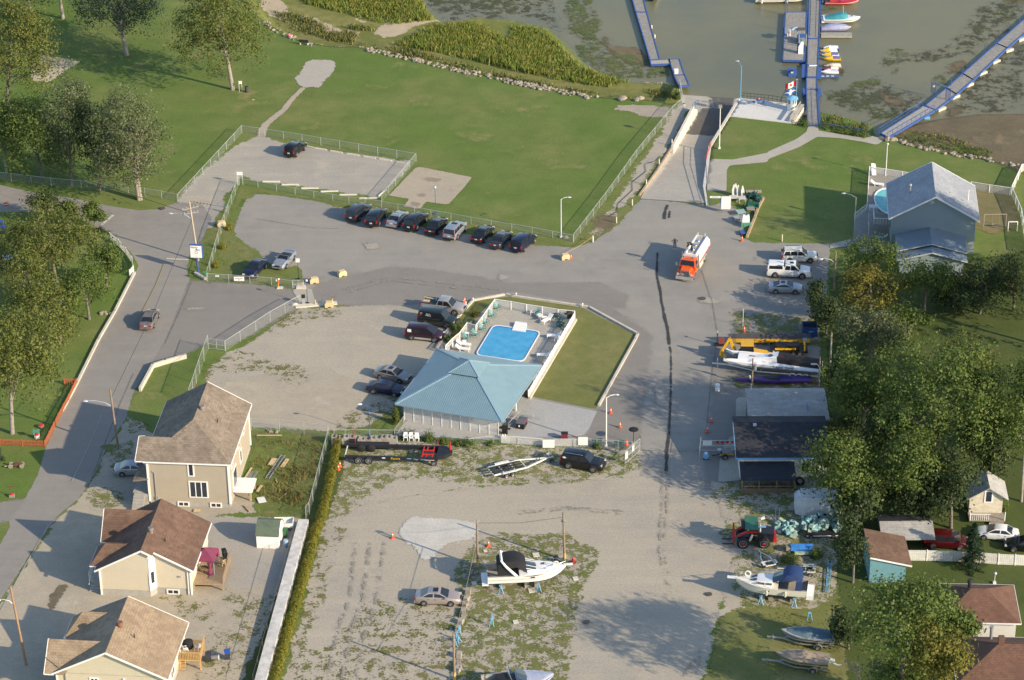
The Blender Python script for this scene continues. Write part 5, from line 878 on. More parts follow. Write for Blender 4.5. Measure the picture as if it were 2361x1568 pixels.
# vehicles
def paint(name,c,metal=.35,rough=.32):return mat('paint_'+name,c,rough=rough,metal=metal,var=.06,sc=.5,coat=.6)
CGL=mat('car_glass',(.018,.022,.027),rough=.06,var=.2);TYRE=mat('tyre_rubber',(.018,.018,.019),rough=.85);RIM=mat('alloy_rim',(.42,.42,.42),rough=.35,metal=.5,var=.1)
HEADL=mat('headlamp_lens',(.62,.60,.54),rough=.15);TAILL=mat('tail_lamp_lens',(.36,.01,.012),rough=.2);PLATE=mat('number_plate',(.62,.62,.62));TRIMD=mat('dark_trim',(.022,.022,.024),rough=.55);CHROME=mat('chrome',(.6,.6,.6),rough=.2,metal=.9,var=.05)
LGREY=mat('seat_grey',(.33,.31,.27));AMBER=mat('amber_lens',(.6,.2,.02),rough=.3)
KD=dict(sedan=dict(L=4.75,W=1.8,st=[(-2.37,.80,.62),(-2.3,.86,.86),(-2.15,.94,.95),(-1.5,1,.99),(-.4,1,.97),(.9,1,.96),(1.5,.98,.89),(2.05,.92,.76),(2.3,.82,.62),(2.37,.74,.5)],gh=(-1.72,-1.02,.28,1.12),belt=.96,roof=1.43,r=.32,wb=2.75,cuts=(-.38,)),coupe=dict(L=4.5,W=1.78,st=[(-2.25,.80,.6),(-2.18,.88,.84),(-1.9,.96,.93),(-1.3,1,.95),(.8,1,.92),(1.5,.97,.84),(2.0,.9,.7),(2.2,.8,.56),(2.25,.72,.48)],gh=(-1.7,-.75,.15,1.0),belt=.93,roof=1.3,r=.32,wb=2.5,cuts=()),conv=dict(L=4.6,W=1.82,st=[(-2.3,.84,.6),(-2.2,.9,.9),(-1.7,.98,.97),(.6,1,.95),(1.5,.98,.9),(2.05,.92,.78),(2.28,.82,.6),(2.3,.78,.5)],gh=(-.9,-.55,.1,.75),belt=.95,roof=1.28,r=.33,wb=2.6,cuts=()),suv=dict(L=4.75,W=1.86,st=[(-2.37,.90,.62),(-2.33,.95,.98),(-2.2,1,1.06),(.8,1,1.06),(1.55,.99,1.03),(2.15,.94,.95),(2.34,.86,.8),(2.37,.82,.6)],gh=(-2.28,-2.02,.3,1.02),belt=1.06,roof=1.75,r=.38,wb=2.75,cuts=(-1.25,-.3)),bigsuv=dict(L=5.15,W=1.98,st=[(-2.57,.92,.66),(-2.54,.97,1.05),(-2.4,1,1.14),(.9,1,1.14),(1.7,.99,1.1),(2.35,.95,1.02),(2.54,.87,.85),(2.57,.84,.65)],gh=(-2.48,-2.25,.45,1.15),belt=1.14,roof=1.85,r=.4,wb=2.98,cuts=(-1.3,-.25)),minivan=dict(L=4.85,W=1.93,st=[(-2.42,.90,.6),(-2.39,.95,.98),(-2.25,1,1.05),(1.1,1,1.05),(1.75,.97,.95),(2.2,.9,.8),(2.4,.8,.62),(2.42,.76,.5)],gh=(-2.36,-2.12,.55,1.55),belt=1.05,roof=1.74,r=.33,wb=2.95,cuts=(-1.25,.0)),van=dict(L=5.0,W=1.96,st=[(-2.5,.92,.62),(-2.48,.97,1.05),(-2.35,1,1.15),(1.05,1,1.13),(1.75,.98,1.05),(2.3,.92,.96),(2.47,.84,.8),(2.5,.8,.6)],gh=(-2.45,-2.3,.75,1.42),belt=1.13,roof=1.98,r=.36,wb=2.85,cuts=(-1.15,.3)),pickup=dict(L=5.75,W=1.98,st=[(-2.87,.93,.66),(-2.84,.97,1.1),(-2.7,1,1.15),(1.2,1,1.15),(1.85,.99,1.13),(2.55,.95,1.04),(2.84,.88,.86),(2.87,.84,.66)],gh=(-.72,-.5,.85,1.5),belt=1.15,roof=1.86,r=.41,wb=3.55,cuts=(.2,)),jeep=dict(L=4.2,W=1.75,st=[(-2.1,.92,.66),(-2.05,.97,1.02),(-1.9,1,1.08),(.7,1,1.06),(1.3,.99,1.0),(1.85,.95,.94),(2.07,.88,.8),(2.1,.84,.62)],gh=(-2.02,-1.85,.2,.8),belt=1.07,roof=1.72,r=.37,wb=2.45,cuts=(-.55,)))
WHEELC={}
def wh_(p,x,y,r,k=1.):
 key=(round(r,2),)
 t=MB().wheelx((0,0,0),r,.24).bu('wheel',TYRE,p,sm=1,ang=40);t.location=(x,y,r)
 s=-1 if y<0 else 1;mb=MB();n=14
 mb.lo([[(r*a*Mc(6.2832*j/n),s*yy,r*a*Ms(6.2832*j/n))for j in rg_(n)]for a,yy in((.62,.115),(.60,.135),(.42,.10),(.2,.13),(.02,.14))],cap=False);mb.bu('rim',RIM,t,sm=1,ang=30);return t
def car(kind,wr,wf,pm,label,cat='car',group=None,name='parked_car',roofm=None,rails=False,sunroof=False,lower=None,glassm=None,sc=1.,low=False):
 k=KD[kind];wr,wf=wr.copy(),wf.copy();d=(wf-wr);d.z=0;d.normalize();nl=Vc((-d.y,d.x,0));sgn=1 if nl.y<0 else-1
 W=k['W']*sc;c=(wr+wf)/2-nl*sgn*(W/2-.12);c.z=.1;root=th_(name,label,cat,c,math.atan2(d.y,d.x),group);root.scale=(sc,)*3
 W=k['W'];hw=W/2;r,wb,L_=k['r'],k['wb'],k['L'];zb=r*.62;b=MB();rings=[]
 for x,f,zt in k['st']:
  w_=hw*f;zl=zb+(.06 if abs(x)>L_/2-.15 else 0);zm=zl+(zt-zl)*.55
  rings.append([(x,-w_*.93,zl),(x,-w_,zl+(zt-zl)*.28),(x,-w_,zm),(x,-w_*.965,zt-.1),(x,-w_*.87,zt),(x,0,zt+.035),(x,w_*.87,zt),(x,w_*.965,zt-.1),(x,w_,zm),(x,w_,zl+(zt-zl)*.28),(x,w_*.93,zl)])
 b.lo(rings,True,0)
 x0,x1,x2,x3=k['gh'];be,rf=k['belt'],k['roof'];wb_,wr_=hw*.93,hw*(.74 if kind in('sedan','coupe','conv')else .82)
 for sx in(-1,1):
  for sy in(-1,1):b.wheelx((sx*wb/2,sy*(hw-.08),r),r*1.17,.175,18,1)
 if kind=='conv':
  b.add([(-1.0,-hw*.8,be+.045),(.45,-hw*.8,be+.045),(.45,hw*.8,be+.045),(-1.0,hw*.8,be+.045)],[(0,1,2,3)],1)
 body=b.bu('body',[pm,TRIMD]if not lower else[pm,TRIMD,lower],root,sm=1,ang=32)
 if lower:
  lb=MB();[lb.box((0,s*(hw*1.0),zb+.16),(L_*.9,.03,.26))for s in(-1,1)]
  for s in(-1,1):MB().box((0,s*(hw*1.005),zb+.14),(wb-2*r*1.15,.03,.26)).bu('sill_trim',lower,root)
 rm=roofm or pm
 def P(x,y,z):return Vc((x,y,z))
 def glass(nm,q4,m=None,push=.014,ins=.07,parent=None):
  c_=sum(q4,Vc())/len(q4);n_=Vc()
  for i in rg_(len(q4)):n_+=q4[i].cross(q4[(i+1)%len(q4)])
  n_.normalize();cc=Vc((0,0,(be+rf)/2));n_=n_ if n_.dot(c_-cc)>0 else-n_
  q5=[p+(c_-p).normalized()*ins for p in q4];mb=MB();m4=len(q5);lo=[p+n_*.002 for p in q5];hi=[p+n_*push for p in q5]
  mb.add(lo+hi,[tuple(rg_(m4)),tuple(rg_(m4,2*m4))]+[(i,(i+1)%m4,m4+(i+1)%m4,m4+i)for i in rg_(m4)]);return mb.bu(nm,m or glassm or CGL,parent or root)
 A=[P(x0,s*wb_,be-.02)for s in(-1,1)];B_=[P(x1,s*wr_,rf-.05)for s in(-1,1)];Cc=[P(x2,s*wr_,rf-.05)for s in(-1,1)];D=[P(x3,s*wb_*.97,be-.02)for s in(-1,1)]
 if kind!='conv':
  g=MB();g.lo([[A[0],B_[0],Cc[0],D[0]],[A[1],B_[1],Cc[1],D[1]]]);
  g.lo([[(x1+.02,-wr_,rf-.05),(x2-.02,-wr_,rf-.05),(x2-.02,wr_,rf-.05),(x1+.02,wr_,rf-.05)],[(x1+.12,-wr_*.88,rf),(x2-.14,-wr_*.88,rf),(x2-.14,wr_*.88,rf),(x1+.12,wr_*.88,rf)]]);g.bu('roof',rm,root,sm=1,ang=30)
  glass('windshield',[D[0],D[1],Cc[1],Cc[0]]);glass('rear_window',[A[0],A[1],B_[1],B_[0]])
  cuts=[x0]+list(k['cuts'])+[x3]
  for s in(0,1):
   sy=1 if s else-1
   for i in rg_(len(cuts)-1):
    a,e=cuts[i],cuts[i+1]
    ta=x1+.06 if i==0 else a;te=x2-.03 if i==len(cuts)-2 else e
    a_=a+(.12 if i==0 else .0);e_=e-(.12 if i==len(cuts)-2 else 0)
    glass('side_window',[P(a_,sy*wb_,be+.01),P(e_,sy*wb_,be+.01),P(te,sy*wr_,rf-.06),P(ta,sy*wr_,rf-.06)],ins=.075)
 else:
  f=MB();f.bar(D[0],Cc[0],.06);f.bar(D[1],Cc[1],.06);f.bar(Cc[0],Cc[1],.06);f.bu('windshield_frame',pm,root);glass('windshield',[D[0],D[1],Cc[1],Cc[0]],push=.02)
  t=MB();t.lo([[(-1.05,-hw*.78,.98),(-.2,-hw*.72,1.0),(-.2,hw*.72,1.0),(-1.05,hw*.78,.98)],[(-.95,-hw*.6,1.16),(-.35,-hw*.6,1.2),(-.35,hw*.6,1.2),(-.95,hw*.6,1.16)]]);t.bu('folded_top',TRIMD,root,sm=1)
  for s in(-1,1):MB().box((.1,s*.38,1.0),(.45,.5,.28)).bu('seat',TRIMD,root)
  MB().box((-2.0,0,1.08),(.3,1.5,.06)).bu('spoiler',pm,root)
 st=k['st'];xf,xr=L_/2,-L_/2;zh=st[-3][2]-.13;tall_=kind in('suv','bigsuv','minivan','van','pickup','jeep')
 for s in(-1,1):
  MB().box((xf-.17,s*hw*.66,zh),(.26,.36,.15),-s*.18).bu('headlight',HEADL,root)
  if tall_:MB().box((xr+.06,s*hw*.87,.92+(.1 if kind!='minivan' else .0)),(.14,.17,.42)).bu('taillight',TAILL,root)
  else:MB().box((xr+.08,s*hw*.62,.76),(.16,.42,.15),s*.1).bu('taillight',TAILL,root)
  MB().box((x3-.22,s*(hw+.08),be+.08),(.14,.2,.15)).bu('wing_mirror',pm if kind not in('pickup','van')else TRIMD,root)
  ds=list(k['cuts'])[-1:]+[x3-.15]if k['cuts']else[x1+.4,x3-.15]
  for a,e in([(ds[0],ds[1])]+([(max(ds[0]-.95,-wb/2+r*.9),ds[0])]if kind in('sedan','suv','bigsuv','minivan','jeep')else[])):
   dm=MB();y0=s*hw*1.003;dm.add([(a+.02,y0,zb+.22),(e-.02,y0,zb+.22),(e-.02,y0,be-.32),(e-.02,s*hw*.972,be-.1),(a+.02,s*hw*.972,be-.1),(a+.02,y0,be-.32)]+[(a+.02,y0*.99,zb+.22),(e-.02,y0*.99,zb+.22),(e-.02,s*hw*.95,be-.1),(a+.02,s*hw*.95,be-.1)],[(0,1,2,5),(5,2,3,4),(0,6,7,1),(4,3,8,9),(0,5,4,9,6),(1,7,8,3,2)])
   dr=dm.bu('door',pm,root);MB().box((a+.16,s*(hw+.01),be-.2),(.18,.03,.045)).bu('handle',TRIMD if kind!='coupe' else pm,dr)
 MB().box((xf-.03,0,zb+.18),(.14,W*.86,.22)).bu('front_bumper',pm if not tall_ or lower else CHROME if kind in('pickup','van')else TRIMD,root)
 MB().box((xr+.03,0,zb+.18),(.14,W*.88,.24)).bu('rear_bumper',pm if not tall_ else CHROME if kind in('pickup','van')else TRIMD,root)
 MB().box((xf-.0,0,zh-.02),(.12,W*.38,.16)).bu('grille',TRIMD,root);MB().box((xr-.01 if tall_ else xr+.04,0,.72 if not tall_ else .78),(.06,.34,.17)).bu('licence_plate',PLATE,root)
 for sx in(-1,1):
  for sy in(-1,1):wh_(root,sx*wb/2,sy*(hw-.06),r)
 if rails:
  for s in(-1,1):MB().tu([(x1+.25,s*wr_*.84,rf),(x1+.3,s*wr_*.84,rf+.07),(x2-.35,s*wr_*.84,rf+.07),(x2-.3,s*wr_*.84,rf)],.028,6).bu('roof_rail',rails if rails is not True else TRIMD,root)
 if sunroof:MB().box((x2-.5,0,rf+.004),(.55,wr_*1.05,.02)).bu('sunroof',CGL,root)
 return root
pBLK,pNAVY,pGREY,pSIL,pWHT,pGOLD,pBURG,pGRN,pTAUP=paint('black',(.010,.010,.012)),paint('navy',(.012,.016,.05)),paint('dark_grey',(.04,.045,.055)),paint('silver',(.36,.37,.39),.5),paint('white',(.72,.71,.68),0),paint('champagne',(.40,.335,.30),.4),paint('burgundy',(.035,.008,.016)),paint('dark_green',(.022,.03,.026)),paint('taupe',(.21,.18,.165),.4)
GP='cars parked in a row against the long fence'
def cw(c,r,a,b):return q(c,r,*a),q(c,r,*b)
car('suv',*cw(1,1,(925,462),(1008,392)),pGREY,'dark blue grey SUV at the left end of the long car row','SUV',GP,rails=True)
car('suv',*cw(1,1,(1098,512),(1160,428)),pBLK,'black SUV with high red brake lamp, second in the long row','SUV',GP)
car('coupe',*cw(1,1,(1280,512),(1345,442)),pSIL,'silver sports coupe between two black SUVs in the row','car',GP)
car('suv',*cw(1,1,(1440,548),(1520,472)),pBLK,'black SUV between the silver coupe and a black sedan','SUV',GP,rails=True)
car('sedan',*cw(1,1,(1630,580),(1700,505)),pBLK,'black sedan parked just left of the silver SUV','car',GP)
car('suv',*cw(1,1,(1798,630),(1872,550)),pSIL,'silver SUV with dark sunroof in the parked row','SUV',GP,sunroof=True)
car('sedan',*cw(1,1,(2045,652),(2113,582)),pBLK,'black sedan with white plate right of a parking gap','car',GP)
car('sedan',*cw(1,1,(2208,708),(2280,625)),paint('charcoal',(.035,.04,.05)),'charcoal sedan with pale rear shelf beside the dark minivan','car',GP)
car('minivan',*cw(2,1,(105,738),(198,655)),pNAVY,'navy minivan at the right end of the long car row','minivan',GP)
car('jeep',*cw(1,0,(358,1412),(435,1350)),pBLK,'black jeep alone in the fenced gravel lot','SUV')
t=car('sedan',*cw(0,1,(1376,1422),(1418,1330)),pTAUP,'taupe sedan driving up the street','car',name='moving_car')
car('sedan',*cw(1,1,(74,895),(8,962)),pNAVY,'dark blue sedan on the grass behind the white notice board','car')
car('conv',*cw(1,1,(340,812),(270,885)),pSIL,'silver convertible with black soft top on the grass verge','car')
c1=car('pickup',*cw(1,1,(1520,1272),(1808,1312)),paint('pewter',(.40,.37,.34),.4),'pewter extended cab pickup with lumber in its open bed','pickup truck')
WOODL=mat('pale_board',(.62,.45,.24),sc=4)
bed=MB();bed.add([(-2.7,-.78,1.19),(-.85,-.78,1.19),(-.85,.78,1.19),(-2.7,.78,1.19)],[(0,1,2,3)]);bed.bu('bed_liner',mat('bed_liner',(.07,.075,.085),rough=.8),c1)
MB().box((-1.78,-.86,1.2),(1.95,.1,.08)).bu('bed_rail',TRIMD,c1);MB().box((-1.78,.86,1.2),(1.95,.1,.08)).bu('bed_rail',TRIMD,c1)
W_=c1.matrix_basis
def on(root,x,y,z):return Matrix.Translation(root.location)@Matrix.Rotation(root.rotation_euler.z,4,'Z')@Vc((x,y,z))
def lying(name,label,cat,root,p,dim,rz,m,group=None):
 o=MB().box((0,0,dim[2]/2),dim).bu(name,m);o.location=on(root,*p);o.rotation_euler.z=root.rotation_euler.z+rz;return tag(o,label,cat,group)
lying('board','long yellow plank lying in the pickup bed','plank',c1,(-2.1,.45,1.22),(1.5,.22,.12),-.12,WOODL);lying('board','short wooden pallet piece in the pickup bed','plank',c1,(-2.2,-.35,1.22),(.8,.45,.1),.05,WOODL);lying('bucket','pale blue box behind the pickup cab','box',c1,(-1.0,.1,1.22),(.25,.3,.3),0,LBLUE)
v=car('van',*cw(1,1,(1515,1395),(1708,1422)),pGRN,'dark green van with white and red window lettering','van',lower=None)
for s,sz,x,z,m in(('SERVICE',.16,-1.0,1.62,WPOLE),('MARINE',.2,-1.0,1.42,WPOLE),('20%',.2,-2.0,1.42,RINK),('4x4',.22,-1.95,1.66,WPOLE)):text(s,sz,m,v,(x,-.93+(z-1.13)*.18-.02,z),(R(78),0,0),ext=.004)
mv=car('minivan',*cw(1,1,(1390,1525),(1605,1547)),pBURG,'burgundy minivan with silver sills and white sticker','minivan',lower=mat('silver_sill',(.38,.37,.36),rough=.4))
MB().box((-1.75,-.945,1.32),(.5,.02,.42)).bu('sticker',WHT,mv)
car('sedan',*cw(1,2,(1108,352),(1295,395)),paint('warm_silver',(.33,.30,.275),.45),'warm silver sedan with sunroof in the pavilion shadow','car',sunroof=True)
car('sedan',*cw(1,2,(1058,485),(1238,513)),pNAVY,'dark navy sedan in front of the pavilion roof corner','car')
s=car('bigsuv',*cw(2,2,(505,1155),(727,1190)),pBLK,'large black SUV with trailer behind it on the weeds','SUV',rails=CHROME)
mb=MB();mb.add([(-2.25,-.935,1.42),(-1.98,-.93,1.27),(-1.7,-.935,1.42),(-1.98,-.92,1.58)],[(0,1,2,3)]);mb.bu('diamond_sticker',WPOLE,s).location=(0,-.02,0)
car('sedan',*cw(1,3,(1508,905),(1745,912)),pGOLD,'champagne sedan with black sunroof beside the block row','car',sunroof=True,sc=1.05)
car('sedan',*cw(0,2,(1107,1228),(1300,1225)),pSIL,'silver sedan in the shade left of the tan house','car')
car('suv',*cw(3,1,(188,838),(378,838)),paint('cream_white',(.70,.66,.57),0),'cream white SUV topmost of the three at the hedge','SUV',rails=True)
pk=car('pickup',*cw(3,1,(62,970),(305,980)),pWHT,'white pickup with canopy and running board','pickup truck',lower=mat('grey_sill',(.2,.2,.2)))
cp=MB();cp.lo([[(-2.8,-.93,1.14),(-.6,-.93,1.14),(-.6,.93,1.14),(-2.8,.93,1.14)],[(-2.7,-.8,1.8),(-.68,-.8,1.8),(-.68,.8,1.8),(-2.7,.8,1.8)],[(-2.6,-.6,1.86),(-.75,-.6,1.88),(-.75,.6,1.88),(-2.6,.6,1.86)]]);cp=cp.bu('canopy',pWHT,pk,sm=1,ang=30)
for s in(-1,1):mb=MB();mb.add([(-2.6,s*.925,1.28),(-.8,s*.925,1.28),(-.85,s*.83,1.7),(-2.55,s*.83,1.7)],[(0,1,2,3)]);mb.bu('canopy_window',CGL,cp)
for s in(-1,1):MB().tu([(-.9,s*1.03,.42),(1.1,s*1.03,.42)],.05).bu('running_board',CHROME,pk)
MB().box((.35,0,1.87),(.5,.6,.02)).bu('sunroof',CGL,pk)
car('coupe',*cw(3,1,(66,1112),(245,1117)),pSIL,'silver coupe with sunroof lowest of three by the hedge','car',sunroof=True)
car('sedan',*cw(3,3,(2143,338),(1948,318)),pWHT,'white sedan behind the white board fence on the right','car')
car('sedan',*cw(3,3,(2420,440),(2200,425)),pBLK,'black car half hidden behind the white board fence','car')
car('minivan',*cw(3,3,(1500,400),(1690,410)),paint('red',(.09,.006,.008)),'dark red vehicle under the trees beside the wooden shed','car')
car('suv',*cw(0,1,(-80,900),(40,880)),pWHT,'white vehicle behind the trees at the left edge','car')
# ---- tanker truck
b0,b1=q(2,1,1540,985),q(2,1,1705,660,0);d=(q(2,1,1462,985)-q(2,1,1622,1008));fr=q(2,1,1545,1005);rr=q(2,1,1690,770);ax=(fr-rr);ax.z=0
tk=th_('tanker_truck','orange cab tanker truck with white tank and orange stripe','tanker truck',fr+Vc((0,0,.1)),math.atan2(ax.y,ax.x))
TL=8.6;ORG=paint('orange',(.74,.105,.012),0);TW=mat('tank_white',(.76,.75,.71),rough=.35,var=.05);TCR=mat('tank_cream',(.66,.60,.48),rough=.5)
mb=MB();pr=[(-1.1,1.25),(-1.22,1.7),(-1.15,2.3),(-.75,2.78),(.75,2.78),(1.15,2.3),(1.22,1.7),(1.1,1.25)]
mb.lo([[(x,y*f,1.25+(z-1.25)*g)for y,z in pr]for x,f,g in((-8.55,.8,.85),(-8.4,.97,.98),(-8.2,1,1),(-2.85,1,1),(-2.7,.95,.97))]);mb.bu('tank',TW,tk,sm=1,ang=25)
MB().box((-5.5,0,2.79),(5.2,.95,.03)).bu('walkway',mat('tank_walkway',(.42,.40,.34)),tk)
for s in(-1,1):MB().box((-5.5,s*.62,2.84),(5.5,.14,.14)).bu('top_rail',mat('tank_rail',(.20,.24,.36))if s>0 else TW,tk)
for x in(-6.6,-5.2,-4.0):mb=MB();mb.cyl((x,0,2.79),.3,.08,14);mb.cyl((x,0,2.87),.2,.07,12);mb.bu('hatch',CHROME,tk,sm=1,ang=40)
for s in(-1,1):MB().tu([(-8.3,s*.45,2.75),(-8.35,s*.5,3.2),(-8.1,s*.5,3.2),(-8.0,s*.5,2.78)],.035,6).bu('ladder_hoop',TCR,tk)
for s in(-1,1):
 MB().box((-5.6,s*1.235,1.62),(5.4,.02,.16)).bu('orange_stripe',ORG,tk);MB().box((-5.6,s*1.225,1.45),(5.4,.02,.06)).bu('blue_stripe',BLUEP,tk)
 MB().box((-4.0,s*1.05,.85),(1.8,.3,.65)).bu('side_locker',TCR,tk)
 mb=MB();mb.lo([[(-7.2+.22*Mc(6.28*k/14)*(1 if i else 1),s*(1.24+.01*i),1.62+.22*Ms(6.28*k/14))for k in rg_(14)]for i in(0,1)]);mb.bu('round_emblem',ORG,tk)
MB().box((-5.4,0,.75),(6.2,.8,.25)).bu('chassis',TRIMD,tk)
mb=MB();mb.lo([[(-2.6,-1.1,.7),(-1.35,-1.1,.7),(-1.35,1.1,.7),(-2.6,1.1,.7)],[(-2.6,-1.1,1.75),(-1.2,-1.1,1.75),(-1.2,1.1,1.75),(-2.6,1.1,1.75)],[(-2.55,-.95,2.42),(-1.55,-.95,2.42),(-1.55,.95,2.42),(-2.55,.95,2.42)],[(-2.4,-.8,2.5),(-1.7,-.8,2.5),(-1.7,.8,2.5),(-2.4,.8,2.5)]]);cb=mb.bu('cab',ORG,tk,sm=1,ang=25)
mb=MB();mb.add([(-1.19,-.95,1.78),(-1.19,.95,1.78),(-1.5,.85,2.36),(-1.5,-.85,2.36)],[(0,1,2,3)]);mb.bu('windshield',CGL,tk).location=(.03,0,.01)
for s in(-1,1):
 mb=MB();mb.add([(-2.4,s*1.12,1.75),(-1.4,s*1.12,1.75),(-1.65,s*.99,2.3),(-2.35,s*.99,2.3)],[(0,1,2,3)]);mb.bu('side_window',CGL,tk);MB().box((-1.0,s*1.4,1.9),(.1,.25,.4)).bu('wing_mirror',CHROME,tk);MB().tu([(-2.75,s*1.12,.8),(-2.75,s*1.12,2.9)],.07,8).bu('exhaust_stack',CHROME,tk)
 MB().box((-1.9,s*1.11,1.2),(.95,.03,.95)).bu('door',ORG,tk)
mb=MB();mb.lo([[(-1.3,y,z)for y,z in((-.85,.75),(-.85,1.5),(-.7,1.72),(.7,1.72),(.85,1.5),(.85,.75))],[(-.15,y,z)for y,z in((-.6,.75),(-.62,1.35),(-.55,1.52),(.55,1.52),(.62,1.35),(.6,.75))]]);mb.bu('hood',ORG,tk,sm=1,ang=30)
for s in(-1,1):
 mb=MB();mb.lo([[(x,y,z)for x,z in((-1.35,.7),(-1.3,1.15),(-.95,1.3),(-.4,1.2),(-.08,.95),(-.08,.6),(-.3,.6),(-.5,1.0),(-.95,1.08),(-1.2,.9))]for y in(s*.58,s*1.18)]);mb.bu('fender',ORG,tk,sm=1,ang=30);MB().box((-.05,s*.92,.98),(.12,.3,.24)).bu('headlight',HEADL,tk)
mb=MB();mb.box((-.1,0,1.05),(.08,1.2,.85));gr=mb.bu('grille',mat('grille_grey',(.14,.15,.16),metal=.5,rough=.4),tk);fm=MB();[fm.bar(a,b,.07)for a,b in(((-.05,-.6,.65),(-.05,-.6,1.47)),((-.05,.6,.65),(-.05,.6,1.47)),((-.05,-.6,1.47),(-.05,.6,1.47)),((-.05,-.6,.65),(-.05,.6,.65)))];fm.bu('frame',CHROME,gr)
mb=MB();mb.add([(-.03,-.32-.2,1.0),(-.03,-.32,.8),(-.03,-.32+.2,1.0),(-.03,-.32,1.2)],[(0,1,2,3)]);pl=mb.bu('hazard_placard',WHT,tk);mb=MB();mb.add([(-.02,-.46,1.0),(-.02,-.32,.86),(-.02,-.18,1.0),(-.02,-.32,1.14)],[(0,1,2,3)]);mb.bu('placard_face',RINK,pl)
MB().box((.08,0,.5),(.14,2.35,.36)).bu('front_bumper',mat('steel_bumper',(.55,.55,.54),rough=.4,metal=.3),tk)
for i in rg_(5):MB().box((-1.75,-.4+i*.2,2.53),(.1,.07,.07)).bu('roof_marker',AMBER,tk)
for s in(-1,1):MB().ball((-2.1,s*.62,2.56),(.22,.08,.08),8,5).bu('air_horn',CHROME,tk,sm=1)
for x,w2 in((-.85,0),(-6.4,1)):
 for s in(-1,1):wh_(tk,x,s*.98,.5);
 if w2:
  for s in(-1,1):wh_(tk,x,s*.72,.5)
mb=MB();[mb.lo([[(-6.4+.62*Mc(a),y,.5+.62*Ms(a))for a in(0,.6,1.2,1.9,2.5,3.14)]+[(-6.4+.55*Mc(a),y,.5+.55*Ms(a))for a in(3.14,2.5,1.9,1.2,.6,0)]for y in(s*.7,s*1.15)])for s in(-1,)];mb.bu('mudguard',TCR,tk);mb=MB();[mb.lo([[(-6.4+.62*Mc(a),y,.5+.62*Ms(a))for a in(0,.6,1.2,1.9,2.5,3.14)]+[(-6.4+.55*Mc(a),y,.5+.55*Ms(a))for a in(3.14,2.5,1.9,1.2,.6,0)]for y in(s*.7,s*1.15)])for s in(1,)];mb.bu('mudguard',TCR,tk)
# people
def person(label,loc,rz,J,rad,clothes,skin,hairc=None,hat=None,z=0.):
 names=list(J);me=bpy.data.meshes.new('person');edges=[(names.index(a),names.index(b))for a,b in EDG if a in J and b in J]
 me.from_pydata([J[n]for n in names],edges,[]);o=bpy.data.objects.new('person',me);C.objects.link(o);me.materials.append(skin)
 sk_=o.modifiers.new('skin','SKIN');sk_.use_smooth_shade=True
 for i,n in enumerate(names):r_=rad.get(n,.05);me.skin_vertices[0].data[i].radius=r_ if isinstance(r_,tuple)else(r_,r_)
 me.skin_vertices[0].data[names.index('pelvis')].use_root=True
 su=o.modifiers.new('sub','SUBSURF');su.levels=1;su.render_levels=1
 o.location=loc;o.rotation_euler.z=rz;tag(o,label,'person')
 h=Vc(J['head']);f=Vc(J.get('face',(1,0,0))).normalized()
 for nm,segs,m,grow in clothes:
  mb=MB()
  for a,b,ra,rb in segs:mb.tu([Vc(J[a]),(Vc(J[a])+Vc(J[b]))/2,Vc(J[b])],[ra*grow,(ra+rb)/2*grow,rb*grow],10)
  mb.bu(nm,m,o,sm=1,ang=60)
 if hairc:MB().ball(h+Vc((-.03,0,.05)),(.115,.1,.1),10,6).bu('hair',hairc,o,sm=1)
 MB().ball(h+f*.11+Vc((0,0,-.0)),(.03,.022,.03),6,4).bu('nose',skin,o,sm=1)
 return o
EDG=[('pelvis','chest'),('chest','neck'),('neck','head'),('head','crown'),('chest','shL'),('shL','elL'),('elL','wrL'),('wrL','palmL'),('chest','shR'),('shR','elR'),('elR','wrR'),('wrR','palmR'),('pelvis','hipL'),('hipL','knL'),('knL','anL'),('anL','toL'),('pelvis','hipR'),('hipR','knR'),('knR','anR'),('anR','toR')]+[('palm'+s,'f%d'%i+s)for s in 'LR' for i in rg_(5)]
RAD=dict(pelvis=(.15,.12),chest=(.17,.12),neck=.06,head=(.085,.1),crown=(.05,.06),shL=.065,shR=.065,elL=.045,elR=.045,wrL=.032,wrR=.032,palmL=(.04,.018),palmR=(.04,.018),hipL=.095,hipR=.095,knL=.06,knR=.06,anL=.042,anR=.042,toL=(.045,.03),toR=(.045,.03),**{'f%d%s'%(i,s):.009 for i in rg_(5)for s in 'LR'})
def hand(J,s,dirv,side):
 p=Vc(J['palm'+s]);d=Vc(dirv).normalized();sd_=Vc(side).normalized()
 for i,(l,o_)in enumerate(((.085,-.03),(.095,-.01),(.09,.012),(.07,.032))):J['f%d%s'%(i,s)]=tuple(p+d*l+sd_*o_)
 J['f4'+s]=tuple(p+d*.03-sd_*.07)
SKIN=mat('skin_tone',(.42,.24,.16),rough=.6);SKIND=mat('dark_tan_skin',(.20,.11,.075),rough=.6);BLKC=mat('black_cloth',(.012,.012,.015),rough=.9)
J=dict(pelvis=(0,0,.95),chest=(.02,0,1.35),neck=(.0,0,1.52),head=(.03,0,1.66),crown=(.02,0,1.76),shL=(0,.2,1.43),elL=(-.08,.42,1.2),wrL=(.03,.24,1.06),palmL=(.05,.18,1.03),shR=(0,-.2,1.43),elR=(-.08,-.42,1.2),wrR=(.03,-.24,1.06),palmR=(.05,-.18,1.03),hipL=(0,.1,.9),knL=(.03,.15,.5),anL=(0,.17,.08),toL=(.16,.19,.04),hipR=(0,-.1,.9),knR=(.03,-.12,.5),anR=(0,-.14,.08),toR=(.16,-.17,.04),face=(1,0,0))
hand(J,'L',(.3,-.9,-.3),(.6,0,-.7));hand(J,'R',(.3,.9,-.3),(.6,0,-.7));f_=J.pop('face')
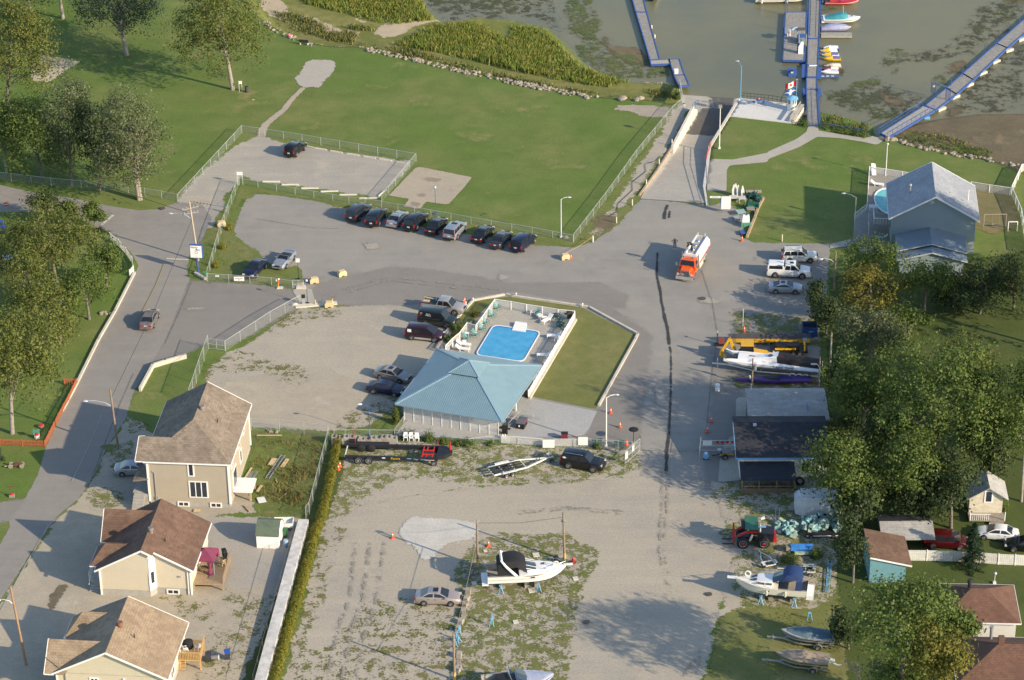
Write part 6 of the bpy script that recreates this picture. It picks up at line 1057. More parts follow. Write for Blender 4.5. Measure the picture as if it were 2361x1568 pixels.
SHORTS=mat('grey_shorts',(.33,.36,.40));
person('bald shirtless person in grey shorts, hands on hips, beside the tanker',q(2,1,1457,716)+Vc((0,0,.1)),-1.57,J,RAD,[('shorts',[('pelvis','hipL',.14,.125),('hipL','knL',.125,.095),('pelvis','hipR',.14,.125),('hipR','knR',.125,.095)],SHORTS,1.05),('shoes',[('anL','toL',.065,.055),('anR','toR',.065,.055)],WPOLE,1.0)],SKIND)
J=dict(pelvis=(0,0,.92),chest=(.38,0,1.12),neck=(.52,0,1.12),head=(.64,0,1.08),crown=(.74,0,1.05),shL=(.42,.2,1.08),elL=(.55,.22,.82),wrL=(.68,.14,.58),palmL=(.71,.11,.52),shR=(.42,-.2,1.08),elR=(.55,-.22,.82),wrR=(.68,-.1,.6),palmR=(.71,-.07,.54),hipL=(0,.1,.88),knL=(.08,.14,.48),anL=(-.02,.15,.08),toL=(.14,.17,.04),hipR=(0,-.1,.88),knR=(.05,-.12,.48),anR=(-.05,-.13,.08),toR=(.11,-.14,.04))
hand(J,'L',(.3,0,-.9),(0,.8,0));hand(J,'R',(.3,0,-.9),(0,-.8,0))
pos=on(tk,-3.55,0,2.81);person('person in black bending over the hatch on top of the tanker',pos,3.0,J,RAD,[('shirt',[('pelvis','chest',.165,.175),('chest','neck',.17,.08),('shL','elL',.085,.065),('shR','elR',.085,.065),('elL','wrL',.06,.05),('elR','wrR',.06,.05)],BLKC,1.06),('trousers',[('pelvis','hipL',.15,.13),('hipL','knL',.12,.09),('knL','anL',.085,.07),('pelvis','hipR',.15,.13),('hipR','knR',.12,.09),('knR','anR',.085,.07)],BLKC,1.05),('shoes',[('anL','toL',.065,.055),('anR','toR',.065,.055)],BLKC,1.02)],SKIN,hairc=BLKC)
J=dict(pelvis=(0,0,.14),chest=(.06,0,.52),neck=(.08,0,.68),head=(.13,0,.82),crown=(.12,0,.92),shL=(.05,.19,.6),elL=(.2,.28,.38),wrL=(.4,.2,.3),palmL=(.47,.17,.28),shR=(.05,-.19,.6),elR=(.2,-.28,.38),wrR=(.4,-.2,.3),palmR=(.47,-.17,.28),hipL=(.05,.12,.14),knL=(.42,.2,.38),anL=(.62,.16,.08),toL=(.76,.18,.05),hipR=(.05,-.12,.14),knR=(.42,-.2,.38),anR=(.62,-.16,.08),toR=(.76,-.18,.05))
hand(J,'L',(.9,0,-.3),(0,.8,0));hand(J,'R',(.9,0,-.3),(0,-.8,0))
person('person in pink sitting on the grass near the shore rocks',q(1,0,296,338)+Vc((0,0,.02)),-.4,J,RAD,[('top',[('pelvis','chest',.17,.18),('chest','neck',.17,.08),('shL','elL',.08,.06),('shR','elR',.08,.06)],mat('pink_cloth',(.75,.13,.2)),1.06),('trousers',[('pelvis','hipL',.15,.13),('hipL','knL',.11,.08),('knL','anL',.08,.06),('pelvis','hipR',.15,.13),('hipR','knR',.11,.08),('knR','anR',.08,.06)],mat('pale_cloth',(.7,.6,.58)),1.05)],SKIN,hairc=mat('dark_hair',(.03,.02,.015)))
# docks
ZD=-1.5
PLK=sps('dock_planks',(.34,.315,.27),(.12,.11,.10),0,.22,.14,rough=.9,var=.3,sc=1.5,uv=True,bump=.4)
FLT=mat('float_cream',(.55,.54,.42),rough=.6,var=.2)
def dkp(root,o,quad,name='deck',m=PLK,t=.16,edge=BLUEP,planks=True):
 Q=[p-o for p in quad];mb=MB();mb.add(Q+[p-Vc((0,0,t))for p in Q],[(0,1,2,3),(7,6,5,4),(0,4,5,1),(1,5,6,2),(2,6,7,3),(3,7,4,0)])
 L_=((Q[3]-Q[0]).length+(Q[2]-Q[1]).length)/2;W_=(Q[1]-Q[0]).length;uvq=[(0,0),(W_,0),(W_,L_),(0,L_)]
 mb.uv=[uvq[i]if i<4 else uvq[i-4]for f in mb.f for i in f];d=mb.bu(name,m,root)
 if edge:
  eb=MB();z=Vc((0,0,-.1));[eb.bar(Q[a]+z,Q[b]+z,.16,.34)for a,b in((0,3),(1,2),(0,1),(3,2))];eb.bu('edge_frame',edge,d)
 return d
def Zq(c,r,x,y,z=ZD):return q(c,r,x,y,z)
def rail(root,o,a,b,hgt,m=BLUEP,n=6,mid=True,name='railing'):
 mb=MB();A,B2=a-o,b-o;z=Vc((0,0,hgt));mb.tu([A+z,B2+z],.035,6)
 if mid:mb.tu([A+z*.5,B2+z*.5],.025,6)
 for i in rg_(n+1):p=A+(B2-A)*i/n;mb.tu([p,p+z],.03,6)
 return mb.bu(name,m,root)
o=Zq(2,0,1240,560);d=th_('dock','narrow grey plank dock with blue edges left of the ramp','dock',o)
dkp(d,o,[Zq(2,0,1238,540),Zq(2,0,1322,530),Zq(2,0,1208,112),Zq(2,0,1112,112)]);dkp(d,o,[Zq(2,0,1110,108),Zq(2,0,1206,108),Zq(2,0,1150,-110),Zq(2,0,1050,-110)])
dkp(d,o,[Zq(2,0,1245,580),Zq(2,0,1418,572),Zq(2,0,1408,532),Zq(2,0,1238,543)],m=mat('pale_deck_board',(.42,.38,.31),sc=3))
dkp(d,o,[Zq(2,0,1455,680),Zq(2,0,1545,672),Zq(2,0,1500,530),Zq(2,0,1408,532)]);dkp(d,o,[Zq(2,0,1497,770,-1.1),Zq(2,0,1588,763,-1.1),Zq(2,0,1548,668),Zq(2,0,1453,678)])
for i in rg_(5):MB().cyl(tuple(Zq(2,0,1240-i*32,500-i*110)-o+Vc((-.1,0,-.7))),.25,.55,10).bu('float',LBLUE,d,sm=1,ang=50)
o2=MB().box((0,0,.3),(.6,.55,.6)).box((0,-.02,.62),(.66,.62,.08)).bu('dock_box',WHT);o2.location=Zq(2,0,1472,655);tag(o2,'white storage box on the small dock by the ramp','box')
for x,y in((1250,245),(1278,328)):
 o2=MB().tu([(0,0,0),(0,0,.12),(0,0,.6),(0,0,.72)],[.05,.14,.14,.04],9).bu('fender',mat('fender_cream',(.75,.68,.5),rough=.5),sm=1);o2.location=Zq(2,0,x,y+18,-1.95);tag(o2,'cream fender hanging from the narrow dock','fender','fenders on the narrow dock')
o=Zq(3,0,400,700);d=th_('dock','main plank pier with blue edges running out from the shore','pier',o)
dkp(d,o,[Zq(3,0,358,345),Zq(3,0,458,345),Zq(3,0,472,-70),Zq(3,0,372,-70)]);dkp(d,o,[Zq(3,0,352,582),Zq(3,0,448,582),Zq(3,0,458,350),Zq(3,0,358,350)]);dkp(d,o,[Zq(3,0,350,690),Zq(3,0,440,690),Zq(3,0,446,588),Zq(3,0,354,588)])
dkp(d,o,[Zq(3,0,345,800),Zq(3,0,440,800),Zq(3,0,440,700),Zq(3,0,345,700)]);gw=dkp(d,o,[q(3,0,358,1136,-.0),q(3,0,460,1130,0),Zq(3,0,440,803),Zq(3,0,345,803)],'gangway')
rail(gw,o,q(3,0,350,1130,.0),Zq(3,0,340,803),.95);rail(gw,o,q(3,0,466,1125,0),Zq(3,0,446,803),.95);mb=MB();[mb.box(tuple(Zq(3,0,x,820)-o+Vc((0,0,.0))),(.35,1.6,.6))for x in(322,462)];
for x in(322,462):MB().box(tuple(Zq(3,0,x,830)-o),(.4,2.2,.5)).bu('landing_box',BLUEP,d)
MB().box(tuple(Zq(3,0,402,590)-o+Vc((0,0,.06))),(1.2,.3,.1)).bu('white_step',WHT,d)
for x0,y0,y1,x1 in((300,690,575,345),(440,700,600,480)):dkp(d,o,[Zq(3,0,x0,y0,-1.6),Zq(3,0,x1,y0,-1.6),Zq(3,0,x1,y1,-1.6),Zq(3,0,x0+5,y1,-1.6)],'side_float',m=BLUEP,edge=None)
rail(d,o,Zq(3,0,474,340),Zq(3,0,486,-60),.9,n=8,name='mooring_rail')
o=Zq(3,0,240,540);d=th_('fuel_dock','square plank fuel dock with small booth left of the main pier','dock',o)
dkp(d,o,[Zq(3,0,133,540),Zq(3,0,328,545),Zq(3,0,350,108),Zq(3,0,158,112)])
for x,y in((152,112),(175,108),(350,100),(138,250)):MB().tu([Zq(3,0,x,y)-o+Vc((0,0,-1)),Zq(3,0,x,y)-o+Vc((0,0,2.2))],.05,7).bu('mooring_pile',BLUEP,d)
o2=th_('fuel_booth','open blue framed fuel booth with dark roof on the dock','booth',Zq(3,0,305,400));MB().box((0,1.6,2.0),(1.25,1.1,.1)).bu('roof',mat('booth_roof',(.10,.085,.07),sc=4),o2);MB().box((0,1.6,.5),(1.2,1.0,1.0)).bu('counter',BLUEP,o2)
for x in(-.58,.58):
 for y in(-.6,2.0):MB().box((x,y,1.0),(.09,.09,2.0)).bu('post',mat('beige_post',(.42,.39,.3)),o2)
MB().box((0,.3,.45),(1.0,.8,.9)).bu('cabinet',mat('grey_green',(.22,.27,.26)),o2)
o2=th_('fuel_pump','white tall cabinet with blue backing on the fuel dock','cabinet',Zq(3,0,292,484));mb=MB();mb.lo([[(-.38,0,0),(.38,0,0),(.38,.5,0),(-.38,.5,0)],[(-.38,.0,1.1),(.38,0,1.1),(.38,.5,1.1),(-.38,.5,1.1)],[(.0,.1,1.9),(.4,.1,1.9),(.4,.5,1.9),(.0,.5,1.9)]]);mb.bu('body',WHT,o2);MB().box((-.1,.62,.8),(.85,.2,1.5)).bu('backing',BLUEP,o2)
o2=th_('ice_freezer','small white freezer with red stripe on fuel dock','freezer',Zq(3,0,188,325));MB().box((0,.25,.5),(.55,.5,1.0)).bu('body',WHT,o2);MB().box((0,-.005,.55),(.5,.02,.1)).bu('stripe',RED,o2);MB().box((0,.25,1.04),(.6,.55,.08)).bu('lid',LAMPG,o2)
o2=th_('sun_umbrella','pale blue square umbrella on the fuel dock','umbrella',Zq(3,0,232,350));MB().tu([(0,0,0),(0,0,1.9)],.03).bu('pole',WHT,o2);mb=MB();mb.lo([[(-.6,-.55,1.75),(.6,-.6,1.7),(.65,.55,1.8),(-.5,.6,1.75)],[(-.1,-.1,2.0),(.1,-.1,2.0),(.1,.1,2.0),(-.1,.1,2.0)]]);mb.bu('canopy',mat('pale_blue_cloth',(.36,.47,.55)),o2)
o=Zq(3,0,220,650);d=th_('work_raft','small blue work raft tied below the fuel dock','raft',o);MB().box((0,.4,-.25),(1.35,1.9,.45)).bu('hull',BLUEP,d);MB().box((-.2,.2,.1),(.5,.4,.3)).bu('engine_box',BLK,d);MB().box((-.1,-.1,.05),(.4,.3,.2)).bu('crate',mat('pale_green',(.5,.6,.52)),d);MB().box((0,1.3,.0),(1.3,.1,.4)).bu('bulwark',BLUEP,d)
o=Zq(3,0,1420,945);d=th_('dock','long diagonal plank dock with cream floats on the right','dock',o)
dps=[(Zq(3,0,1412,945),Zq(3,0,1500,990)),(Zq(3,0,1600,790),Zq(3,0,1690,845)),(Zq(3,0,1745,660),Zq(3,0,1840,715)),(Zq(3,0,2050,390),Zq(3,0,2145,430)),(Zq(3,0,2294,175),Zq(3,0,2370,235)),(Zq(3,0,2480,20),Zq(3,0,2560,75))]
for(a,b),(c_,e)in zip(dps[:-1],dps[1:]):dkp(d,o,[a,b,e,c_])
for i in rg_(9):p=dps[0][1]+(dps[-1][1]-dps[0][1])*(i+.35)/9;MB().box((0,0,0),(1.7,.5,.45),.70).bu('float',FLT,d).location=p-o+Vc((.1,-.35,-.35))
for x,y in((1740,690),(1640,770),(2045,420),(2250,210),(1940,480)):MB().tu([Zq(3,0,x,y)-o+Vc((0,0,-.6)),Zq(3,0,x,y)-o+Vc((0,0,1.6))],.05,7).bu('mooring_pile',BLUEP,d)
gw=dkp(d,o,[q(3,0,1010,1195,0),q(3,0,1080,1232,0),Zq(3,0,1500,985),Zq(3,0,1390,950)],'gangway',m=mat('gangway_board',(.40,.36,.29),sc=3));rail(gw,o,q(3,0,930,1235,0)*.25+q(3,0,1010,1195,0)*.75,Zq(3,0,1385,955),1.0,n=10);rail(gw,o,q(3,0,1070,1240,0),Zq(3,0,1490,995),1.0,n=10)
MB().tu([Zq(3,0,1400,1060,-1.9)-o,Zq(3,0,1450,1060,-1.9)-o],.32,12).bu('drum_float',LBLUE,d,sm=1,ang=50)
gt=th_('dock_gate','blue mesh gate frame standing across the diagonal dock','gate',Zq(3,0,1545,880));gd=(dps[1][1]-dps[1][0]).normalized()
a,b=Zq(3,0,1500,850)-gt.location,Zq(3,0,1590,885)-gt.location;gm=(b-a).normalized()
for p in(a-gm*.9,a,b,b+gm*.9):MB().tu([p,p+Vc((0,0,2.0))],.05,7).bu('post',BLUEP,gt)
for p,r_ in((a-gm*.9,a),(b,b+gm*.9)):
 mb=MB();L_=(r_-p).length;mb.add([p,r_,r_+Vc((0,0,1.9)),p+Vc((0,0,1.9))],[(0,1,2,3)]);mb.uv=[(0,0),(L_,0),(L_,1.9),(0,1.9)];mb.bu('mesh_panel',CHAIND,gt)
MB().bar(a+Vc((0,0,1.95)),b+Vc((0,0,1.95)),.07,.12).bu('lintel',LBLUE,gt);MB().box(tuple(a-gm*.45+Vc((0,-.05,1.3))),(.35,.03,.3)).bu('notice',WHT,gt)
o=th_('lookout_booth','white octagonal booth with light blue roof on the patio corner','booth',q(3,0,212,985));oc=lambda r_,z:[(r_*Mc(.39+.785*k),r_*Ms(.39+.785*k),z)for k in rg_(8)]
MB().lo([oc(.72,0),oc(.72,1.15)]).bu('lower_wall',WHT,o);MB().lo([oc(.66,1.15),oc(.66,1.85)]).bu('glazing',mat('booth_glass',(.16,.24,.30),rough=.15),o);MB().lo([oc(.95,1.85),oc(.95,1.95),oc(.35,2.2),oc(.05,2.28)]).bu('roof',LBLUE,o)
for k in rg_(8):MB().bar((.69*Mc(.39+.785*k),.69*Ms(.39+.785*k),1.1),(.69*Mc(.39+.785*k),.69*Ms(.39+.785*k),1.87),.09).bu('mullion',WHT,o)
MB().box((-.1,-.68,.95),(.35,.05,1.7)).bu('door',LAMPG,o)
fp=q(3,0,245,1028);fo=th_('flagpole','white and blue flagpole flying two flags at the patio corner','flagpole',fp);MB().tu([(0,0,0),(0,0,5.6)],[.05,.03],8).bu('pole',LBLUE,fo,sm=1);MB().ball((0,0,5.65),.07).bu('finial',WHT,fo)
def flag(label,z,hgt,L_,cols):
 o=th_('flag',label,'flag',fp+Vc((-.04,0,z)));n=16;du=-.55
 for k,(a,b,m,nm)in enumerate(cols):
  mb=MB();vs=[];fs=[];s_=[a+(b-a)*i/6 for i in rg_(7)]
  for u in s_:
   for v in(0,1):vs.append((-u*L_*.93,.12*Ms(u*7),-u*.5+v*hgt+.05*Ms(u*9)))
  for i in rg_(6):fs.append((2*i,2*i+2,2*i+3,2*i+1))
  mb.add(vs,fs);mb.bu(nm,m,o,sm=1)
 return o
FW,FR,FB=mat('flag_white',(.8,.78,.75)),mat('flag_red',(.6,.015,.02)),mat('flag_blue',(.05,.13,.45))
f1=flag('red and white maple leaf flag flying on top',4.6,.85,1.75,((0,.26,FR,'red_band'),(.26,.74,FW,'white_band'),(.74,1,FR,'red_band')))
lf=[(0,.42),(.1,.25),(.2,.3),(.16,.1),(.34,.12),(.3,0),(.18,-.12),(.04,-.12),(.03,-.3),(-.03,-.3),(-.04,-.12),(-.18,-.12),(-.3,0),(-.34,.12),(-.16,.1),(-.2,.3),(-.1,.25)]
mb=MB();mb.add([(-.82+x*.75,.04,.17+y*.75)for x,y in lf],[tuple(rg_(17))]);mb.add([(-.82+x*.75,.0,.17+y*.75)for x,y in lf],[tuple(rg_(17))]);mb.bu('maple_leaf',FR,f1).location=(0,-.1,0)
f2=flag('blue flag with a white cross flying below the maple leaf',3.5,.85,1.75,((0,.42,FB,'blue_field'),(.42,.58,FW,'white_cross'),(.58,1,FB,'blue_field')))
mb=MB();mb.add([(-u*1.75*.93,.12*Ms(u*7)+dy,-u*.5+v+.05*Ms(u*9))for dy in(-.012,)for u in[i/10 for i in rg_(11)]for v in(.34,.52)],[(2*i,2*i+2,2*i+3,2*i+1)for i in rg_(10)]);mb.bu('white_cross',FW,f2)
o=th_('bench','pale plank bench along the right edge of the white patio','bench',q(3,0,262,1030));a,b=q(3,0,308,960)-o.location,q(3,0,212,1100)-o.location
MB().bar(a+Vc((0,0,.45)),b+Vc((0,0,.45)),.5,.08).bu('seat',mat('pale_planks',(.46,.42,.35),sc=5),o);MB().bar(a+Vc((-.3,0,.85)),b+Vc((-.3,0,.85)),.06,.3).bu('backrest',WOODG,o)
for t in(.05,.5,.95):MB().box(tuple(a+(b-a)*t+Vc((0,0,.2))),(.4,.1,.42)).bu('leg',WOODG,o)
o=th_('patio_railing','dark steel railing along the water side of the patio','railing',q(2,0,2045,884));rail(o,o.location,q(2,0,2045,882),q(3,0,0,905),.95,DRK,8);rail(o,o.location,q(3,0,0,905),q(3,0,160,930),.95,DRK,4)
o=th_('picnic_set','blue picnic table set with a red and white bag','picnic table',q(2,0,2210,935));MB().box((0,0,.72),(.8,.7,.05)).bu('tabletop',BLUEP,o)
for s in(-1,1):MB().box((s*.75,0,.42),(.35,.9,.05)).bu('bench_seat',BLUEP,o);MB().bar((s*.3,0,.72),(s*.8,0,.0),.06).bu('leg',BLUEP,o)
MB().ball((0,0,.9),(.2,.15,.16)).bu('bag',mat('red_bag',(.6,.15,.1)),o,sm=1)
o=th_('ramp_railing','red and blue tube railing beside the right ramp wall','railing',q(2,1,1752,300));rail(o,o.location,q(2,1,1752,330),q(2,0,1735,1470),.95,BLUEP,6);rail(o,o.location,q(2,0,1735,1470),q(2,0,1780,1310),.95,RED,4)
o=th_('ramp_railing','short blue railing at the seaward end of the left ramp wall','railing',q(2,0,1620,965));rail(o,o.location,q(2,0,1615,978,.6),q(2,0,1668,945,-.1),.9,BLUEP,2)
o=th_('shore_railing','blue tube railing above the shore vegetation by the path','railing',q(3,0,470,1145));rail(o,o.location,q(3,0,470,1150),q(3,0,900,1218),.9,BLUEP,8)
o=th_('white_fence','short white board fence beside the launch apron','fence',q(2,0,1530,925));a,b=q(2,0,1528,910,0),q(2,0,1500,760,-1.2);mb=MB();A,B2=a-o.location,b-o.location;mb.add([A,B2,B2+Vc((0,0,.9)),A+Vc((0,0,.9)),A+Vc((.05,0,0)),B2+Vc((.05,0,0)),B2+Vc((.05,0,.9)),A+Vc((.05,0,.9))],[(0,1,2,3),(4,7,6,5),(3,2,6,7),(0,3,7,4),(1,5,6,2)]);mb.bu('boards',WHT,o)
# boats
GEL=mat('white_gelcoat',(.78,.77,.74),rough=.25,var=.05,coat=.3);CRM=mat('cream_gelcoat',(.70,.66,.55),rough=.3,var=.06,coat=.3);BOTM=mat('grey_bottom_paint',(.13,.125,.135),rough=.7);CVB=mat('black_canvas',(.012,.012,.015),rough=.8);CVN=mat('navy_canvas',(.02,.05,.15),rough=.8,var=.25,sc=3);WELL=mat('cockpit_floor',(.36,.33,.28));DGL=mat('tinted_screen',(.05,.075,.10),rough=.08)
def hull(p,L,B,D,bottom=BOTM,side=GEL,stripe=None,z0=0.,deckm=GEL,fine=.5,rise=.18,flare=.92,deck0=0.,deep=.42):
 hb=lambda t:B/2*(1-max(0,(t-fine)/(1-fine))**2.1)*(.93+.07*min(1,t*3))
 sz=lambda t:z0+D*(.92+rise*t*t);kz=lambda t:z0+D*.85*max(0,(t-.72)/.28)**2.2
 N=15;mbb,mbs,mbst,mbd=MB(),MB(),MB(),MB();lev=[]
 for i in rg_(N+1):
  t=min(i/N,.995);x=-L/2+L*t;h=max(hb(t),.02);k=kz(t);s=sz(t);cz=k+(s-k)*deep
  lev.append((x,[(0,k),(h*.84,cz),(h*.90,cz+(s-cz)*.38),(h*.95,cz+(s-cz)*.62),(h,s)]))
 def strip_(mb,a,b):
  for sg in(-1,1):mb.lo([[(x,sg*pts[j][0],pts[j][1])for j in rg_(a,b+1)][::sg]for x,pts in lev],cap=False,closed=False)
 strip_(mbb,0,1);strip_(mbs,1,2);strip_(mbs,3,4);strip_(mbst,2,3)
 x,pts=lev[0];mbs.add([(x,y,z)for y,z in pts]+[(x,-y,z)for y,z in pts[:0:-1]],[tuple(rg_(9))])
 h=mbs.bu('hull',side,p,sm=1,ang=30);mbb.bu('bottom',bottom,h,sm=1,ang=40);mbst.bu('hull_stripe',stripe or side,h,sm=1,ang=40)
 n0=int(deck0*N);dk=[[(x,-pts[4][0],pts[4][1]-.01),(x,-pts[4][0]*.5,pts[4][1]+.05),(x,0,pts[4][1]+.07),(x,pts[4][0]*.5,pts[4][1]+.05),(x,pts[4][0],pts[4][1]-.01)]for x,pts in lev[n0:]]
 mbd.lo(dk,cap=False,closed=False);mbd.bu('deck',deckm,h,sm=1,ang=50)
 if n0:fl=MB();fl.lo([[(x,-pts[4][0]*.8,z0+D*.55),(x,pts[4][0]*.8,z0+D*.55)]for x,pts in lev[:n0+1]],cap=False,closed=False);[fl.lo([[(x,sg*pts[4][0],pts[4][1]),(x,sg*pts[4][0]*.8,pts[4][1]-.02),(x,sg*pts[4][0]*.8,z0+D*.55)]for x,pts in lev[:n0+1]],cap=False,closed=False)for sg in(-1,1)];fl.bu('cockpit',WELL,h)
 return hb,sz
def outboard(p,x,z,m=BLK,n=1,s=1.,tilt=0.):
 for i in rg_(n):
  o=MB().lo([[(x-.05,-.16,z),(x-.5,-.14,z),(x-.5,.14,z),(x-.05,.16,z)],[(x-.0,-.2,z+.3),(x-.6,-.18,z+.25),(x-.6,.18,z+.25),(x,.2,z+.3)],[(x-.1,-.12,z+.5),(x-.5,-.1,z+.42),(x-.5,.1,z+.42),(x-.1,.12,z+.5)]]).bu('outboard_engine',m,p,sm=1,ang=40)
  MB().tu([(x-.3,0,z),(x-.35-tilt*.7,0,z-.8+tilt*.7),(x-.45-tilt,0,z-.95+tilt)],[.1,.08,.05],8).bu('lower_unit',LAMPG,o,sm=1)
def bowrail(p,L,hb,sz,t0,t1,hgt=.5,m=CHROME):
 mb=MB()
 for sg in(-1,1):
  pts=[(-L/2+L*t,sg*hb(min(t,.985))*.93,sz(t))for t in[t0+(t1-t0)*i/7 for i in rg_(8)]]
  mb.tu([(x,y,z+hgt)for x,y,z in pts],.022,5);[mb.tu([(x,y,z),(x,y,z+hgt)],.018,5)for x,y,z in pts[::2]]
 mb.bu('bow_rail',m,p)
def stands(p,xs,y,z):
 for x in xs:
  for sg in(-1,1):
   mb=MB();[mb.bar((x+dx,sg*(y+.35),0),(x,sg*y,z),.06)for dx in(-.3,.3)];mb.bar((x,sg*(y+.1),0),(x,sg*y,z),.06);mb.box((x,sg*y,z),(.35,.25,.06));mb.bu('boat_stand',LBLUE,p)
 for x in(xs[0]*.9,0,xs[-1]*.9):MB().box((x,0,.18),(.5,1.0,.5)).bu('keel_block',WOODG,p)
def win4(p,pts,m=DGL,nm='window'):
 mb=MB();mb.add(pts,[tuple(rg_(len(pts)))]);return mb.bu(nm,m,p)
b=th_('cabin_cruiser','white cabin cruiser with black canopy and white radar arch','boat',q(1,3,2425,722),.07);L_,B_=8.6,2.9;hb,sz=hull(b,L_,B_,1.75,stripe=CRM,z0=.55,deck0=.42,side=GEL,bottom=BOTM)
s0=sz(.5)
mb=MB();mb.lo([[(.1,-1.1,s0),(.1,1.1,s0),(.0,.95,s0+.3),(.0,-.95,s0+.3)],[(1.6,-1.0,s0+.05),(1.6,1.0,s0+.05),(1.5,.85,s0+.38),(1.5,-.85,s0+.38)],[(3.3,-.35,s0+.16),(3.3,.35,s0+.16),(3.1,.25,s0+.3),(3.1,-.25,s0+.3)]]);mb.bu('cabin_top',GEL,b,sm=1,ang=40)
mb=MB();mb.lo([[(-.5,-1.0,s0+.72),(-.5,0,s0+.95),(-.5,1.0,s0+.72)],[(.95,-.95,s0+.33),(1.05,0,s0+.45),(.95,.95,s0+.33)]],cap=False,closed=False);ws=mb.bu('windshield',DGL,b);mb=MB()
for y in(-.5,0,.5):mb.bar((-.5,y,s0+.88),(1.0,y,s0+.44),.05)
mb.bar((-.5,-1,s0+.74),(.95,-.95,s0+.35),.07);mb.bar((-.5,1,s0+.74),(.95,.95,s0+.35),.07);mb.bu('frame',GEL,ws)
mb=MB();mb.lo([[(x,y,z)for y,z in((-1.25,s0+zl),(-1.05,s0+zt),(0,s0+zt+.15),(1.05,s0+zt),(1.25,s0+zl))]for x,zl,zt in((-3.2,.05,1.15),(-2.4,.75,1.6),(-1.2,1.0,1.7),(-.45,.7,1.35),(-.1,.5,.95))],cap=False,closed=False);mb.bu('canopy',CVB,b,sm=1,ang=50)
mb=MB();mb.add([(-3.2,-1.26,s0+.02),(-1.9,-1.28,s0+.02),(-2.5,-1.2,s0+.9),(-3.15,-1.1,s0+1.1)],[(0,1,2,3)]);mb.add([(-3.2,-1.24,s0+.02),(-3.2,1.24,s0+.02),(-3.15,1.1,s0+1.1),(-3.15,-1.1,s0+1.1)],[(0,1,2,3)]);mb.bu('canopy_curtain',CVB,b)
mb=MB();[mb.tu([(-1.2,sg*1.35,s0-.05),(-2.3,sg*1.28,s0+1.15),(-2.75,sg*1.05,s0+1.72)],[.18,.15,.12],8)for sg in(-1,1)];mb.tu([(-2.75,-1.05,s0+1.72),(-2.75,1.05,s0+1.72)],.14,8);mb.bu('radar_arch',GEL,b,sm=1)
for x,y in((1.75,.2),(2.6,.1)):MB().box((x,y,s0+.36-(x-1.75)*.08),(.42,.36,.05)).bu('deck_hatch',mat('smoked_hatch',(.12,.13,.13),rough=.2),b)
for sg in(-1,1):win4(b,[(1.6,sg*.9,s0+.3),(2.1,sg*.75,s0+.3),(2.0,sg*.65,s0+.37),(1.5,sg*.78,s0+.38)]);MB().box((.6,sg*1.43,s0-.3),(.42,.06,.12)).bu('porthole',TRIMD,b)
win4(b,[(-.6,-1.475,s0-.1),(.8,-1.45,s0-.14),(2.4,-1.12,s0-.03),(.9,-1.42,s0-.02)],TRIMD,'side_graphic')
MB().box((4.55,0,sz(1)+.02),(1.0,.35,.08)).bu('bow_pulpit',GEL,b);bowrail(b,L_,hb,sz,.66,1.0);MB().box((-4.55,0,1.1),(.7,2.5,.12)).bu('swim_platform',GEL,b);stands(b,(-2.9,1.2),1.15,.95)
mb=MB();n=14;[mb.tu([(3.15+.3*Mc(6.28*k/n),-.75+.2+.0,s0+.75+.3*Ms(6.28*k/n)),(3.15+.3*Mc(6.28*(k+1)/n),-.55,s0+.75+.3*Ms(6.28*(k+1)/n))],.07,6)for k in rg_(n)];mb.bu('lifebuoy',CRM,b)
b=th_('cabin_cruiser','white cabin cruiser with navy blue canvas top on stands','boat',q(3,3,25,838),math.pi-.17);L_=7.8;hb,sz=hull(b,L_,2.75,1.6,stripe=GEL,z0=.6,deck0=.45,side=CRM,bottom=mat('pale_green_bottom',(.42,.46,.40)),deckm=CRM);s0=sz(.5)
mb=MB();mb.lo([[(-.2,-1.05,s0),(-.2,1.05,s0),(-.2,.85,s0+.55),(-.2,-.85,s0+.55)],[(1.5,-.95,s0+.05),(1.5,.95,s0+.05),(1.35,.75,s0+.5),(1.35,-.75,s0+.5)],[(2.5,-.6,s0+.1),(2.5,.6,s0+.1),(2.3,.45,s0+.2),(2.3,-.45,s0+.2)]]);mb.bu('cabin_top',GEL,b,sm=1,ang=30)
for sg in(-1,1):
 win4(b,[(1.55,sg*.1,s0+.47),(1.55,sg*.62,s0+.47),(2.2,sg*.42,s0+.25),(2.2,sg*.08,s0+.25)]);win4(b,[(-.1,sg*1.0,s0+.22),(.5,sg*1.0,s0+.22),(.5,sg*.93,s0+.42),(-.1,sg*.93,s0+.42)]);win4(b,[(.7,sg*1.0,s0+.2),(1.9,sg*.83,s0+.25),(1.3,sg*.85,s0+.4),(.7,sg*.93,s0+.42)]);MB().box((.3,sg*1.3,s0-.35),(.4,.1,.1)).bu('porthole',TRIMD,b)
mb=MB();mb.lo([[(-1.3,-1.05,s0+1.0),(-1.3,0,s0+1.15),(-1.3,1.05,s0+1.0)],[(-.2,-.9,s0+.56),(-.1,0,s0+.6),(-.2,.9,s0+.56)]],cap=False,closed=False);mb.bu('windshield',DGL,b)
mb=MB();mb.lo([[(x,y,z)for y,z in((-1.22,s0+zl),(-1.05,s0+zt),(0,s0+zt+.14),(1.05,s0+zt),(1.22,s0+zl))]for x,zl,zt in((-1.2,.75,1.05),(-1.7,1.15,1.65),(-2.6,1.15,1.7),(-3.3,.9,1.45))],cap=False,closed=False);mb.bu('canvas_top',CVN,b,sm=1,ang=50)
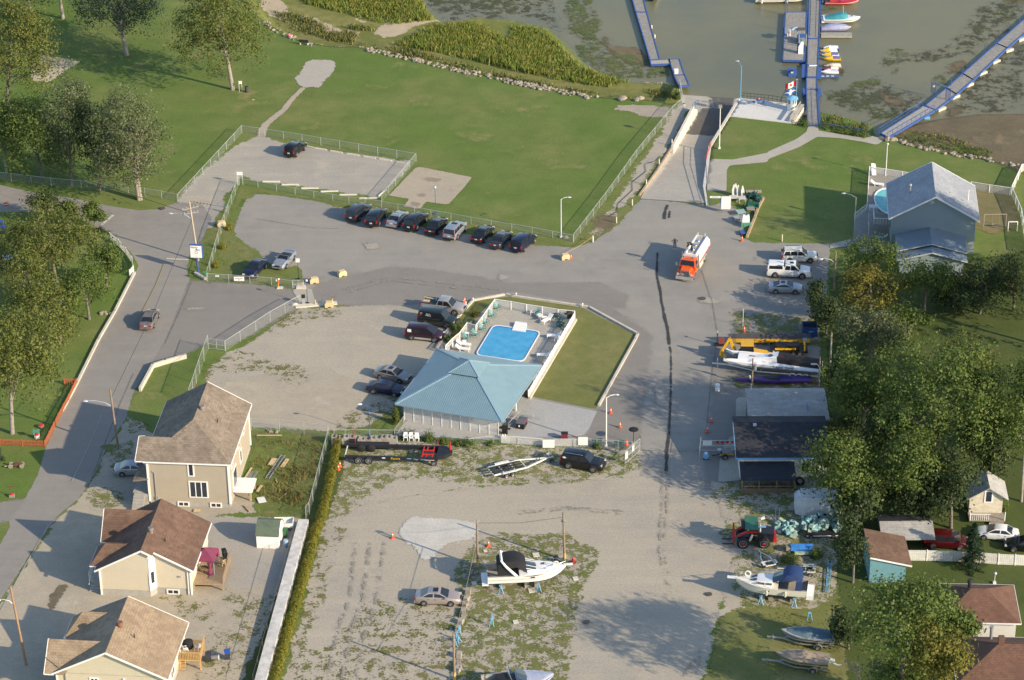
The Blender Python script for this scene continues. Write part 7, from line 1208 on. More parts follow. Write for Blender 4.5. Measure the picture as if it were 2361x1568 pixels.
mb=MB();mb.lo([[(-3.25,sg*1.2,s0+1.1),(-3.3,sg*1.25,s0+.05)]for sg in(-1,1)],cap=False,closed=False);mb.add([(-2.7,-1.24,s0+1.1),(-3.3,-1.24,s0+.95),(-3.35,-1.27,s0+.0),(-2.6,-1.27,s0-.0)],[(0,1,2,3)]);mb.add([(-2.7,1.24,s0+1.1),(-3.3,1.24,s0+.95),(-3.35,1.27,s0+.0),(-2.6,1.27,s0)],[(0,1,2,3)]);mb.bu('canvas_curtain',CVN,b)
bowrail(b,L_,hb,sz,.5,1.0,.55);MB().box((4.2,0,sz(1)),(1.1,.4,.1)).bu('bow_pulpit',GEL,b);MB().box((-4.2,0,1.2),(.75,2.3,.5)).bu('swim_platform',GEL,b);stands(b,(-2.6,1.0),1.1,.95)
for x in(.4,-1.6):MB().tu([(x,1.42,s0-.2),(x,1.44,s0-.3),(x,1.44,s0-.8),(x,1.42,s0-.9)],[.04,.13,.13,.04],9).bu('fender',FLT,b,sm=1)
mb=MB();n=14;[mb.tu([(2.6+.3*Mc(6.28*k/n),-.5,s0+.5+.3*Ms(6.28*k/n)),(2.6+.3*Mc(6.28*(k+1)/n),-.5,s0+.5+.3*Ms(6.28*(k+1)/n))],.08,6)for k in rg_(n)];mb.bu('lifebuoy',GEL,b)
def trailer(b,L_,W_,wheels,m=GALV,tongue=1.6,z=.45,wr=.33):
 fr=MB()
 for sg in(-1,1):fr.bar((-L_/2,sg*W_/2,z),(L_*.15,sg*W_/2,z),.1,.14);fr.bar((L_*.15,sg*W_/2,z),(L_/2,0,z),.1,.14)
 fr.bar((L_/2-.1,0,z),(L_/2+tongue,0,z),.12,.14)
 for x in(-L_/2,-L_*.2,L_*.12):fr.bar((x,-W_/2,z),(x,W_/2,z),.1,.1)
 fr.bu('frame',m,b);MB().tu([(L_/2+tongue*.6,.12,0),(L_/2+tongue*.6,.12,z+.35)],.04).bu('jockey_stand',m,b)
 for x in wheels:
  for sg in(-1,1):wh_(b,x,sg*(W_/2+.22),wr);MB().lo([[(x+(wr+.12)*Mc(a),yy,wr+(wr+.12)*Ms(a))for a in(0,.5,1.05,1.57,2.1,2.6,3.14)]+[(x+(wr+.08)*Mc(a),yy,wr+(wr+.08)*Ms(a))for a in(3.14,2.6,2.1,1.57,1.05,.5,0)]for yy in(sg*(W_/2+.08),sg*(W_/2+.36))]).bu('mudguard',m,b)
def covered(label,loc,rz,L_,B_,cov,side,stripe,eng,tl):
 b=th_('runabout',label,'boat',loc,rz);hb,sz=hull(b,L_,B_,.95,stripe=stripe,z0=.5,side=side,deckm=side,bottom=TRIMD);mb=MB();rings=[]
 for t,h,k in((.02,.03,.97),(.15,.12,.97),(.35,.3,.97),(.47,.55,.96),(.52,.5,.96),(.6,.22,.96),(.75,.14,.95),(.9,.05,.9)):
  x=-L_/2+L_*t;w_=hb(t)*k;s=sz(t)+.02;rings.append([(x,-w_,s-.06),(x,-w_*.55,s+h*.75),(x,0,s+h),(x,w_*.55,s+h*.75),(x,w_,s-.06)])
 mb.lo(rings,cap=False,closed=False);mb.bu('cover',cov,b,sm=1,ang=28);outboard(b,-L_/2,.95,eng,tilt=tl);tr_=th_('boat_trailer','galvanised single axle trailer under the '+label.split(' on ')[0],'trailer',loc,rz);trailer(tr_,L_*.95,1.5,(-1.2,));return b
covered('runabout with slate blue cover on a trailer',q(3,3,352,1245),math.pi-.2,5.6,2.2,mat('slate_blue_cover',(.105,.165,.20),rough=.8,var=.15),mat('silver_hull',(.38,.38,.36),rough=.4),mat('navy_stripe',(.03,.045,.12)),TRIMD,.4)
covered('runabout with taupe brown cover on a trailer',q(3,3,305,1452),math.pi-.2,5.5,2.15,mat('taupe_cover',(.30,.235,.175),rough=.85,var=.12),mat('tan_hull',(.33,.29,.2),rough=.4),TRIMD,LAMPG,.8)
cl_=q(3,2,42,287);b=th_('racing_catamaran','white twin hull racing boat lettered TAKE TIME with black cover','boat',cl_,math.pi-.2);L_=12.0
mb=MB()
for sg in(-1,1):
 rg=[]
 for t,w_,zk,zt in((0,.5,.75,1.6),(.3,.52,.75,1.75),(.6,.52,.78,1.95),(.8,.45,.95,2.0),(.93,.28,1.3,1.98),(1,.04,1.7,1.95)):
  x=-6+12*t;yo=sg*1.4-sg*(.12 if t>.9 else 0);yi=yo-sg*w_*1.6;rg.append([(x,yo,zk+.45),(x,(yo+yi)/2,zk),(x,yi,zk+.3),(x,yi,zt-.1),(x,(yo+yi)/2,zt+.03),(x,yo,zt-.25)])
 mb.lo(rg)
mb.lo([[(x,-.95,z),(x,.95,z),(x,.95,z+.25),(x,0,z+.34),(x,-.95,z+.25)]for x,z in((-6,1.35),(-2,1.55),(2,1.72),(4.3,1.75))]);mb.bu('hull',GEL,b,sm=1,ang=30)
mb=MB();mb.lo([[(x,-w_,z0),(x,-w_*.7,z1),(x,w_*.7,z1),(x,w_,z0)]for x,w_,z0,z1 in((-6.0,1.15,1.6,1.95),(-2,1.1,1.8,2.35),(-.6,1.0,1.85,2.6),(-.5,.95,1.9,2.6))]);mb.bu('cockpit_cover',mat('black_brown_cover',(.022,.014,.012),rough=.7),b,sm=1,ang=40)
mb=MB();mb.lo([[(x,-w_,z0),(x,-w_*.65,z1),(x,w_*.65,z1),(x,w_,z0)]for x,w_,z0,z1 in((-.6,1.0,1.85,2.62),(.8,.8,1.9,2.3),(2.2,.5,1.95,2.06))]);mb.bu('cowl',GEL,b,sm=1,ang=40);MB().cyl((.3,.25,2.38),.3,.1,14).bu('round_hatch',DGL,b);MB().box((2.6,.1,2.09),(.7,.16,.05)).bu('air_scoop',BLK,b);MB().box((4.6,0,2.02),(.5,.4,.04)).bu('deck_plate',TRIMD,b)
t_=text('TAKE TIME',.55,INK,b,(-1.4,1.42,1.42),(R(90),0,math.pi),ext=.01);mb=MB();[mb.bar((-5.6,1.435,1.02+k*.1),(2.0+k*.5,1.43,1.1+k*.12),.02,.05)for k in rg_(3)];mb.bu('side_lines',TRIMD,b)
tr_=th_('boat_trailer','long white triple axle trailer under the racing boat','trailer',cl_,math.pi-.2);trailer(tr_,11.5,2.3,(-4.2,-3.4,-2.6),WPOLE,1.8,.55,.35);MB().tu([(6.9,0,.6),(6.9,0,1.3)],.06).bu('winch_post',GALV,tr_)
b=th_('drag_boat','low purple narrow hull lying below the racing boat','boat',q(3,2,30,392),math.pi);PUR=mat('purple_gelcoat',(.035,.015,.14),rough=.3,coat=.4);hb,sz=hull(b,9.6,1.5,.55,side=PUR,bottom=PUR,stripe=mat('magenta',(.25,.05,.25)),z0=.2,deckm=PUR,fine=.25);MB().lo([[(-1,-.35,.75),(-1,.35,.75),(-1,.25,1.05),(-1,-.25,1.05)],[(1.2,-.25,.75),(1.2,.25,.75),(1.0,.15,.85),(1.0,-.15,.85)]]).bu('cockpit',TRIMD,b);MB().tu([(2.6,0,.7),(2.7,0,1.2)],.12).bu('engine_intake',CRM,b)
b=th_('long_canoe','long yellow hull with black wave pattern under dark cover','boat',q(3,1,10,1568)+Vc((0,.3,0)),-.03);YH=mat('yellow_gelcoat',(.62,.33,.02),rough=.4);mb=MB();mb.lo([[(x,-w_,.5),(x,-w_,1.05),(x,w_,1.05),(x,w_,.5)]for x,w_ in((-5.1,.3),(-4.2,.55),(4.2,.62),(5.1,.5))]);mb.bu('hull',YH,b);mb=MB();mb.lo([[(x,-w_,1.06),(x,0,1.5),(x,w_,1.06)]for x,w_ in((-5.1,.33),(-4.2,.58),(4.2,.65),(5.1,.53))]);mb.bu('cover',mat('dark_tarp',(.05,.05,.055),rough=.7),b)
for i in rg_(4):mb=MB();x=-2.8+i*2.0;mb.tu([(x-.5,-.63,.78),(x-.2,-.64,.7),(x+.1,-.64,.85),(x+.5,-.64,.74)],.04,5);mb.bu('wave_mark',BLK,b)
for x in(-3,0,3):MB().box((x,0,.25),(.12,1.2,.5)).bu('cradle',WOODG,b)
b=th_('motor_boat','pale blue grey boat with chrome frame cut by the bottom edge','boat',q(1,3,2350,1690),.12);PB=mat('pale_blue_grey_gelcoat',(.45,.47,.56),rough=.3,coat=.3);hb,sz=hull(b,7.4,2.6,1.5,side=PB,z0=.5,deck0=.5,deckm=PB,stripe=BLUEP);s0=sz(.5);mb=MB();mb.lo([[(-.2,-1.0,s0+.7),(-.2,0,s0+.78),(-.2,1.0,s0+.7)],[(.8,-.95,s0+.1),(.9,0,s0+.2),(.8,.95,s0+.1)]],cap=False,closed=False);mb.bu('windshield',DGL,b);mb=MB();[mb.tu([(-.6,sg*1.1,s0),(-1.0,sg*1.0,s0+1.2)],.05)for sg in(-1,1)];mb.tu([(-1,-1,s0+1.2),(-1,1,s0+1.2)],.05);mb.bu('tower_frame',CHROME,b);MB().box((-1.6,0,s0-.1),(1.2,1.9,.4)).bu('seat',BLK,b);stands(b,(-2.4,.8),1.0,.9)
b=th_('sailing_boat','white hull moored bow first beside the narrow dock','boat',q(2,0,1262,5,-2)+Vc((0,2.4,0)),-1.54);hb,sz=hull(b,7.5,2.5,1.1,z0=-.15,fine=.35);MB().box((-1,0,1.2),(2.6,1.3,.3)).bu('cabin_top',GEL,b);MB().box((.8,0,1.13),(1.2,.12,.06)).bu('deck_stripe',BLUEP,b)
b=th_('houseboat','white long cruiser cut by the top edge left of pier','boat',q(3,0,150,35,-2)+Vc((-.4,1.3,0)),0);hb,sz=hull(b,8.8,2.8,1.2,z0=-.2,fine=.75,side=CRM);MB().box((-.8,0,1.6),(5,1.9,.9)).bu('cabin',GEL,b);MB().box((-.8,-.96,1.6),(4,.04,.4)).bu('window',DGL,b)
for x in(-3.4,.8):MB().tu([(x,-1.46,.9),(x,-1.48,.8),(x,-1.48,.25),(x,-1.46,.15)],[.04,.13,.13,.04],9).bu('fender',GEL,b,sm=1)
b=th_('speedboat','red speedboat with black outboard at the top of pier','boat',q(3,0,665,52,-2)+Vc((0,.9,0)),-.03);RG=mat('red_gelcoat',(.55,.012,.02),rough=.3,coat=.4);hb,sz=hull(b,5.6,2.1,.75,z0=-.1,side=RG,stripe=GEL,deckm=RG,deck0=.35,bottom=CRM);outboard(b,-2.8,.6,BLK,s=1.2);win4(b,[(-.1,-.8,.85),(-.1,.8,.85),(-.5,.7,1.25),(-.5,-.7,1.25)],DGL,'windshield');MB().box((-1.4,0,.75),(1.2,1.5,.3)).bu('cover',RED,b);MB().tu([(.3,0,.8),(.3,0,2.2)],.02).bu('antenna',WHT,b)
b=th_('runabout','white runabout with teal cover moored right of the pier','boat',q(3,0,665,218,-2)+Vc((0,1.0,0)),-.03);hb,sz=hull(b,6.0,2.2,.95,z0=-.1,stripe=mat('teal_stripe',(.06,.22,.24)),bottom=CRM);TEAL=mat('teal_canvas',(.04,.26,.30),rough=.8)
mb=MB();mb.lo([[(x,-w_,.82),(x,-w_*.6,.82+h),(x,w_*.6,.82+h),(x,w_,.82)]for x,w_,h in((-2.6,.95,.12),(-1.4,1.0,.35),(-.1,.95,.75),(.6,.8,.7),(1.05,.6,.15))]);mb.bu('cover',TEAL,b,sm=1,ang=40);MB().cyl((1.6,.1,1.02),.16,.05,12).bu('deck_hatch',DGL,b);MB().box((-3.1,0,.35),(.5,1.8,.3)).bu('swim_platform',GEL,b);MB().tu([(.2,-.3,1.4),(.1,-.3,3.0)],.02).bu('antenna',WHT,b)
b=th_('runabout','runabout under a lavender cover behind the finger dock','boat',q(3,0,612,288,-2)+Vc((0,.6,0)),0);hb,sz=hull(b,4.8,1.8,.7,z0=-.1,side=mat('lavender_hull',(.25,.25,.38)));mb=MB();mb.lo([[(x,-w_,.55),(x,-w_*.6,.55+h),(x,w_*.6,.55+h),(x,w_,.55)]for x,w_,h in((-2.35,.8,.15),(-1.2,.88,.55),(.3,.85,.6),(1.5,.6,.4),(2.2,.25,.15))]);mb.bu('cover',mat('lavender_cover',(.30,.31,.45),rough=.7,var=.2),b,sm=1,ang=50)
o=Zq(3,0,615,310);d=th_('finger_dock','short concrete grey finger dock right of the pier','dock',o);dkp(d,o,[Zq(3,0,475,318),Zq(3,0,752,320),Zq(3,0,752,290),Zq(3,0,475,290)],m=mat('grey_dock_board',(.36,.34,.29)),edge=None,t=.4)
o=Zq(3,0,505,145);d=th_('finger_dock','short grey finger dock behind the teal covered runabout','dock',o);dkp(d,o,[Zq(3,0,475,150),Zq(3,0,660,152),Zq(3,0,660,132),Zq(3,0,475,130)],m=mat('grey_dock_board',(.36,.34,.29)),edge=None,t=.3)
def jetski(label,x,y,rz,main,top,seat):
 b=th_('jet_ski',label,'jet ski',q(3,0,x,y,-2)+Vc((0,.3,0)),rz,'jet skis moored beside the pier');hb,sz=hull(b,2.7,1.0,.42,z0=-.05,side=main,deckm=main,bottom=main,fine=.35)
 MB().lo([[(x_,-w_,.36),(x_,-w_*.6,.36+h),(x_,w_*.6,.36+h),(x_,w_,.36)]for x_,w_,h in((-1.2,.28,.3),(-.5,.26,.36),(.15,.2,.3))]).bu('seat',seat,b,sm=1,ang=50);MB().lo([[(x_,-w_,.36),(x_,-w_*.5,.36+h),(x_,w_*.5,.36+h),(x_,w_,.36)]for x_,w_,h in((-.05,.36,.5),(.4,.4,.42),(1.1,.15,.12))]).bu('cowl',top,b,sm=1,ang=50);MB().tu([(.05,-.38,.95),(.15,0,.9),(.05,.38,.95)],.03,6).bu('handlebar',BLK,b);return b
YJ=mat('jet_yellow',(.78,.48,.02),rough=.35);PJ=mat('jet_purple',(.10,.11,.32),rough=.4);RJ=mat('jet_maroon',(.25,.02,.03),rough=.4)
jetski('blue jet ski with white seat, farthest of the jet skis',560,455,math.pi,BLUEP,GEL,GEL);jetski('white jet ski with yellow front, second of the jet skis',545,478,math.pi,GEL,YJ,GEL);jetski('yellow and white jet ski with purple seat in the middle',560,515,math.pi,GEL,YJ,PJ);jetski('yellow jet ski with blue tail on the middle float',575,550,math.pi,YJ,YJ,PJ);jetski('beige jet ski on the nearer float',580,615,math.pi,mat('jet_beige',(.52,.46,.36)),mat('jet_beige',(.5,.45,.35)),CRM);jetski('maroon jet ski between the beige and white ones',560,645,math.pi,RJ,RJ,GEL);jetski('white jet ski nearest to the shore',555,668,math.pi,GEL,GEL,LAMPG)
o=Zq(3,0,540,685,-1.8);d=th_('ladder_float','blue float with pale treads beside the nearest jet ski','float',o);dkp(d,o,[Zq(3,0,460,690,-1.8),Zq(3,0,635,690,-1.8),Zq(3,0,635,672,-1.8),Zq(3,0,460,670,-1.8)],m=BLUEP,edge=None)
for i in rg_(4):MB().box((-1.6+i*.75,0,.05),(.45,.3,.06)).bu('tread',mat('pale_tread',(.55,.62,.66)),d)
b=th_('pontoon_boat','dark blue hull just showing at the top right corner','boat',q(3,0,2280,5,-2)+Vc((.5,1.5,0)),0);hull(b,7,2.4,.8,z0=-.1,side=BLUEP,deckm=LAMPG)
# yard objects, furniture, machines
def sp_(x,y,z=0.):return pix(x/1.7348,y/1.7348,z)
def one(name,label,cat,mb,m,loc,rz=0.,group=None,sm=0):
 o=mb.bu(name,m,sm=sm);o.location=loc;o.rotation_euler.z=rz;return tag(o,label,cat,group)
ZP=.14
def zp(x,y,z=0.):return sp_(1700+x/3.808,1180+y/3.808,z)
pc=[zp(1050,478),zp(1752,578),zp(1490,1030),zp(780,925)];po=pc[0].copy();po.z=0
pl=th_('swimming_pool','bright blue rectangular swimming pool with white coping and steps','swimming pool',po);cen=sum(pc,Vc())/4
def inset(f):return[cen+(p-cen)*f-po for p in pc]
def roundq(q4,r,n=4):
 out=[]
 for i in rg_(4):
  p,a,b=q4[i],q4[i-1],q4[(i+1)%4]
  for k in rg_(n+1):
   t=k/n;A_,B_=p+(a-p).normalized()*r,p+(b-p).normalized()*r;out.append((A_*(1-t)+p*t)*(1-t)+(p*(1-t)+B_*t)*t)
 return out
wm,nt,b=newmat('pool_water');L=nt.links.new;co=nd(nt,'ShaderNodeTexCoord').outputs['Object'];f=mapr(nt,noi(nt,co,.9,4),.35,.7);L(mixc(nt,f,(.085,.36,.56),(.05,.29,.50)),b.inputs['Base Color']);b.inputs['Roughness'].default_value=.12
bp=nd(nt,'ShaderNodeBump');bp.inputs['Strength'].default_value=.25;bp.inputs['Distance'].default_value=.02;L(noi(nt,co,4,3),bp.inputs['Height']);L(bp.outputs[0],b.inputs['Normal'])
z=lambda v,h:Vc((v.x,v.y,h))
R1,R2,R3=roundq(inset(1.045),1.0),roundq(inset(1.0),.9),roundq(inset(.97),.85)
mb=MB();mb.lo([[z(p,.12)for p in R1],[z(p,.2)for p in R1],[z(p,.2)for p in R2],[z(p,.13)for p in R2]],cap=False);mb.bu('coping',WHT,pl);mb=MB();mb.lo([[z(p,.19)for p in R2],[z(p,.13)for p in R3]],cap=False);mb.bu('liner',mat('pool_liner',(.03,.17,.42)),pl)
MB().add([z(p,.135)for p in R3],[tuple(rg_(len(R3)))]).bu('water',wm,pl)
st=[zp(1380,442),zp(1555,467),zp(1530,582),zp(1325,552)];mb=MB();so_=[p-po for p in st]
for i in rg_(4):a=i/4;mb.add([z(so_[0]*(1-t)+so_[3]*t,h)if s==0 else z(so_[1]*(1-t)+so_[2]*t,h)for t,h in((a,.42-i*.07),(a+.25,.42-i*.07))for s in(0,1)]+[z(so_[0]*(1-t)+so_[3]*t,.1)if s==0 else z(so_[1]*(1-t)+so_[2]*t,.1)for t in(a,a+.25)for s in(0,1)],[(0,1,3,2),(2,3,7,6),(0,2,6,4),(1,5,7,3),(0,4,5,1)])
mb.bu('steps',WHT,pl)
ADG=mat('teal_plastic',(.13,.30,.28),rough=.5);ADD=mat('dark_green_plastic',(.02,.10,.085),rough=.5);PLW=mat('white_plastic',(.80,.79,.76),rough=.4,var=.04);BEIG=mat('beige_plastic',(.62,.47,.24),rough=.5)
def slc(label,loc,rz,m,group):
 o=th_('garden_chair',label,'chair',loc,rz,group);MB().add([(.3,-.27,.36),(.3,.27,.36),(-.25,.27,.28),(-.25,-.27,.28),(.3,-.27,.32),(.3,.27,.32),(-.25,.27,.24),(-.25,-.27,.24)],[(0,1,2,3),(7,6,5,4),(0,4,5,1),(3,2,6,7),(0,3,7,4),(1,5,6,2)]).bu('seat',m,o)
 mb=MB();[mb.bar((-.22,y,.28),(-.55,y*1.15,.98-abs(y)*.5),.085,.03)for y in(-.22,-.11,0,.11,.22)];mb.bar((-.4,-.28,.66),(-.4,.28,.66),.05,.03);mb.bu('backrest',m,o)
 for s in(-1,1):MB().box((-.02,s*.34,.54),(.75,.12,.035)).bu('armrest',m,o);MB().box((.3,s*.32,.27),(.07,.05,.54)).bu('leg',m,o);MB().bar((.2,s*.3,.3),(-.6,s*.28,.0),.05,.08).bu('leg',m,o)
 return o
def putset(proto,L_):
 for i,(lab,loc,rz)in enumerate(L_):
  if i==0:continue
  dup(proto,loc,rz,lab)
ch=[('teal garden chair in the far left corner of pool deck',(1110,225),-.9),('second teal garden chair from the far left pool corner',(1035,340),-.9),('third teal garden chair from the far left pool corner',(930,450),-.9),('fourth teal garden chair, beside the pool fence bend',(880,545),-.9),('teal garden chair facing the pool below the fence bend',(775,630),-.6),('teal garden chair next to the low white table',(640,680),-.6),('teal garden chair between white table and white lounger',(1705,305),-2.2),('dark teal chair against the back rail near black grill',(2000,355),2.9),('dark teal chair at the right rail below the grill',(2055,440),2.8),('dark teal chair at the right rail nearest white loungers',(2060,500),2.6)]
for i,(lab,p,rz)in enumerate(ch):
 m=ADG if i<7 else ADD;loc=zp(*p,ZP)
 if i in(0,7):pr_ch=slc(lab,loc,rz,m,'chairs round the swimming pool')
 else:dup(pr_ch,loc,rz,lab)
def lgr(label,loc,rz,m=PLW,group='white sun loungers'):
 o=th_('sun_lounger',label,'sun lounger',loc,rz,group);MB().box((.3,0,.32),(1.3,.62,.07)).bu('seat',m,o);MB().add([(-.33,-.31,.34),(-.33,.31,.34),(-.85,.31,.78),(-.85,-.31,.78),(-.36,-.31,.28),(-.36,.31,.28),(-.9,.31,.73),(-.9,-.31,.73)],[(0,1,2,3),(7,6,5,4),(3,2,6,7),(0,3,7,4),(1,5,6,2),(0,4,5,1)]).bu('backrest',m,o)
 for x in(-.3,.85):
  for s in(-1,1):MB().bar((x,s*.29,.32),(x+.08,s*.32,0),.07).bu('leg',m,o)
 return o
lg=[('white lounger with raised back beside the back rail',(1775,365),2.0),('white lounger in front of the dark teal chair',(1860,400),-2.3),('upper white lounger on the left beside pavilion',(585,775),-.25),('lower white lounger on the left beside pavilion',(570,845),-.25),('white lounger at the right rail halfway down',(1970,645),3.1),('white lounger at the right rail lower down',(1820,940),3.1)]
for i,(lab,p,rz)in enumerate(lg):
 if i==0:lp=lgr(lab,zp(*p,ZP),rz)
 else:dup(lp,zp(*p,ZP),rz,lab)
def table(label,loc,rz=0.,m=PLW,w=.5,h=.42,name='side_table'):
 o=th_(name,label,'table',loc,rz);MB().box((0,0,h),(w,w,.05)).bu('tabletop',m,o)
 for x in(-1,1):
  for y in(-1,1):MB().box((x*w*.42,y*w*.42,h/2),(.06,.06,h)).bu('leg',m,o)
 return o
table('low white table between the two lower teal chairs',zp(640,620,ZP));table('low white table above the two left loungers',zp(600,745,ZP));table('low white table by the back rail chair',zp(1635,295,ZP))
CHW=[]
def mnb(label,loc,rz,m=PLW,group=None,high=False):
 o=th_('plastic_chair',label,'chair',loc,rz,group);MB().box((0,0,.42),(.46,.46,.05)).bu('seat',m,o);MB().lo([[(-.2,-.23,.43),(-.2,.23,.43),(-.24,.23,.43),(-.24,-.23,.43)],[(-.3,-.22,.9),(-.3,.22,.9),(-.34,.22,.9),(-.34,-.22,.9)]]).bu('backrest',m,o)
 for s in(-1,1):MB().bar((-.24,s*.26,.66),(.2,s*.26,.62),.06,.04).bu('armrest',m,o)
 for x in(-1,1):
  for y in(-1,1):MB().bar((x*.2,y*.21,.42),(x*.25,y*.25,0),.06).bu('leg',m,o)
 return o
wc=[('white plastic chair leaning at the right rail, upper',zp(2010,700,ZP),2.6),('white plastic chair at the right rail beside pavilion roof',zp(1850,1040,ZP),2.6),('white plastic chair by the pavilion roof corner',q(2,2,205,300,ZP),2.2),('white plastic chair lowest along the pool railing',q(2,2,195,360,ZP),2.2)]
pm=mnb(wc[0][0],wc[0][1],wc[0][2],PLW,'white plastic chairs at the pool railing')
for lab,loc,rz in wc[1:]:dup(pm,loc,rz,lab)
def grill(label,loc,rz=0.):
 o=th_('barbecue',label,'barbecue',loc,rz);MB().box((0,0,.45),(.6,.45,.55)).bu('cabinet',BLK,o);MB().lo([[(-.38,-.25,.75),(.38,-.25,.75),(.38,.25,.75),(-.38,.25,.75)],[(-.34,-.15,1.05),(.34,-.15,1.05),(.34,.2,1.05),(-.34,.2,1.05)]]).bu('lid',BLK,o,sm=1,ang=30)
 for s in(-1,1):MB().box((s*.55,0,.76),(.3,.4,.04)).bu('side_shelf',DRK,o);MB().wheelx((s*.25,0,.1),.1,.3).bu('wheel',BLK,o)
grill('black barbecue in the far right corner of the pool',zp(2205,360,ZP),.2);o=th_('rubbish_bin','brown bin by the end of the pool railing','bin',q(2,2,124,500,.1));MB().lo([[(.25*k*Mc(.785*i),.25*k*Ms(.785*i),h)for i in rg_(8)]for h,k in((0,.9),(.75,1),(.85,1.1),(.95,.6))]).bu('barrel',mat('brown_bin',(.08,.05,.04)),o,sm=1,ang=30);MB().cyl((0,0,.95),.1,.04,8).bu('lid',DRK,o)
grill('black barbecue beside the pavilion corner post',q(1,2,2230,840,.1),-.3)
for i,x in enumerate((2210,2232)):one('gas_bottle',('left ' if i==0 else 'right ')+'white gas bottle in front of pavilion barbecue','gas bottle',MB().tu([(0,0,0),(0,0,.05),(0,0,.4),(0,0,.5),(0,0,.58)],[.1,.14,.14,.06,.05],10),CRM,q(1,2,x,880,.1),sm=1)
o=th_('spa_tub','black spa tub with grey lid on the pavilion walk','spa tub',q(2,2,75,790,.1),-.3);MB().box((0,.6,.35),(1.0,1.55,.7)).bu('tub',BLKC,o);MB().box((0,.6,.74),(1.08,1.62,.1)).bu('lid',mat('grey_lid',(.14,.135,.15),rough=.3),o);MB().box((.56,.9,.5),(.06,.3,.3)).bu('red_panel',RED,o);MB().box((-.1,-.2,.38),(.15,.04,.25)).bu('label_plate',WHT,o)
o=th_('storage_chest','small black and red chest by the walk fence','chest',q(2,2,470,880,.1));MB().box((0,0,.35),(.75,.5,.7)).bu('box',mat('dark_red',(.18,.02,.03)),o);MB().box((0,0,.73),(.82,.58,.08)).bu('lid',BLKC,o)
o=th_('walk_railing','grey tube handrail between the spa tub and walk','railing',q(2,2,75,650,.1));rail(o,o.location,q(2,2,-30,800,.1),q(2,2,80,690,.1),.9,FST,2);rail(o,o.location,q(2,2,80,690,.1),q(2,2,300,725,.1),.9,FST,2)
o=th_('garden_umbrella','black round umbrella on a pole inside the yard gate','umbrella',q(2,2,1088,930));MB().tu([(0,0,0),(0,0,2.05)],.04).bu('pole',BLK,o);MB().lo([[(r_*Mc(.523*i),r_*Ms(.523*i),h)for i in rg_(12)]for r_,h in((.6,1.95),(.58,2.0),(.3,2.1),(.03,2.15))]).bu('canopy',BLKC,o,sm=1,ang=20);MB().box((0,0,.08),(.45,.45,.16)).bu('foot',FND,o)
for i,(x,y)in enumerate(((760,950),(960,965))):
 o=th_('garden_bench',('left' if i==0 else 'right')+' dark green bench seen through the fence by lamp post','bench',q(2,2,x,y));MB().box((0,0,.42),(1.2,.4,.06)).bu('seat',ADD,o);MB().box((0,.22,.7),(1.2,.05,.4)).bu('backrest',ADD,o);[MB().box((s*.5,0,.2),(.08,.35,.4)).bu('leg',ADD,o)for s in(-1,1)]
one('barrel','white plastic barrel standing on the asphalt above workshop','barrel',MB().tu([(0,0,0),(0,0,.04),(0,0,.3),(0,0,.34),(0,0,.62),(0,0,.66),(0,0,.9),(0,0,.94)],[.27,.3,.3,.28,.28,.3,.3,.26],14),WHT,q(2,2,1840,455),sm=1)
BLKM=mat('grey_block_concrete',(.36,.33,.28),var=.3,sc=2.5,rough=.95);BLKM2=mat('brown_block_concrete',(.30,.265,.215),var=.3,sc=2.5,rough=.95)
def blockstack(w,d,h,holes=True):
 mb=MB();mb.box((0,0,h*.26),(w,d,h*.5));mb.box((.01,.01,h*.76),(w*.97,d*.97,h*.46))
 if holes:
  for s in(-1,1):mb.box((s*w*.36,0,h*1.07),(w*.24,d*.95,h*.16))
  mb.box((0,d*.36,h*1.06),(w*.5,d*.2,h*.14))
 return mb
random.seed(5)
GB='concrete block stacks behind the black trailer'
for i,x in enumerate((705,770,815,865,912,960,1008,1055,1103,1150,1197,1243)):
 one('block_stack','grey concrete block stack in the row behind the black trailer','block stack',blockstack(.66,.62,random.choice((.85,1.0,1.15))),BLKM if i%3 else BLKM2,q(1,2,x,936+(x-705)*.01),Ru(-.1,.02),GB)
for i,x in enumerate((1298,1346,1392,1442)):one('block_stack','low grey concrete block under the white chairs at the row end','block stack',blockstack(.6,.6,.42),BLKM,q(1,2,x,965),Ru(-.1,.05),GB)
one('block_stack','long flat concrete block right of the white chairs','block stack',MB().box((0,0,.25),(1.2,.5,.5)),BLKM,q(1,2,1530,978),-.05)
pm2=mnb('left of three white plastic chairs on the blocks',q(1,2,1342,925)+Vc((0,0,.45)),-1.6,PLW,'white plastic chairs on the concrete blocks');dup(pm2,q(1,2,1392,928)+Vc((0,0,.45)),-1.5,'middle of three white plastic chairs on the blocks');dup(pm2,q(1,2,1442,930)+Vc((0,0,.45)),-1.6,'right of three white plastic chairs on the blocks')
for i,(x,y)in enumerate(((1905,800),(1890,850),(1878,905),(1860,960),(1862,1000),(1838,1060),(1812,1120),(1822,1365),(1818,1440),(1812,1490))):
 one('block_stack','broken grey concrete block in the line beside the champagne sedan','block stack',blockstack(.75,.5,random.choice((.4,.5,.6)),i%2==0),BLKM if i%2 else BLKM2,q(1,3,x,y),1.3+Ru(-.3,.3),'concrete blocks down the middle of the yard')
for i,(x,y,k)in enumerate(((1972,565,.5),(1935,600,.5),(1905,590,.45),(1965,620,.4),(1950,660,.5),(1925,625,.45),(1985,610,.4))):one('timber_block','short grey timber block heaped at the pole foot','timber block',MB().box((0,0,.1),(k,.2,.2)),WOODG,q(1,3,x,y),Ru(0,3),'timber blocks at the pole foot')
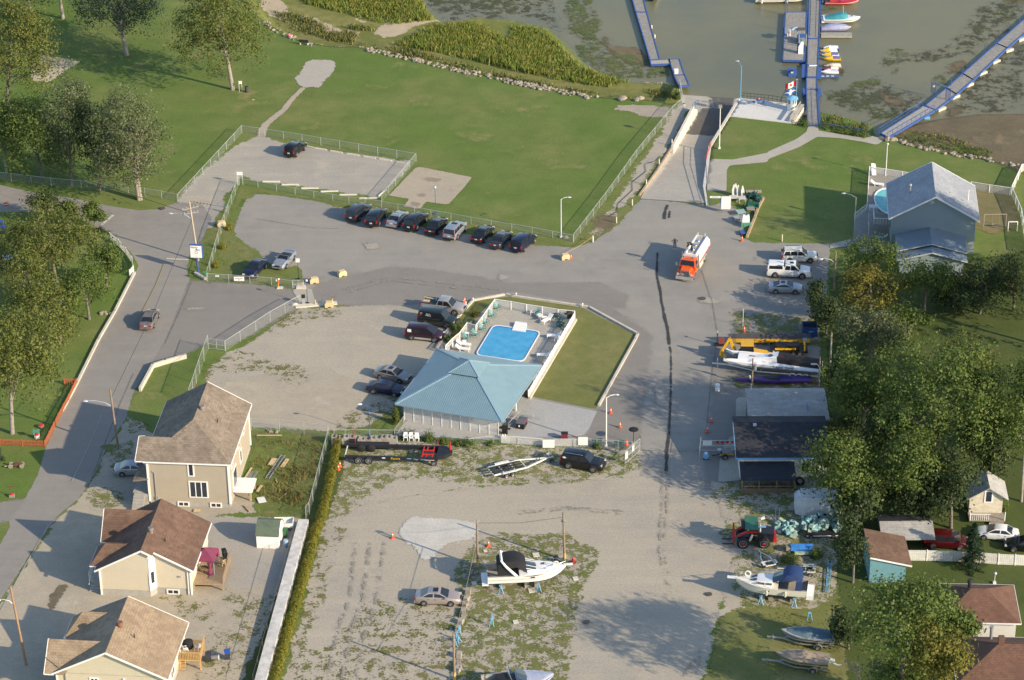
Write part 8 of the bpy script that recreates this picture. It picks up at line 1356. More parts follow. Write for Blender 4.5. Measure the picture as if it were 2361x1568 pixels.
for lab,c,r,x,y,s in(('flat concrete slab on grass behind the black canopy boat',2,3,215,450,.7),('flat concrete slab under the stern stand',1,3,1955,705,.55),('flat slab on grass right of the boat bow',2,3,568,662,.55),('pale plywood slab beside the boat stands',2,3,178,768,.75),('grey slab on grass in the shaded middle strip',2,3,33,1050,.55),('flat slab beside the orange cone on grass',1,3,2055,415,.4)):one('slab',lab,'slab',MB().box((0,0,.05),(s,s*1.1,.1)),STOPM,q(c,r,x,y),.2)
b=th_('flatbed_trailer','long black tandem trailer with red crossbars and yellow lettering','trailer',q(1,2,1250,1060),ang(q(1,2,850,1120),q(1,2,1690,1145)));TBK=mat('trailer_black',(.018,.018,.022),rough=.5,var=.4);L0=12.4
for s in(-1,1):MB().box((-.3,s*1.35,.82),(L0-1.5,.28,.42)).bu('side_rail',TBK,b)
MB().box((-L0/2+.4,0,.75),(.12,2.5,.12)).bu('rear_pole',CRM,b);MB().lo([[(L0/2-1.2,-1.3,.7),(L0/2-1.2,1.3,.7),(L0/2-1.2,1.3,1.15),(L0/2-1.2,-1.3,1.15)],[(L0/2-.3,-1.1,.75),(L0/2-.3,1.1,.75),(L0/2-.3,1.1,1.25),(L0/2-.3,-1.1,1.25)],[(L0/2+.5,-.3,.8),(L0/2+.5,.3,.8),(L0/2+.5,.3,1.2),(L0/2+.5,-.3,1.2)]]).bu('gooseneck',TBK,b)
for x in(3.3,3.75,4.5):MB().box((x,0,.95),(.12,2.5,.14)).bu('crossbar',RED,b)
for y in(-.6,.3):MB().box((3.9,y,1.02),(1.4,.12,.12)).bu('crossbar',RED,b)
MB().box((4.0,-.1,.98),(1.1,.5,.1)).bu('roller_plate',TRIMD,b);MB().tu([(L0/2+.25,.3,.9),(L0/2+.25,.3,2.3)],.1,8).bu('red_jack',RED,b);MB().tu([(4.9,1.4,1.0),(4.9,1.4,2.0)],.03).bu('marker_rod',RED,b);MB().tu([(-4.9,1.5,.9),(-4.9,1.5,2.9)],.035).bu('marker_rod',RED,b)
for x in(-4.2,-3.0):
 for s in(-1,1):wh_(b,x,s*1.55,.5);wh_(b,x,s*1.25,.5)
for s in(-1,1):wh_(b,4.7,s*1.5,.38)
text('Powra',.42,mat('yellow_ink',(.75,.5,.02)),b,(.2,-1.505,.85),(R(90),0,0));text('Plage',.26,LBLUE,b,(2.6,-1.505,.85),(R(90),0,0));text('Neuf',.26,LBLUE,b,(3.4,-1.505,.85),(R(90),0,0));MB().box((1.8,-1.5,.9),(.5,.01,.08)).bu('pale_decal',LBLUE,b);MB().box((-1.2,-1.5,.9),(.4,.01,.12)).bu('white_decal',WHT,b);MB().box((4.2,-1.5,.78),(1.1,.01,.05)).bu('white_line',WHT,b)
one('steel_plates','stack of dark steel plates lying beside the black trailer','plates',MB().box((0,0,.35),(4.6,.5,.7)).box((-1.9,.2,.85),(.9,.6,.3)),TBK,q(1,2,1020,965),-.06)
a,e=q(1,2,2130,1215),q(2,2,390,1080);hd=ang(a,e);b=th_('boat_trailer','empty white tandem boat trailer hitched behind the black SUV','trailer',q(1,2,2290,1175),hd);TWH=mat('trailer_white',(.75,.74,.70),rough=.4)
for s in(-1,1):MB().bar((-2.6,s*.95,.62),(1.6,s*.95,.62),.12,.16).bu('side_beam',TWH,b);MB().bar((1.6,s*.95,.62),(4.6,0,.62),.12,.16).bu('draw_beam',TWH,b)
for x in(-2.6,-1.3,.1,1.5):MB().bar((x,-.95,.55),(x,.95,.55),.1,.12).bu('cross_member',TWH,b)
for y in(-.55,.0,.55):MB().bar((-2.7,y,.78),(1.3,y,.74),.12,.1).bu('bunk',TRIMD,b)
MB().bar((4.5,0,.62),(5.4,0,.6),.1,.12).bu('tongue',TWH,b);wh_(b,5.0,-.3,.24);MB().tu([(3.6,0,.65),(3.5,0,1.3)],.05).bu('winch_post',TRIMD,b);MB().box((4.9,.25,.95),(.5,.35,.12),.4).bu('jack_handle',CRM,b)
for x in(-1.15,-.35):
 for s in(-1,1):wh_(b,x,s*1.15,.33)
for s in(-1,1):MB().box((-.75,s*1.16,.74),(1.75,.3,.08)).bu('mudguard',TWH,b)
def smalltr(label,loc,rz,s=1.):
 b=th_('boat_trailer',label,'trailer',loc,rz)
 for sg in(-1,1):MB().tu([(-1.2*s,sg*.55,.45),(.5*s,sg*.55,.45),(1.2*s,sg*.3,.45),(1.9*s,0,.45)],.06,6).bu('side_beam',TWH,b);wh_(b,-.7*s,sg*.75,.26);MB().box((-.7*s,sg*.76,.56),(.7,.22,.06)).bu('mudguard',TWH,b)
 MB().bar((-1.2*s,-.6,.45),(-1.2*s,.6,.45),.09).bu('rear_beam',TWH,b);MB().bar((-.2,-.55,.45),(-.2,.55,.45),.08).bu('cross_member',TWH,b);MB().tu([(1.9*s,0,.45),(2.9*s,0,.42)],.05).bu('tongue',TWH,b)
smalltr('small white jet ski trailer above the navy canvas cruiser',q(3,3,320,605),math.pi-.1);smalltr('small white trailer beside the red forklift wheels',q(3,3,-10,525),1.9,.9)
b=th_('yard_forklift','red and black boat forklift with green canopy roof','forklift',q(2,3,2140,345),math.pi-.03);RB=mat('machine_red',(.50,.015,.018),rough=.45);MBK=mat('machine_black',(.015,.015,.018),rough=.4)
MB().lo([[(-.4,-.85,.75),(-.4,.85,.75),(-.4,.85,1.9),(-.4,-.85,1.9)],[(-2.5,-.85,.75),(-2.5,.85,.75),(-2.5,.8,1.75),(-2.5,-.8,1.75)]]).bu('engine_cover',MBK,b,sm=1,ang=20);MB().box((-2.6,0,.95),(.35,1.7,.55)).bu('counterweight',RB,b);MB().box((.2,0,.9),(2.6,.9,.5)).bu('chassis',MBK,b);MB().box((-1.45,-.87,1.25),(1.9,.03,.06)).bu('pale_stripe',CRM,b);text('Powra',.25,mat('yellow_ink',(.75,.5,.02)),b,(-.3,.88,1.6),(R(90),0,math.pi))
for s in(-1,1):MB().lo([[(-.6,s*.62,1.85),(-.6,s*.82,1.85),(-.6,s*.82,2.1),(-.6,s*.62,2.1)],[(.6,s*.62,1.85),(.6,s*.82,1.85),(.6,s*.82,2.1),(.6,s*.62,2.1)],[(1.6,s*.62,1.3),(1.6,s*.82,1.3),(1.6,s*.82,1.5),(1.6,s*.62,1.5)]]).bu('lift_arm',RB,b);MB().tu([(.2,s*.9,.95),(-.1,s*.9,1.7)],.13,9).bu('hydraulic_ram',CRM,b,sm=1);MB().box((1.95,s*.5,1.3),(.16,.18,2.2)).bu('mast_post',RB,b);MB().box((2.6,s*.5,.3),(1.2,.16,.1)).bu('fork',MBK,b);MB().bar((.6,s*.7,1.8),(.65,s*.7,2.95),.09).bu('cab_post',MBK,b);MB().bar((-.6,s*.7,1.8),(-.6,s*.7,2.95),.09).bu('cab_post',MBK,b)
MB().box((2.05,0,1.0),(.12,1.5,.3)).bu('carriage',RB,b);MB().slab([(-.7,-.9,3.0),(.75,-.9,3.0),(.75,1.9,3.05),(-.7,1.9,3.05)],.06).bu('canopy',mat('canopy_green',(.03,.14,.09),rough=.7),b);MB().box((-.1,.0,1.6),(.6,.6,.9)).bu('seat',MBK,b);MB().box((.3,0,2.5),(1.7,1.5,.04)).bu('dark_guard',TRIMD,b);MB().tu([(-.95,.5,1.85),(-.95,.5,2.9)],.1,8).bu('exhaust',CRM,b);MB().box((-1.2,-.5,1.9),(.9,.3,.06)).bu('blue_tools',LBLUE,b)
for x,rr_ in((.95,.68),(-1.35,.68)):
 for s in(-1,1):
  t=wh_(b,x,s*.95,rr_);t.scale=(1,1.8,1);MB().wheelx((0,s*.13,0),.16,.1).bu('hub',RB,t)
o=th_('propane_tank','white round tank lamp standing behind the red forklift','tank',q(2,3,2245,190));MB().tu([(0,0,0),(0,0,.9)],.03).bu('stem',GALV,o);MB().tu([(-.2,0,1.0),(.2,0,1.15)],.18,10).bu('drum',WHT,o,sm=1,ang=50)
b=th_('backhoe','yellow backhoe with folded digging arm behind the racing boat','backhoe',sp_(2985,1443),-.06);MY=mat('machine_yellow',(.66,.36,.01),rough=.45,var=.15)
MB().slab([(-.75,-.75,2.6),(.85,-.75,2.6),(.85,.75,2.6),(-.75,.75,2.6)],.16).bu('cab_roof',MY,b);MB().box((0.05,0,1.75),(1.5,1.35,1.5)).bu('cab_glass',CGL,b)
for x in(-.7,.8):
 for s in(-1,1):MB().bar((x,s*.7,.9),(x,s*.7,2.5),.09).bu('cab_post',MBK,b)
MB().lo([[(.9,-.5,.8),(.9,.5,.8),(.9,.5,1.55),(.9,-.5,1.55)],[(2.6,-.45,.8),(2.6,.45,.8),(2.6,.4,1.3),(2.6,-.4,1.3)]]).bu('engine_hood',MY,b);MB().box((.6,0,.7),(3.8,.9,.35)).bu('chassis',MBK,b)
for s in(-1,1):wh_(b,-.5,s*.9,.62);wh_(b,2.1,s*.85,.42);MB().bar((1.0,s*.65,1.3),(3.2,s*.65,.7),.14,.22).bu('loader_arm',MY,b)
MB().lo([[(3.1,-1.0,.2),(3.1,1.0,.2),(3.3,1.0,.95),(3.3,-1.0,.95)],[(3.8,-1.0,.15),(3.8,1.0,.15),(3.5,1.0,.9),(3.5,-1.0,.9)]]).bu('front_bucket',MY,b)
MB().lo([[(-1.3,-.22,.8),(-1.3,.22,.8),(-1.0,.22,.9),(-1.0,-.22,.9)],[(-2.0,-.16,2.2),(-2.0,.16,2.2),(-1.6,.16,2.3),(-1.6,-.16,2.3)],[(-2.2,-.12,3.1),(-2.2,.12,3.1),(-2.0,.12,3.15),(-2.0,-.12,3.15)]]).bu('boom',MY,b);MB().lo([[(-2.25,-.13,3.2),(-2.25,.13,3.2),(-2.0,.13,3.0),(-2.0,-.13,3.0)],[(-3.1,-.1,1.6),(-3.1,.1,1.6),(-2.85,.1,1.5),(-2.85,-.1,1.5)]]).bu('dipper_arm',MY,b);MB().tu([(-1.4,0,2.4),(-2.1,0,3.3)],.07,8).bu('hydraulic_ram',CHROME,b)
MB().lo([[(-3.15,-.4,1.45),(-3.15,.4,1.45),(-2.8,.4,1.4),(-2.8,-.4,1.4)],[(-3.35,-.4,1.0),(-3.35,.4,1.0),(-2.9,.4,.7),(-2.9,-.4,.7)],[(-3.0,-.4,.6),(-3.0,.4,.6),(-2.5,.4,.55),(-2.5,-.4,.55)]]).bu('digging_bucket',MY,b);t_=text('DEERE',.26,WHT,b,(-1.68,-.24,1.5),(R(90),R(-62),0))
o=th_('rack_trailer','dark rack trailer with yellow beams behind the racing boat','trailer',sp_(3155,1410),-.03);MB().box((0,0,.5),(4.6,1.7,.25)).bu('frame',MBK,o);MB().box((-.3,.75,1.2),(2.8,.16,.3)).bu('yellow_beam',MY,o);MB().box((-.5,-.75,.9),(2.6,.16,.2)).bu('yellow_beam',MY,o);MB().box((1.9,0,1.0),(.16,1.6,.9)).bu('yellow_frame',MY,o);MB().box((-.2,0,.95),(3.0,1.1,.55)).bu('engine_box',BLK,o);MB().box((2.0,.9,1.4),(.55,.06,.35)).bu('blue_sign',LBLUE,o);[wh_(o,x,s*.95,.33)for x in(.5,1.3)for s in(-1,1)]
o=th_('engine_cart','black engine cart with red motor left of the backhoe','cart',sp_(2868,1382),0);MB().box((.3,0,.15),(1.3,.7,.16)).bu('base',BLK,o);MB().tu([(0,0,.2),(0,0,1.9)],.06).bu('mast',BLK,o);MB().box((0,0,1.95),(.2,.2,.2)).bu('mast_head',LAMPG,o);MB().box((.55,.1,.6),(.7,.5,.6)).bu('motor',mat('rust_red',(.25,.05,.04)),o)
o=th_('skip','blue open topped waste skip beside the hedge','skip',q(3,1,370,1475),-.03);SKB=mat('skip_blue',(.015,.06,.22),rough=.6,var=.3)
mb=MB();P_=[(-.95,-.9),(.95,-.9),(.95,.9),(-.95,.9)];mb.lo([[(x*.95,y*.95,.1)for x,y in P_],[(x,y,1.45)for x,y in P_],[(x*.93,y*.93,1.45)for x,y in P_],[(x*.9,y*.9,.9)for x,y in P_]],cap=False);mb.add([(x*.9,y*.9,.9)for x,y in P_],[(0,1,2,3)]);mb.bu('body',SKB,o);MB().box((0,0,.92),(1.6,1.55,.06)).bu('load',mat('skip_load',(.03,.025,.02)),o);MB().box((.1,-.92,.9),(.5,.02,.14)).bu('label_plate',LBLUE,o)
o=th_('generator','blue generator on the ground beside gate end panel','generator',q(2,2,1737,1065));MB().box((0,0,.4),(.6,.5,.5)).bu('body',LBLUE,o);MB().cyl((0,.1,.65),.16,.16,10).bu('fuel_tank',WHT,o);[MB().box((s*.25,0,.1),(.08,.5,.2)).bu('skid',BLK,o)for s in(-1,1)]
o=th_('compressor_trailer','yellow and grey compressor on one axle beside workshop','trailer',q(2,2,1910,1055),.1);MB().box((.2,.2,.7),(1.1,.9,.5)).bu('motor_box',mat('grey_tin',(.25,.24,.24)),o);MB().box((.1,-.2,.55),(1.6,.12,.12)).bu('frame',MY,o);[wh_(o,-.1,s*.5,.36)for s in(-1,1)];MB().tu([(0,.2,.9),(0,.2,1.5)],.05).bu('handle_post',MY,o);MB().bar((-.7,0,.5),(-1.6,0,.4),.1).bu('drawbar',BLK,o)
o=th_('bin','round grey bin beside the compressor','bin',q(2,2,1858,1035));MB().cyl((0,0,0),.22,.8,12,r2=.3).bu('barrel',mat('grey_tin',(.25,.24,.24)),o,sm=1,ang=50);MB().cyl((0,0,.8),.32,.06,12).bu('lid',LAMPG,o)
o=th_('tarp_heap','heap under a blue tarpaulin beside the workshop corner','tarpaulin',q(3,2,400,1395));mb=MB();random.seed(3);rings=[]
for h,r_ in((0,1.0),(.35,.85),(.8,.6),(1.25,.38),(1.45,.1)):rings.append([((r_+Ru(-.15,.15))*Mc(.524*k)*1.1,(r_+Ru(-.15,.15))*Ms(.524*k),h+Ru(-.06,.06))for k in rg_(12)])
mb.lo(rings);mb.bu('sheet',mat('blue_tarp',(.03,.12,.36),rough=.5,var=.3,sc=2),o,sm=1,ang=25)
one('tyre','big black tyre standing against the workshop wall','tyre',MB().lo([[(x,.5+(.55+.16*Mc(.785*k))*0+(.45+.15*Mc(a2))*Mc(6.28*j/18),.58+(.45+.15*Mc(a2))*Ms(6.28*j/18))for j in rg_(18)]for a2,x in[(6.28*k/8,.15*Ms(6.28*k/8))for k in rg_(9)]for k in(0,)],cap=False),BLK,q(3,2,322,1310),1.2,sm=1)
FOAM=[mat('foam_turquoise',(.20,.42,.43),rough=.85,var=.2),mat('foam_pale',(.32,.47,.44),rough=.85,var=.2),mat('foam_dirty',(.24,.33,.27),rough=.9,var=.3)];FM=[]
for m in FOAM:
 o=MB().box((0,0,0),(.62,.42,.3)).bu('tmp',m);FM.append(o.data);bpy.data.objects.remove(o)
random.seed(11)
for i in rg_(170):
 t=random.random();left=random.random()<.28
 x=Ru(70,300)if left else Ru(310,700);lay=random.random()**1.3;y=Ru(150,262)if not left else Ru(170,300);p=q(3,3,x,y);hgt=(1.15 if not left else .5)*lay*(1-abs((x-500)/330)**2 if not left else .9)
 o=bpy.data.objects.new('foam_block',random.choice(FM));C.objects.link(o);o.location=p+Vc((0,0,.15+max(hgt,0)));o.rotation_euler=(Ru(-.9,.9),Ru(-.9,.9),Ru(0,3.14));s=Ru(.65,1.2);o.scale=(s,s,s*Ru(.8,1.3))
 tag(o,'turquoise foam float block in the heap before the white cargo box','foam block','turquoise foam blocks in a heap')
o=th_('flat_cart','dark low cart under the foam block heap','cart',q(3,3,500,285));MB().box((0,.3,.35),(4.6,1.4,.12)).bu('bed',BLK,o);MB().box((-.2,-.42,.38),(3.6,.05,.08)).bu('pale_edge',WHT,o);[wh_(o,x,-.35,.28)for x in(-1.5,1.0)]
o=th_('lumber_rack','lumber stack under a torn blue tarpaulin on trestles','lumber stack',q(3,3,320,430));MB().box((0,.3,.55),(3.9,.8,.35)).bu('boards',WOODG,o);mb=MB();rings=[[(x,-.25+Ru(-.05,.05),.45+Ru(-.1,.05)),(x+.1,-.1,.82),(x,.35,.95+Ru(-.05,.08)),(x,.75,.75)]for x in(-1.5,-1.0,-.5,0,.5,.95)];mb.lo(rings,cap=False,closed=False);mb.bu('sheet',mat('bright_tarp',(.04,.20,.55),rough=.5,var=.3),o,sm=1,ang=40);MB().box((.1,-.55,.35),(2.4,.35,.25)).bu('pale_beam',mat('pale_green_beam',(.45,.55,.40)),o);[MB().box((x,.3,.2),(.1,.9,.4)).bu('trestle',WOODG,o)for x in(-1.6,1.6)]
def ladder(label,a,b,w=.42,m=GALV):
 root=th_('ladder',label,'ladder',a);d=b-a;u=d.normalized();n=Vc((-u.y,u.x,0)).normalized()*w/2
 for s in(-1,1):MB().bar(n*s,d+n*s,.07,.09).bu('stile',m,root)
 mb=MB();k=int(d.length/.32);[mb.tu([d*(i+.5)/k-n,d*(i+.5)/k+n],.025,5)for i in rg_(k)];mb.bu('rungs',m,root)
ladder('aluminium ladder standing by the white cargo box',q(3,3,78,150),q(3,3,88,20,.6));ladder('aluminium ladder lying on weeds beside the tan house',q(1,2,100,1240,.12),q(1,2,245,1030,.2),.45);ladder('blue boat ladder lying along the hedge right of cruiser',q(3,3,530,780,.2),q(3,3,555,500,.25),.35,LBLUE)
for lab,c,r,x,y,d,rz,m in(('wide pale board on the weeds left of the ladder',1,2,155,1100,(.85,1.6,.05),-.25,WOODL),('narrow pale board on the weeds right of the ladder',1,2,258,1110,(.45,1.9,.06),-.28,WOODL),('orange plank end lying in the weedy yard',1,2,185,1270,(.12,.9,.05),.25,WOODN),('long grey plank by the yard fence',1,2,250,1400,(.12,2.0,.05),-.5,WOODG),('short pale plank near the orange plank',1,2,213,1360,(.12,.8,.05),0,WOODL),('long pale plank below the sandy lot fence',1,2,120,862,(3.0,.15,.06),-.03,WOODL),('pale plywood sheet behind the brown roofed house',0,2,1765,1537,(.7,.6,.06),-.1,WOODL),('plank lying on the weeds behind tan house balcony',1,2,30,1340,(.3,1.4,.08),-.3,WOODL),('plank propped below the white balcony',0,3,2215,40,(.18,1.5,.08),.5,WOODN),('white sheet lying in the weedy yard corner',1,2,50,1440,(.9,1.2,.05),.3,WPOLE),('plank beside the scaffold by the tan house',0,2,2225,1200,(.2,2.4,.08),-.25,WOODL)):
 one('board',lab,'plank',MB().box((0,0,d[2]/2+.1),d),m,q(c,r,x,y),rz)
o=th_('scaffold_pile','pile of steel scaffold tubes beside the white balcony','scaffold',q(0,2,2210,1290));mb=MB();[mb.tu([(-.5+i*.12,0,.1+.05*(i%3)),(.2+i*.12,2.6,.1+.06*(i%2))],.03,5)for i in rg_(9)];mb.bu('tubes',GALV,o)
def deck(label,corners,h,m,railm,rails,steps=None):
 o=th_('deck',label,'deck',corners[0]);L4=[p-corners[0]for p in corners];mb=MB();mb.prism([(p.x,p.y)for p in L4],h-.14,h);mb.bu('platform',m,o)
 for p in L4:c=sum(L4,Vc())/4;pp=p+(c-p)*.08;MB().box((pp.x,pp.y,h/2-.07),(.14,.14,h-.14)).bu('post',m,o)
 for i in rails:
  a,e=L4[i],L4[(i+1)%4];mb=MB();n=int((e-a).length/.16);[mb.box((a+(e-a)*(k+.5)/n)[:2]+(h+.45,),(.045,.045,.9))if 0 else mb.box((float((a+(e-a)*(k+.5)/n).x),float((a+(e-a)*(k+.5)/n).y),h+.45),(.05,.05,.9))for k in rg_(n)];mb.bar((a.x,a.y,h+.92),(e.x,e.y,h+.92),.1,.06);mb.bu('railing',railm,o)
 if steps:
  a,e=steps;mb=MB();u=(e-a);
  for k in rg_(5):p=a-corners[0]+u*(k+.5)/5;mb.box((p.x,p.y,h-(k+1)*h/6),(.85,.3,.07))
  mb.bu('steps',m,o)
 return o
DKM=mat('deck_brown',(.36,.255,.155),sc=3,var=.2);DKY=mat('deck_yellow',(.52,.33,.13),sc=3,var=.2)
dz=.95
deck('brown wooden deck carrying the burgundy gazebo',[q(0,3,1722,710,dz),q(0,3,2000,712,dz),q(0,3,2070,470,dz),q(0,3,1840,420,dz)],dz,DKM,DKM,(1,))if 0 else None
def dk(label,pts,h,m,rails,steps=None):
 c4=[]
 for x,y in pts:p=q(0,3,x,y,h);p.z=0;c4.append(p)
 return deck(label,c4,h,m,m,rails,steps)
dk('brown wooden deck carrying the burgundy gazebo',[(1722,705),(2000,710),(2068,480),(1835,440)],.95,DKM,(1,));d3=dk('yellow wooden deck with railing behind the tan roofed bungalow',[(1600,1385),(1800,1390),(1832,1215),(1640,1200)],1.3,DKY,(0,1),None)
o=th_('deck_steps','yellow wooden steps down from the bungalow deck','steps',q(0,3,1620,1500));[MB().box((0,.35+k*.3,.2+k*.25),(.95,.32,.07)).bu('tread',DKY,o)for k in rg_(5)];[MB().bar((s*.5,.2,.85),(s*.5,1.8,2.1),.07).bu('handrail',DKY,o)for s in(-1,1)]
g=q(0,3,1845,560,.95);o=th_('gazebo','burgundy pop up gazebo with a tied curtain on the deck','gazebo',g,-.105);BUR=mat('burgundy_cloth',(.20,.035,.075),rough=.8,var=.15);hw,hd_=1.25,1.35
mb=MB();c4=[(-hw,-hd_),(hw,-hd_),(hw,hd_),(-hw,hd_)];t4=[(x,y,1.75)for x,y in c4]
for i in rg_(4):mb.add([t4[i],t4[(i+1)%4],(0,0,2.55)],[(0,1,2)]);a,e=t4[i],t4[(i+1)%4];mb.add([a,e,(e[0],e[1],1.5),((a[0]+e[0])/2,(a[1]+e[1])/2,1.62),(a[0],a[1],1.5)],[(0,1,2,3,4)])
mb.bu('canopy',BUR,o)
for x,y in c4:MB().tu([(x*.97,y*.97,0),(x*.97,y*.97,1.75)],.03).bu('leg',LAMPG,o)
MB().tu([(hw*.6,-hd_*.95,0),(hw*.6,-hd_*.95,.3),(hw*.6,-hd_*.95,.9),(hw*.6,-hd_*.95,1.6)],[.3,.26,.14,.3],10).bu('curtain',BUR,o,sm=1);MB().tu([(hw*.95,hd_*.9,.8),(hw*.95,hd_*.9,1.6)],[.2,.12],8).bu('curtain',BUR,o,sm=1)
mnb('beige plastic chair on the deck beside the gazebo',q(0,3,1995,545,.95),2.4,BEIG);mnb('beige plastic chair under the burgundy gazebo',q(0,3,1800,580,.95),1.0,BEIG);table('brown round table under the burgundy gazebo',q(0,3,1850,610,.95),0,mat('brown_table',(.2,.14,.08)),.9,.7,'patio_table');grill('black barbecue on the gazebo deck',q(0,3,2015,470,.95),-1.2)
def whl(label,loc,rz,body,lid,s=1.):
 o=th_('wheelie_bin',label,'bin',loc,rz);o.scale=(s,s,s);MB().lo([[(-.22,-.25,.08),(.22,-.25,.08),(.22,.25,.08),(-.22,.25,.08)],[(-.29,-.34,.95),(.29,-.34,.95),(.29,.34,.95),(-.29,.34,.95)]]).bu('body',body,o);MB().box((0,0,.99),(.62,.74,.08)).bu('lid',lid,o);MB().wheelx((0,.3,.1),.1,.5).bu('wheel',BLK,o);MB().tu([(-.25,.38,.93),(.25,.38,.93)],.03).bu('handle',BLK,o)
CHA=mat('charcoal_plastic',(.04,.04,.045),rough=.5);BLID=mat('blue_lid',(.02,.08,.42),rough=.45)
whl('charcoal bin with blue lid on the back lawn by deck',q(0,3,2040,1380),.2,CHA,BLID);whl('black bin behind the yellow deck',q(0,3,1870,1400),.1,CHA,CHA);whl('blue bin behind the gazebo',q(0,3,1870,480),0,BLID,BLID);whl('dark green bin behind the gazebo',q(0,3,1938,480),0,CHA,mat('dark_green_lid',(.02,.05,.03)));whl('green bin beside the white garden shed',q(1,3,262,285),0,mat('bin_green',(.04,.14,.05)),mat('bin_green',(.04,.14,.05)));whl('blue lidded bin left of the tan house porch',q(0,2,1265,1010),0,CHA,BLID);whl('blue bin at the left frame edge, nearer one',q(0,1,35,570),.2,CHA,BLID,1.1);whl('blue bin at the left frame edge, farther one',q(0,1,10,520),.2,CHA,BLID)
o=th_('fallen_bin','grey bin lying on its side behind the yellow deck','bin',q(0,3,1930,1385));MB().tu([(-.4,0,.25),(.35,0,.28)],[.25,.3],12).bu('barrel',mat('grey_plastic',(.2,.2,.2)),o,sm=1,ang=50);MB().tu([(.35,0,.28),(.4,0,.28)],.28,12).bu('lid',WPOLE,o,sm=1,ang=50)
mnb('left white plastic chair on the yellow deck',q(0,3,1665,1320,1.3),.4,PLW,'white chairs on the yellow deck');mnb('right white plastic chair on the yellow deck',q(0,3,1775,1300,1.3),2.6,PLW,'white chairs on the yellow deck');o=th_('covered_barbecue','round black covered barbecue on the yellow deck','barbecue',q(0,3,1690,1275,1.3));MB().tu([(0,0,0),(0,0,.2),(0,0,.8),(0,0,1.0)],[.5,.55,.5,.2],12).bu('cover',BLKC,o,sm=1,ang=50);MB().box((0,-.5,.1),(.3,.1,.1)).bu('foot',BLK,o)
one('barrel','pale blue barrel beside the white garden shed','barrel',MB().tu([(0,0,0),(0,0,.05),(0,0,.75),(0,0,.85)],[.24,.28,.28,.24],12),mat('pale_blue_plastic',(.3,.42,.55)),q(1,3,270,372),sm=1)
o=th_('utility_box_trailer','grey topped box trailer behind the white garden shed','trailer',q(1,3,250,205));mb=MB();P_=[(-1.1,-.7),(1.1,-.7),(1.1,.7),(-1.1,.7)];mb.lo([[(x,y,.4)for x,y in P_],[(x,y,1.0)for x,y in P_],[(x*.94,y*.94,1.0)for x,y in P_],[(x*.94,y*.94,.6)for x,y in P_]],cap=False);mb.add([(x*.94,y*.94,.6)for x,y in P_],[(0,1,2,3)]);mb.bu('body',WPOLE,o);[wh_(o,0,s*.85,.28)for s in(-1,1)]
o=th_('park_bench','dark bench on the lawn by the shore rocks','bench',q(1,0,432,400),-.25);MB().box((0,0,.42),(1.5,.4,.07)).bu('seat',DRK,o);MB().box((0,-.22,.72),(1.5,.06,.4)).bu('backrest',DRK,o);[MB().box((s*.6,0,.2),(.12,.4,.4)).bu('leg',STOPM,o)for s in(-1,1)]
o=th_('litter_barrel','dark litter barrel beside the park tree','bin',q(0,0,2212,825));MB().cyl((0,0,0),.28,.9,14).bu('barrel',mat('dark_barrel',(.05,.05,.055)),o,sm=1,ang=50);MB().cyl((0,0,.9),.25,.02,12).bu('rim_band',BLK,o)
o=th_('flower_well','red flower wishing well with green roof inside the orange fence','planter',q(0,2,332,880));MB().cyl((0,0,0),.33,.45,8).bu('basin',CRM,o);MB().ball((0,0,.5),(.28,.28,.15),8,5).bu('flowers',RED,o);MB().slab([(-.42,-.35,.95),(.42,-.35,.95),(.42,0,1.2),(-.42,0,1.2)],.05).bu('roof',mat('roof_green',(.05,.22,.16)),o);[MB().box((s*.3,0,.7),(.06,.06,1.0)).bu('post',CRM,o)for s in(-1,1)]
o=th_('flower_basket','round red flower basket under the orange fence tree','planter',q(0,2,370,785));MB().tu([(0,0,.05),(0,0,.3)],[.3,.4],12).bu('basket',WOODG,o,sm=1);MB().ball((0,0,.32),(.34,.34,.14),9,5).bu('flowers',RED,o)
o=th_('wooden_wagon','small wooden wagon ornament on the lower left lawn','wagon',q(0,2,130,1140));MB().box((.5,.1,.35),(.9,.5,.3)).bu('body',mat('brown_paint',(.16,.07,.04)),o);[MB().wheelx((x,s*.3,.28),.28,.05).bu('wheel',WOODG,o)for x in(-.4,.9)for s in(-1,1)];MB().bar((0,0,.3),(-1.1,-.2,.25),.07).bu('shaft',WOODL,o)
o=th_('mailbox_planter','wooden cross planter with red flowers on the lower left lawn','planter',q(0,2,108,1405));MB().box((0,0,.15),(.6,.4,.3)).bu('tub',WOODG,o);MB().ball((0,0,.33),(.28,.2,.14),9,5).bu('flowers',RED,o);MB().box((0,.1,.8),(.08,.08,1.2)).bu('post',mat('brown_paint',(.16,.07,.04)),o);MB().box((0,.1,1.25),(1.0,.12,.08)).bu('crossbar',mat('brown_paint',(.16,.07,.04)),o)
o=th_('garden_swing','wooden swing frame on the dry lawn behind blue house','swing',q(3,1,2030,515));[MB().bar((s*1.5,0,0),(s*1.5,0,2.0),.09).bu('post',WOODG,o)for s in(-1,1)];MB().bar((-1.55,0,2.0),(1.55,0,2.0),.1).bu('crossbar',WOODG,o);MB().box((.1,0,.5),(1.0,.35,.05)).bu('seat',WOODG,o);[MB().tu([(.1+s*.45,0,.5),(.1+s*.45,0,2.0)],.015,5).bu('rope',WOODG,o)for s in(-1,1)]
o=th_('football_goal','small white goal frame near the curved garden fence','goal',q(3,1,2190,548));[MB().bar((s*.62,0,0),(s*.62,0,1.4),.1).bu('post',WHT,o)for s in(-1,1)];MB().bar((-.66,0,1.42),(.66,0,1.42),.1).bu('crossbar',WHT,o)
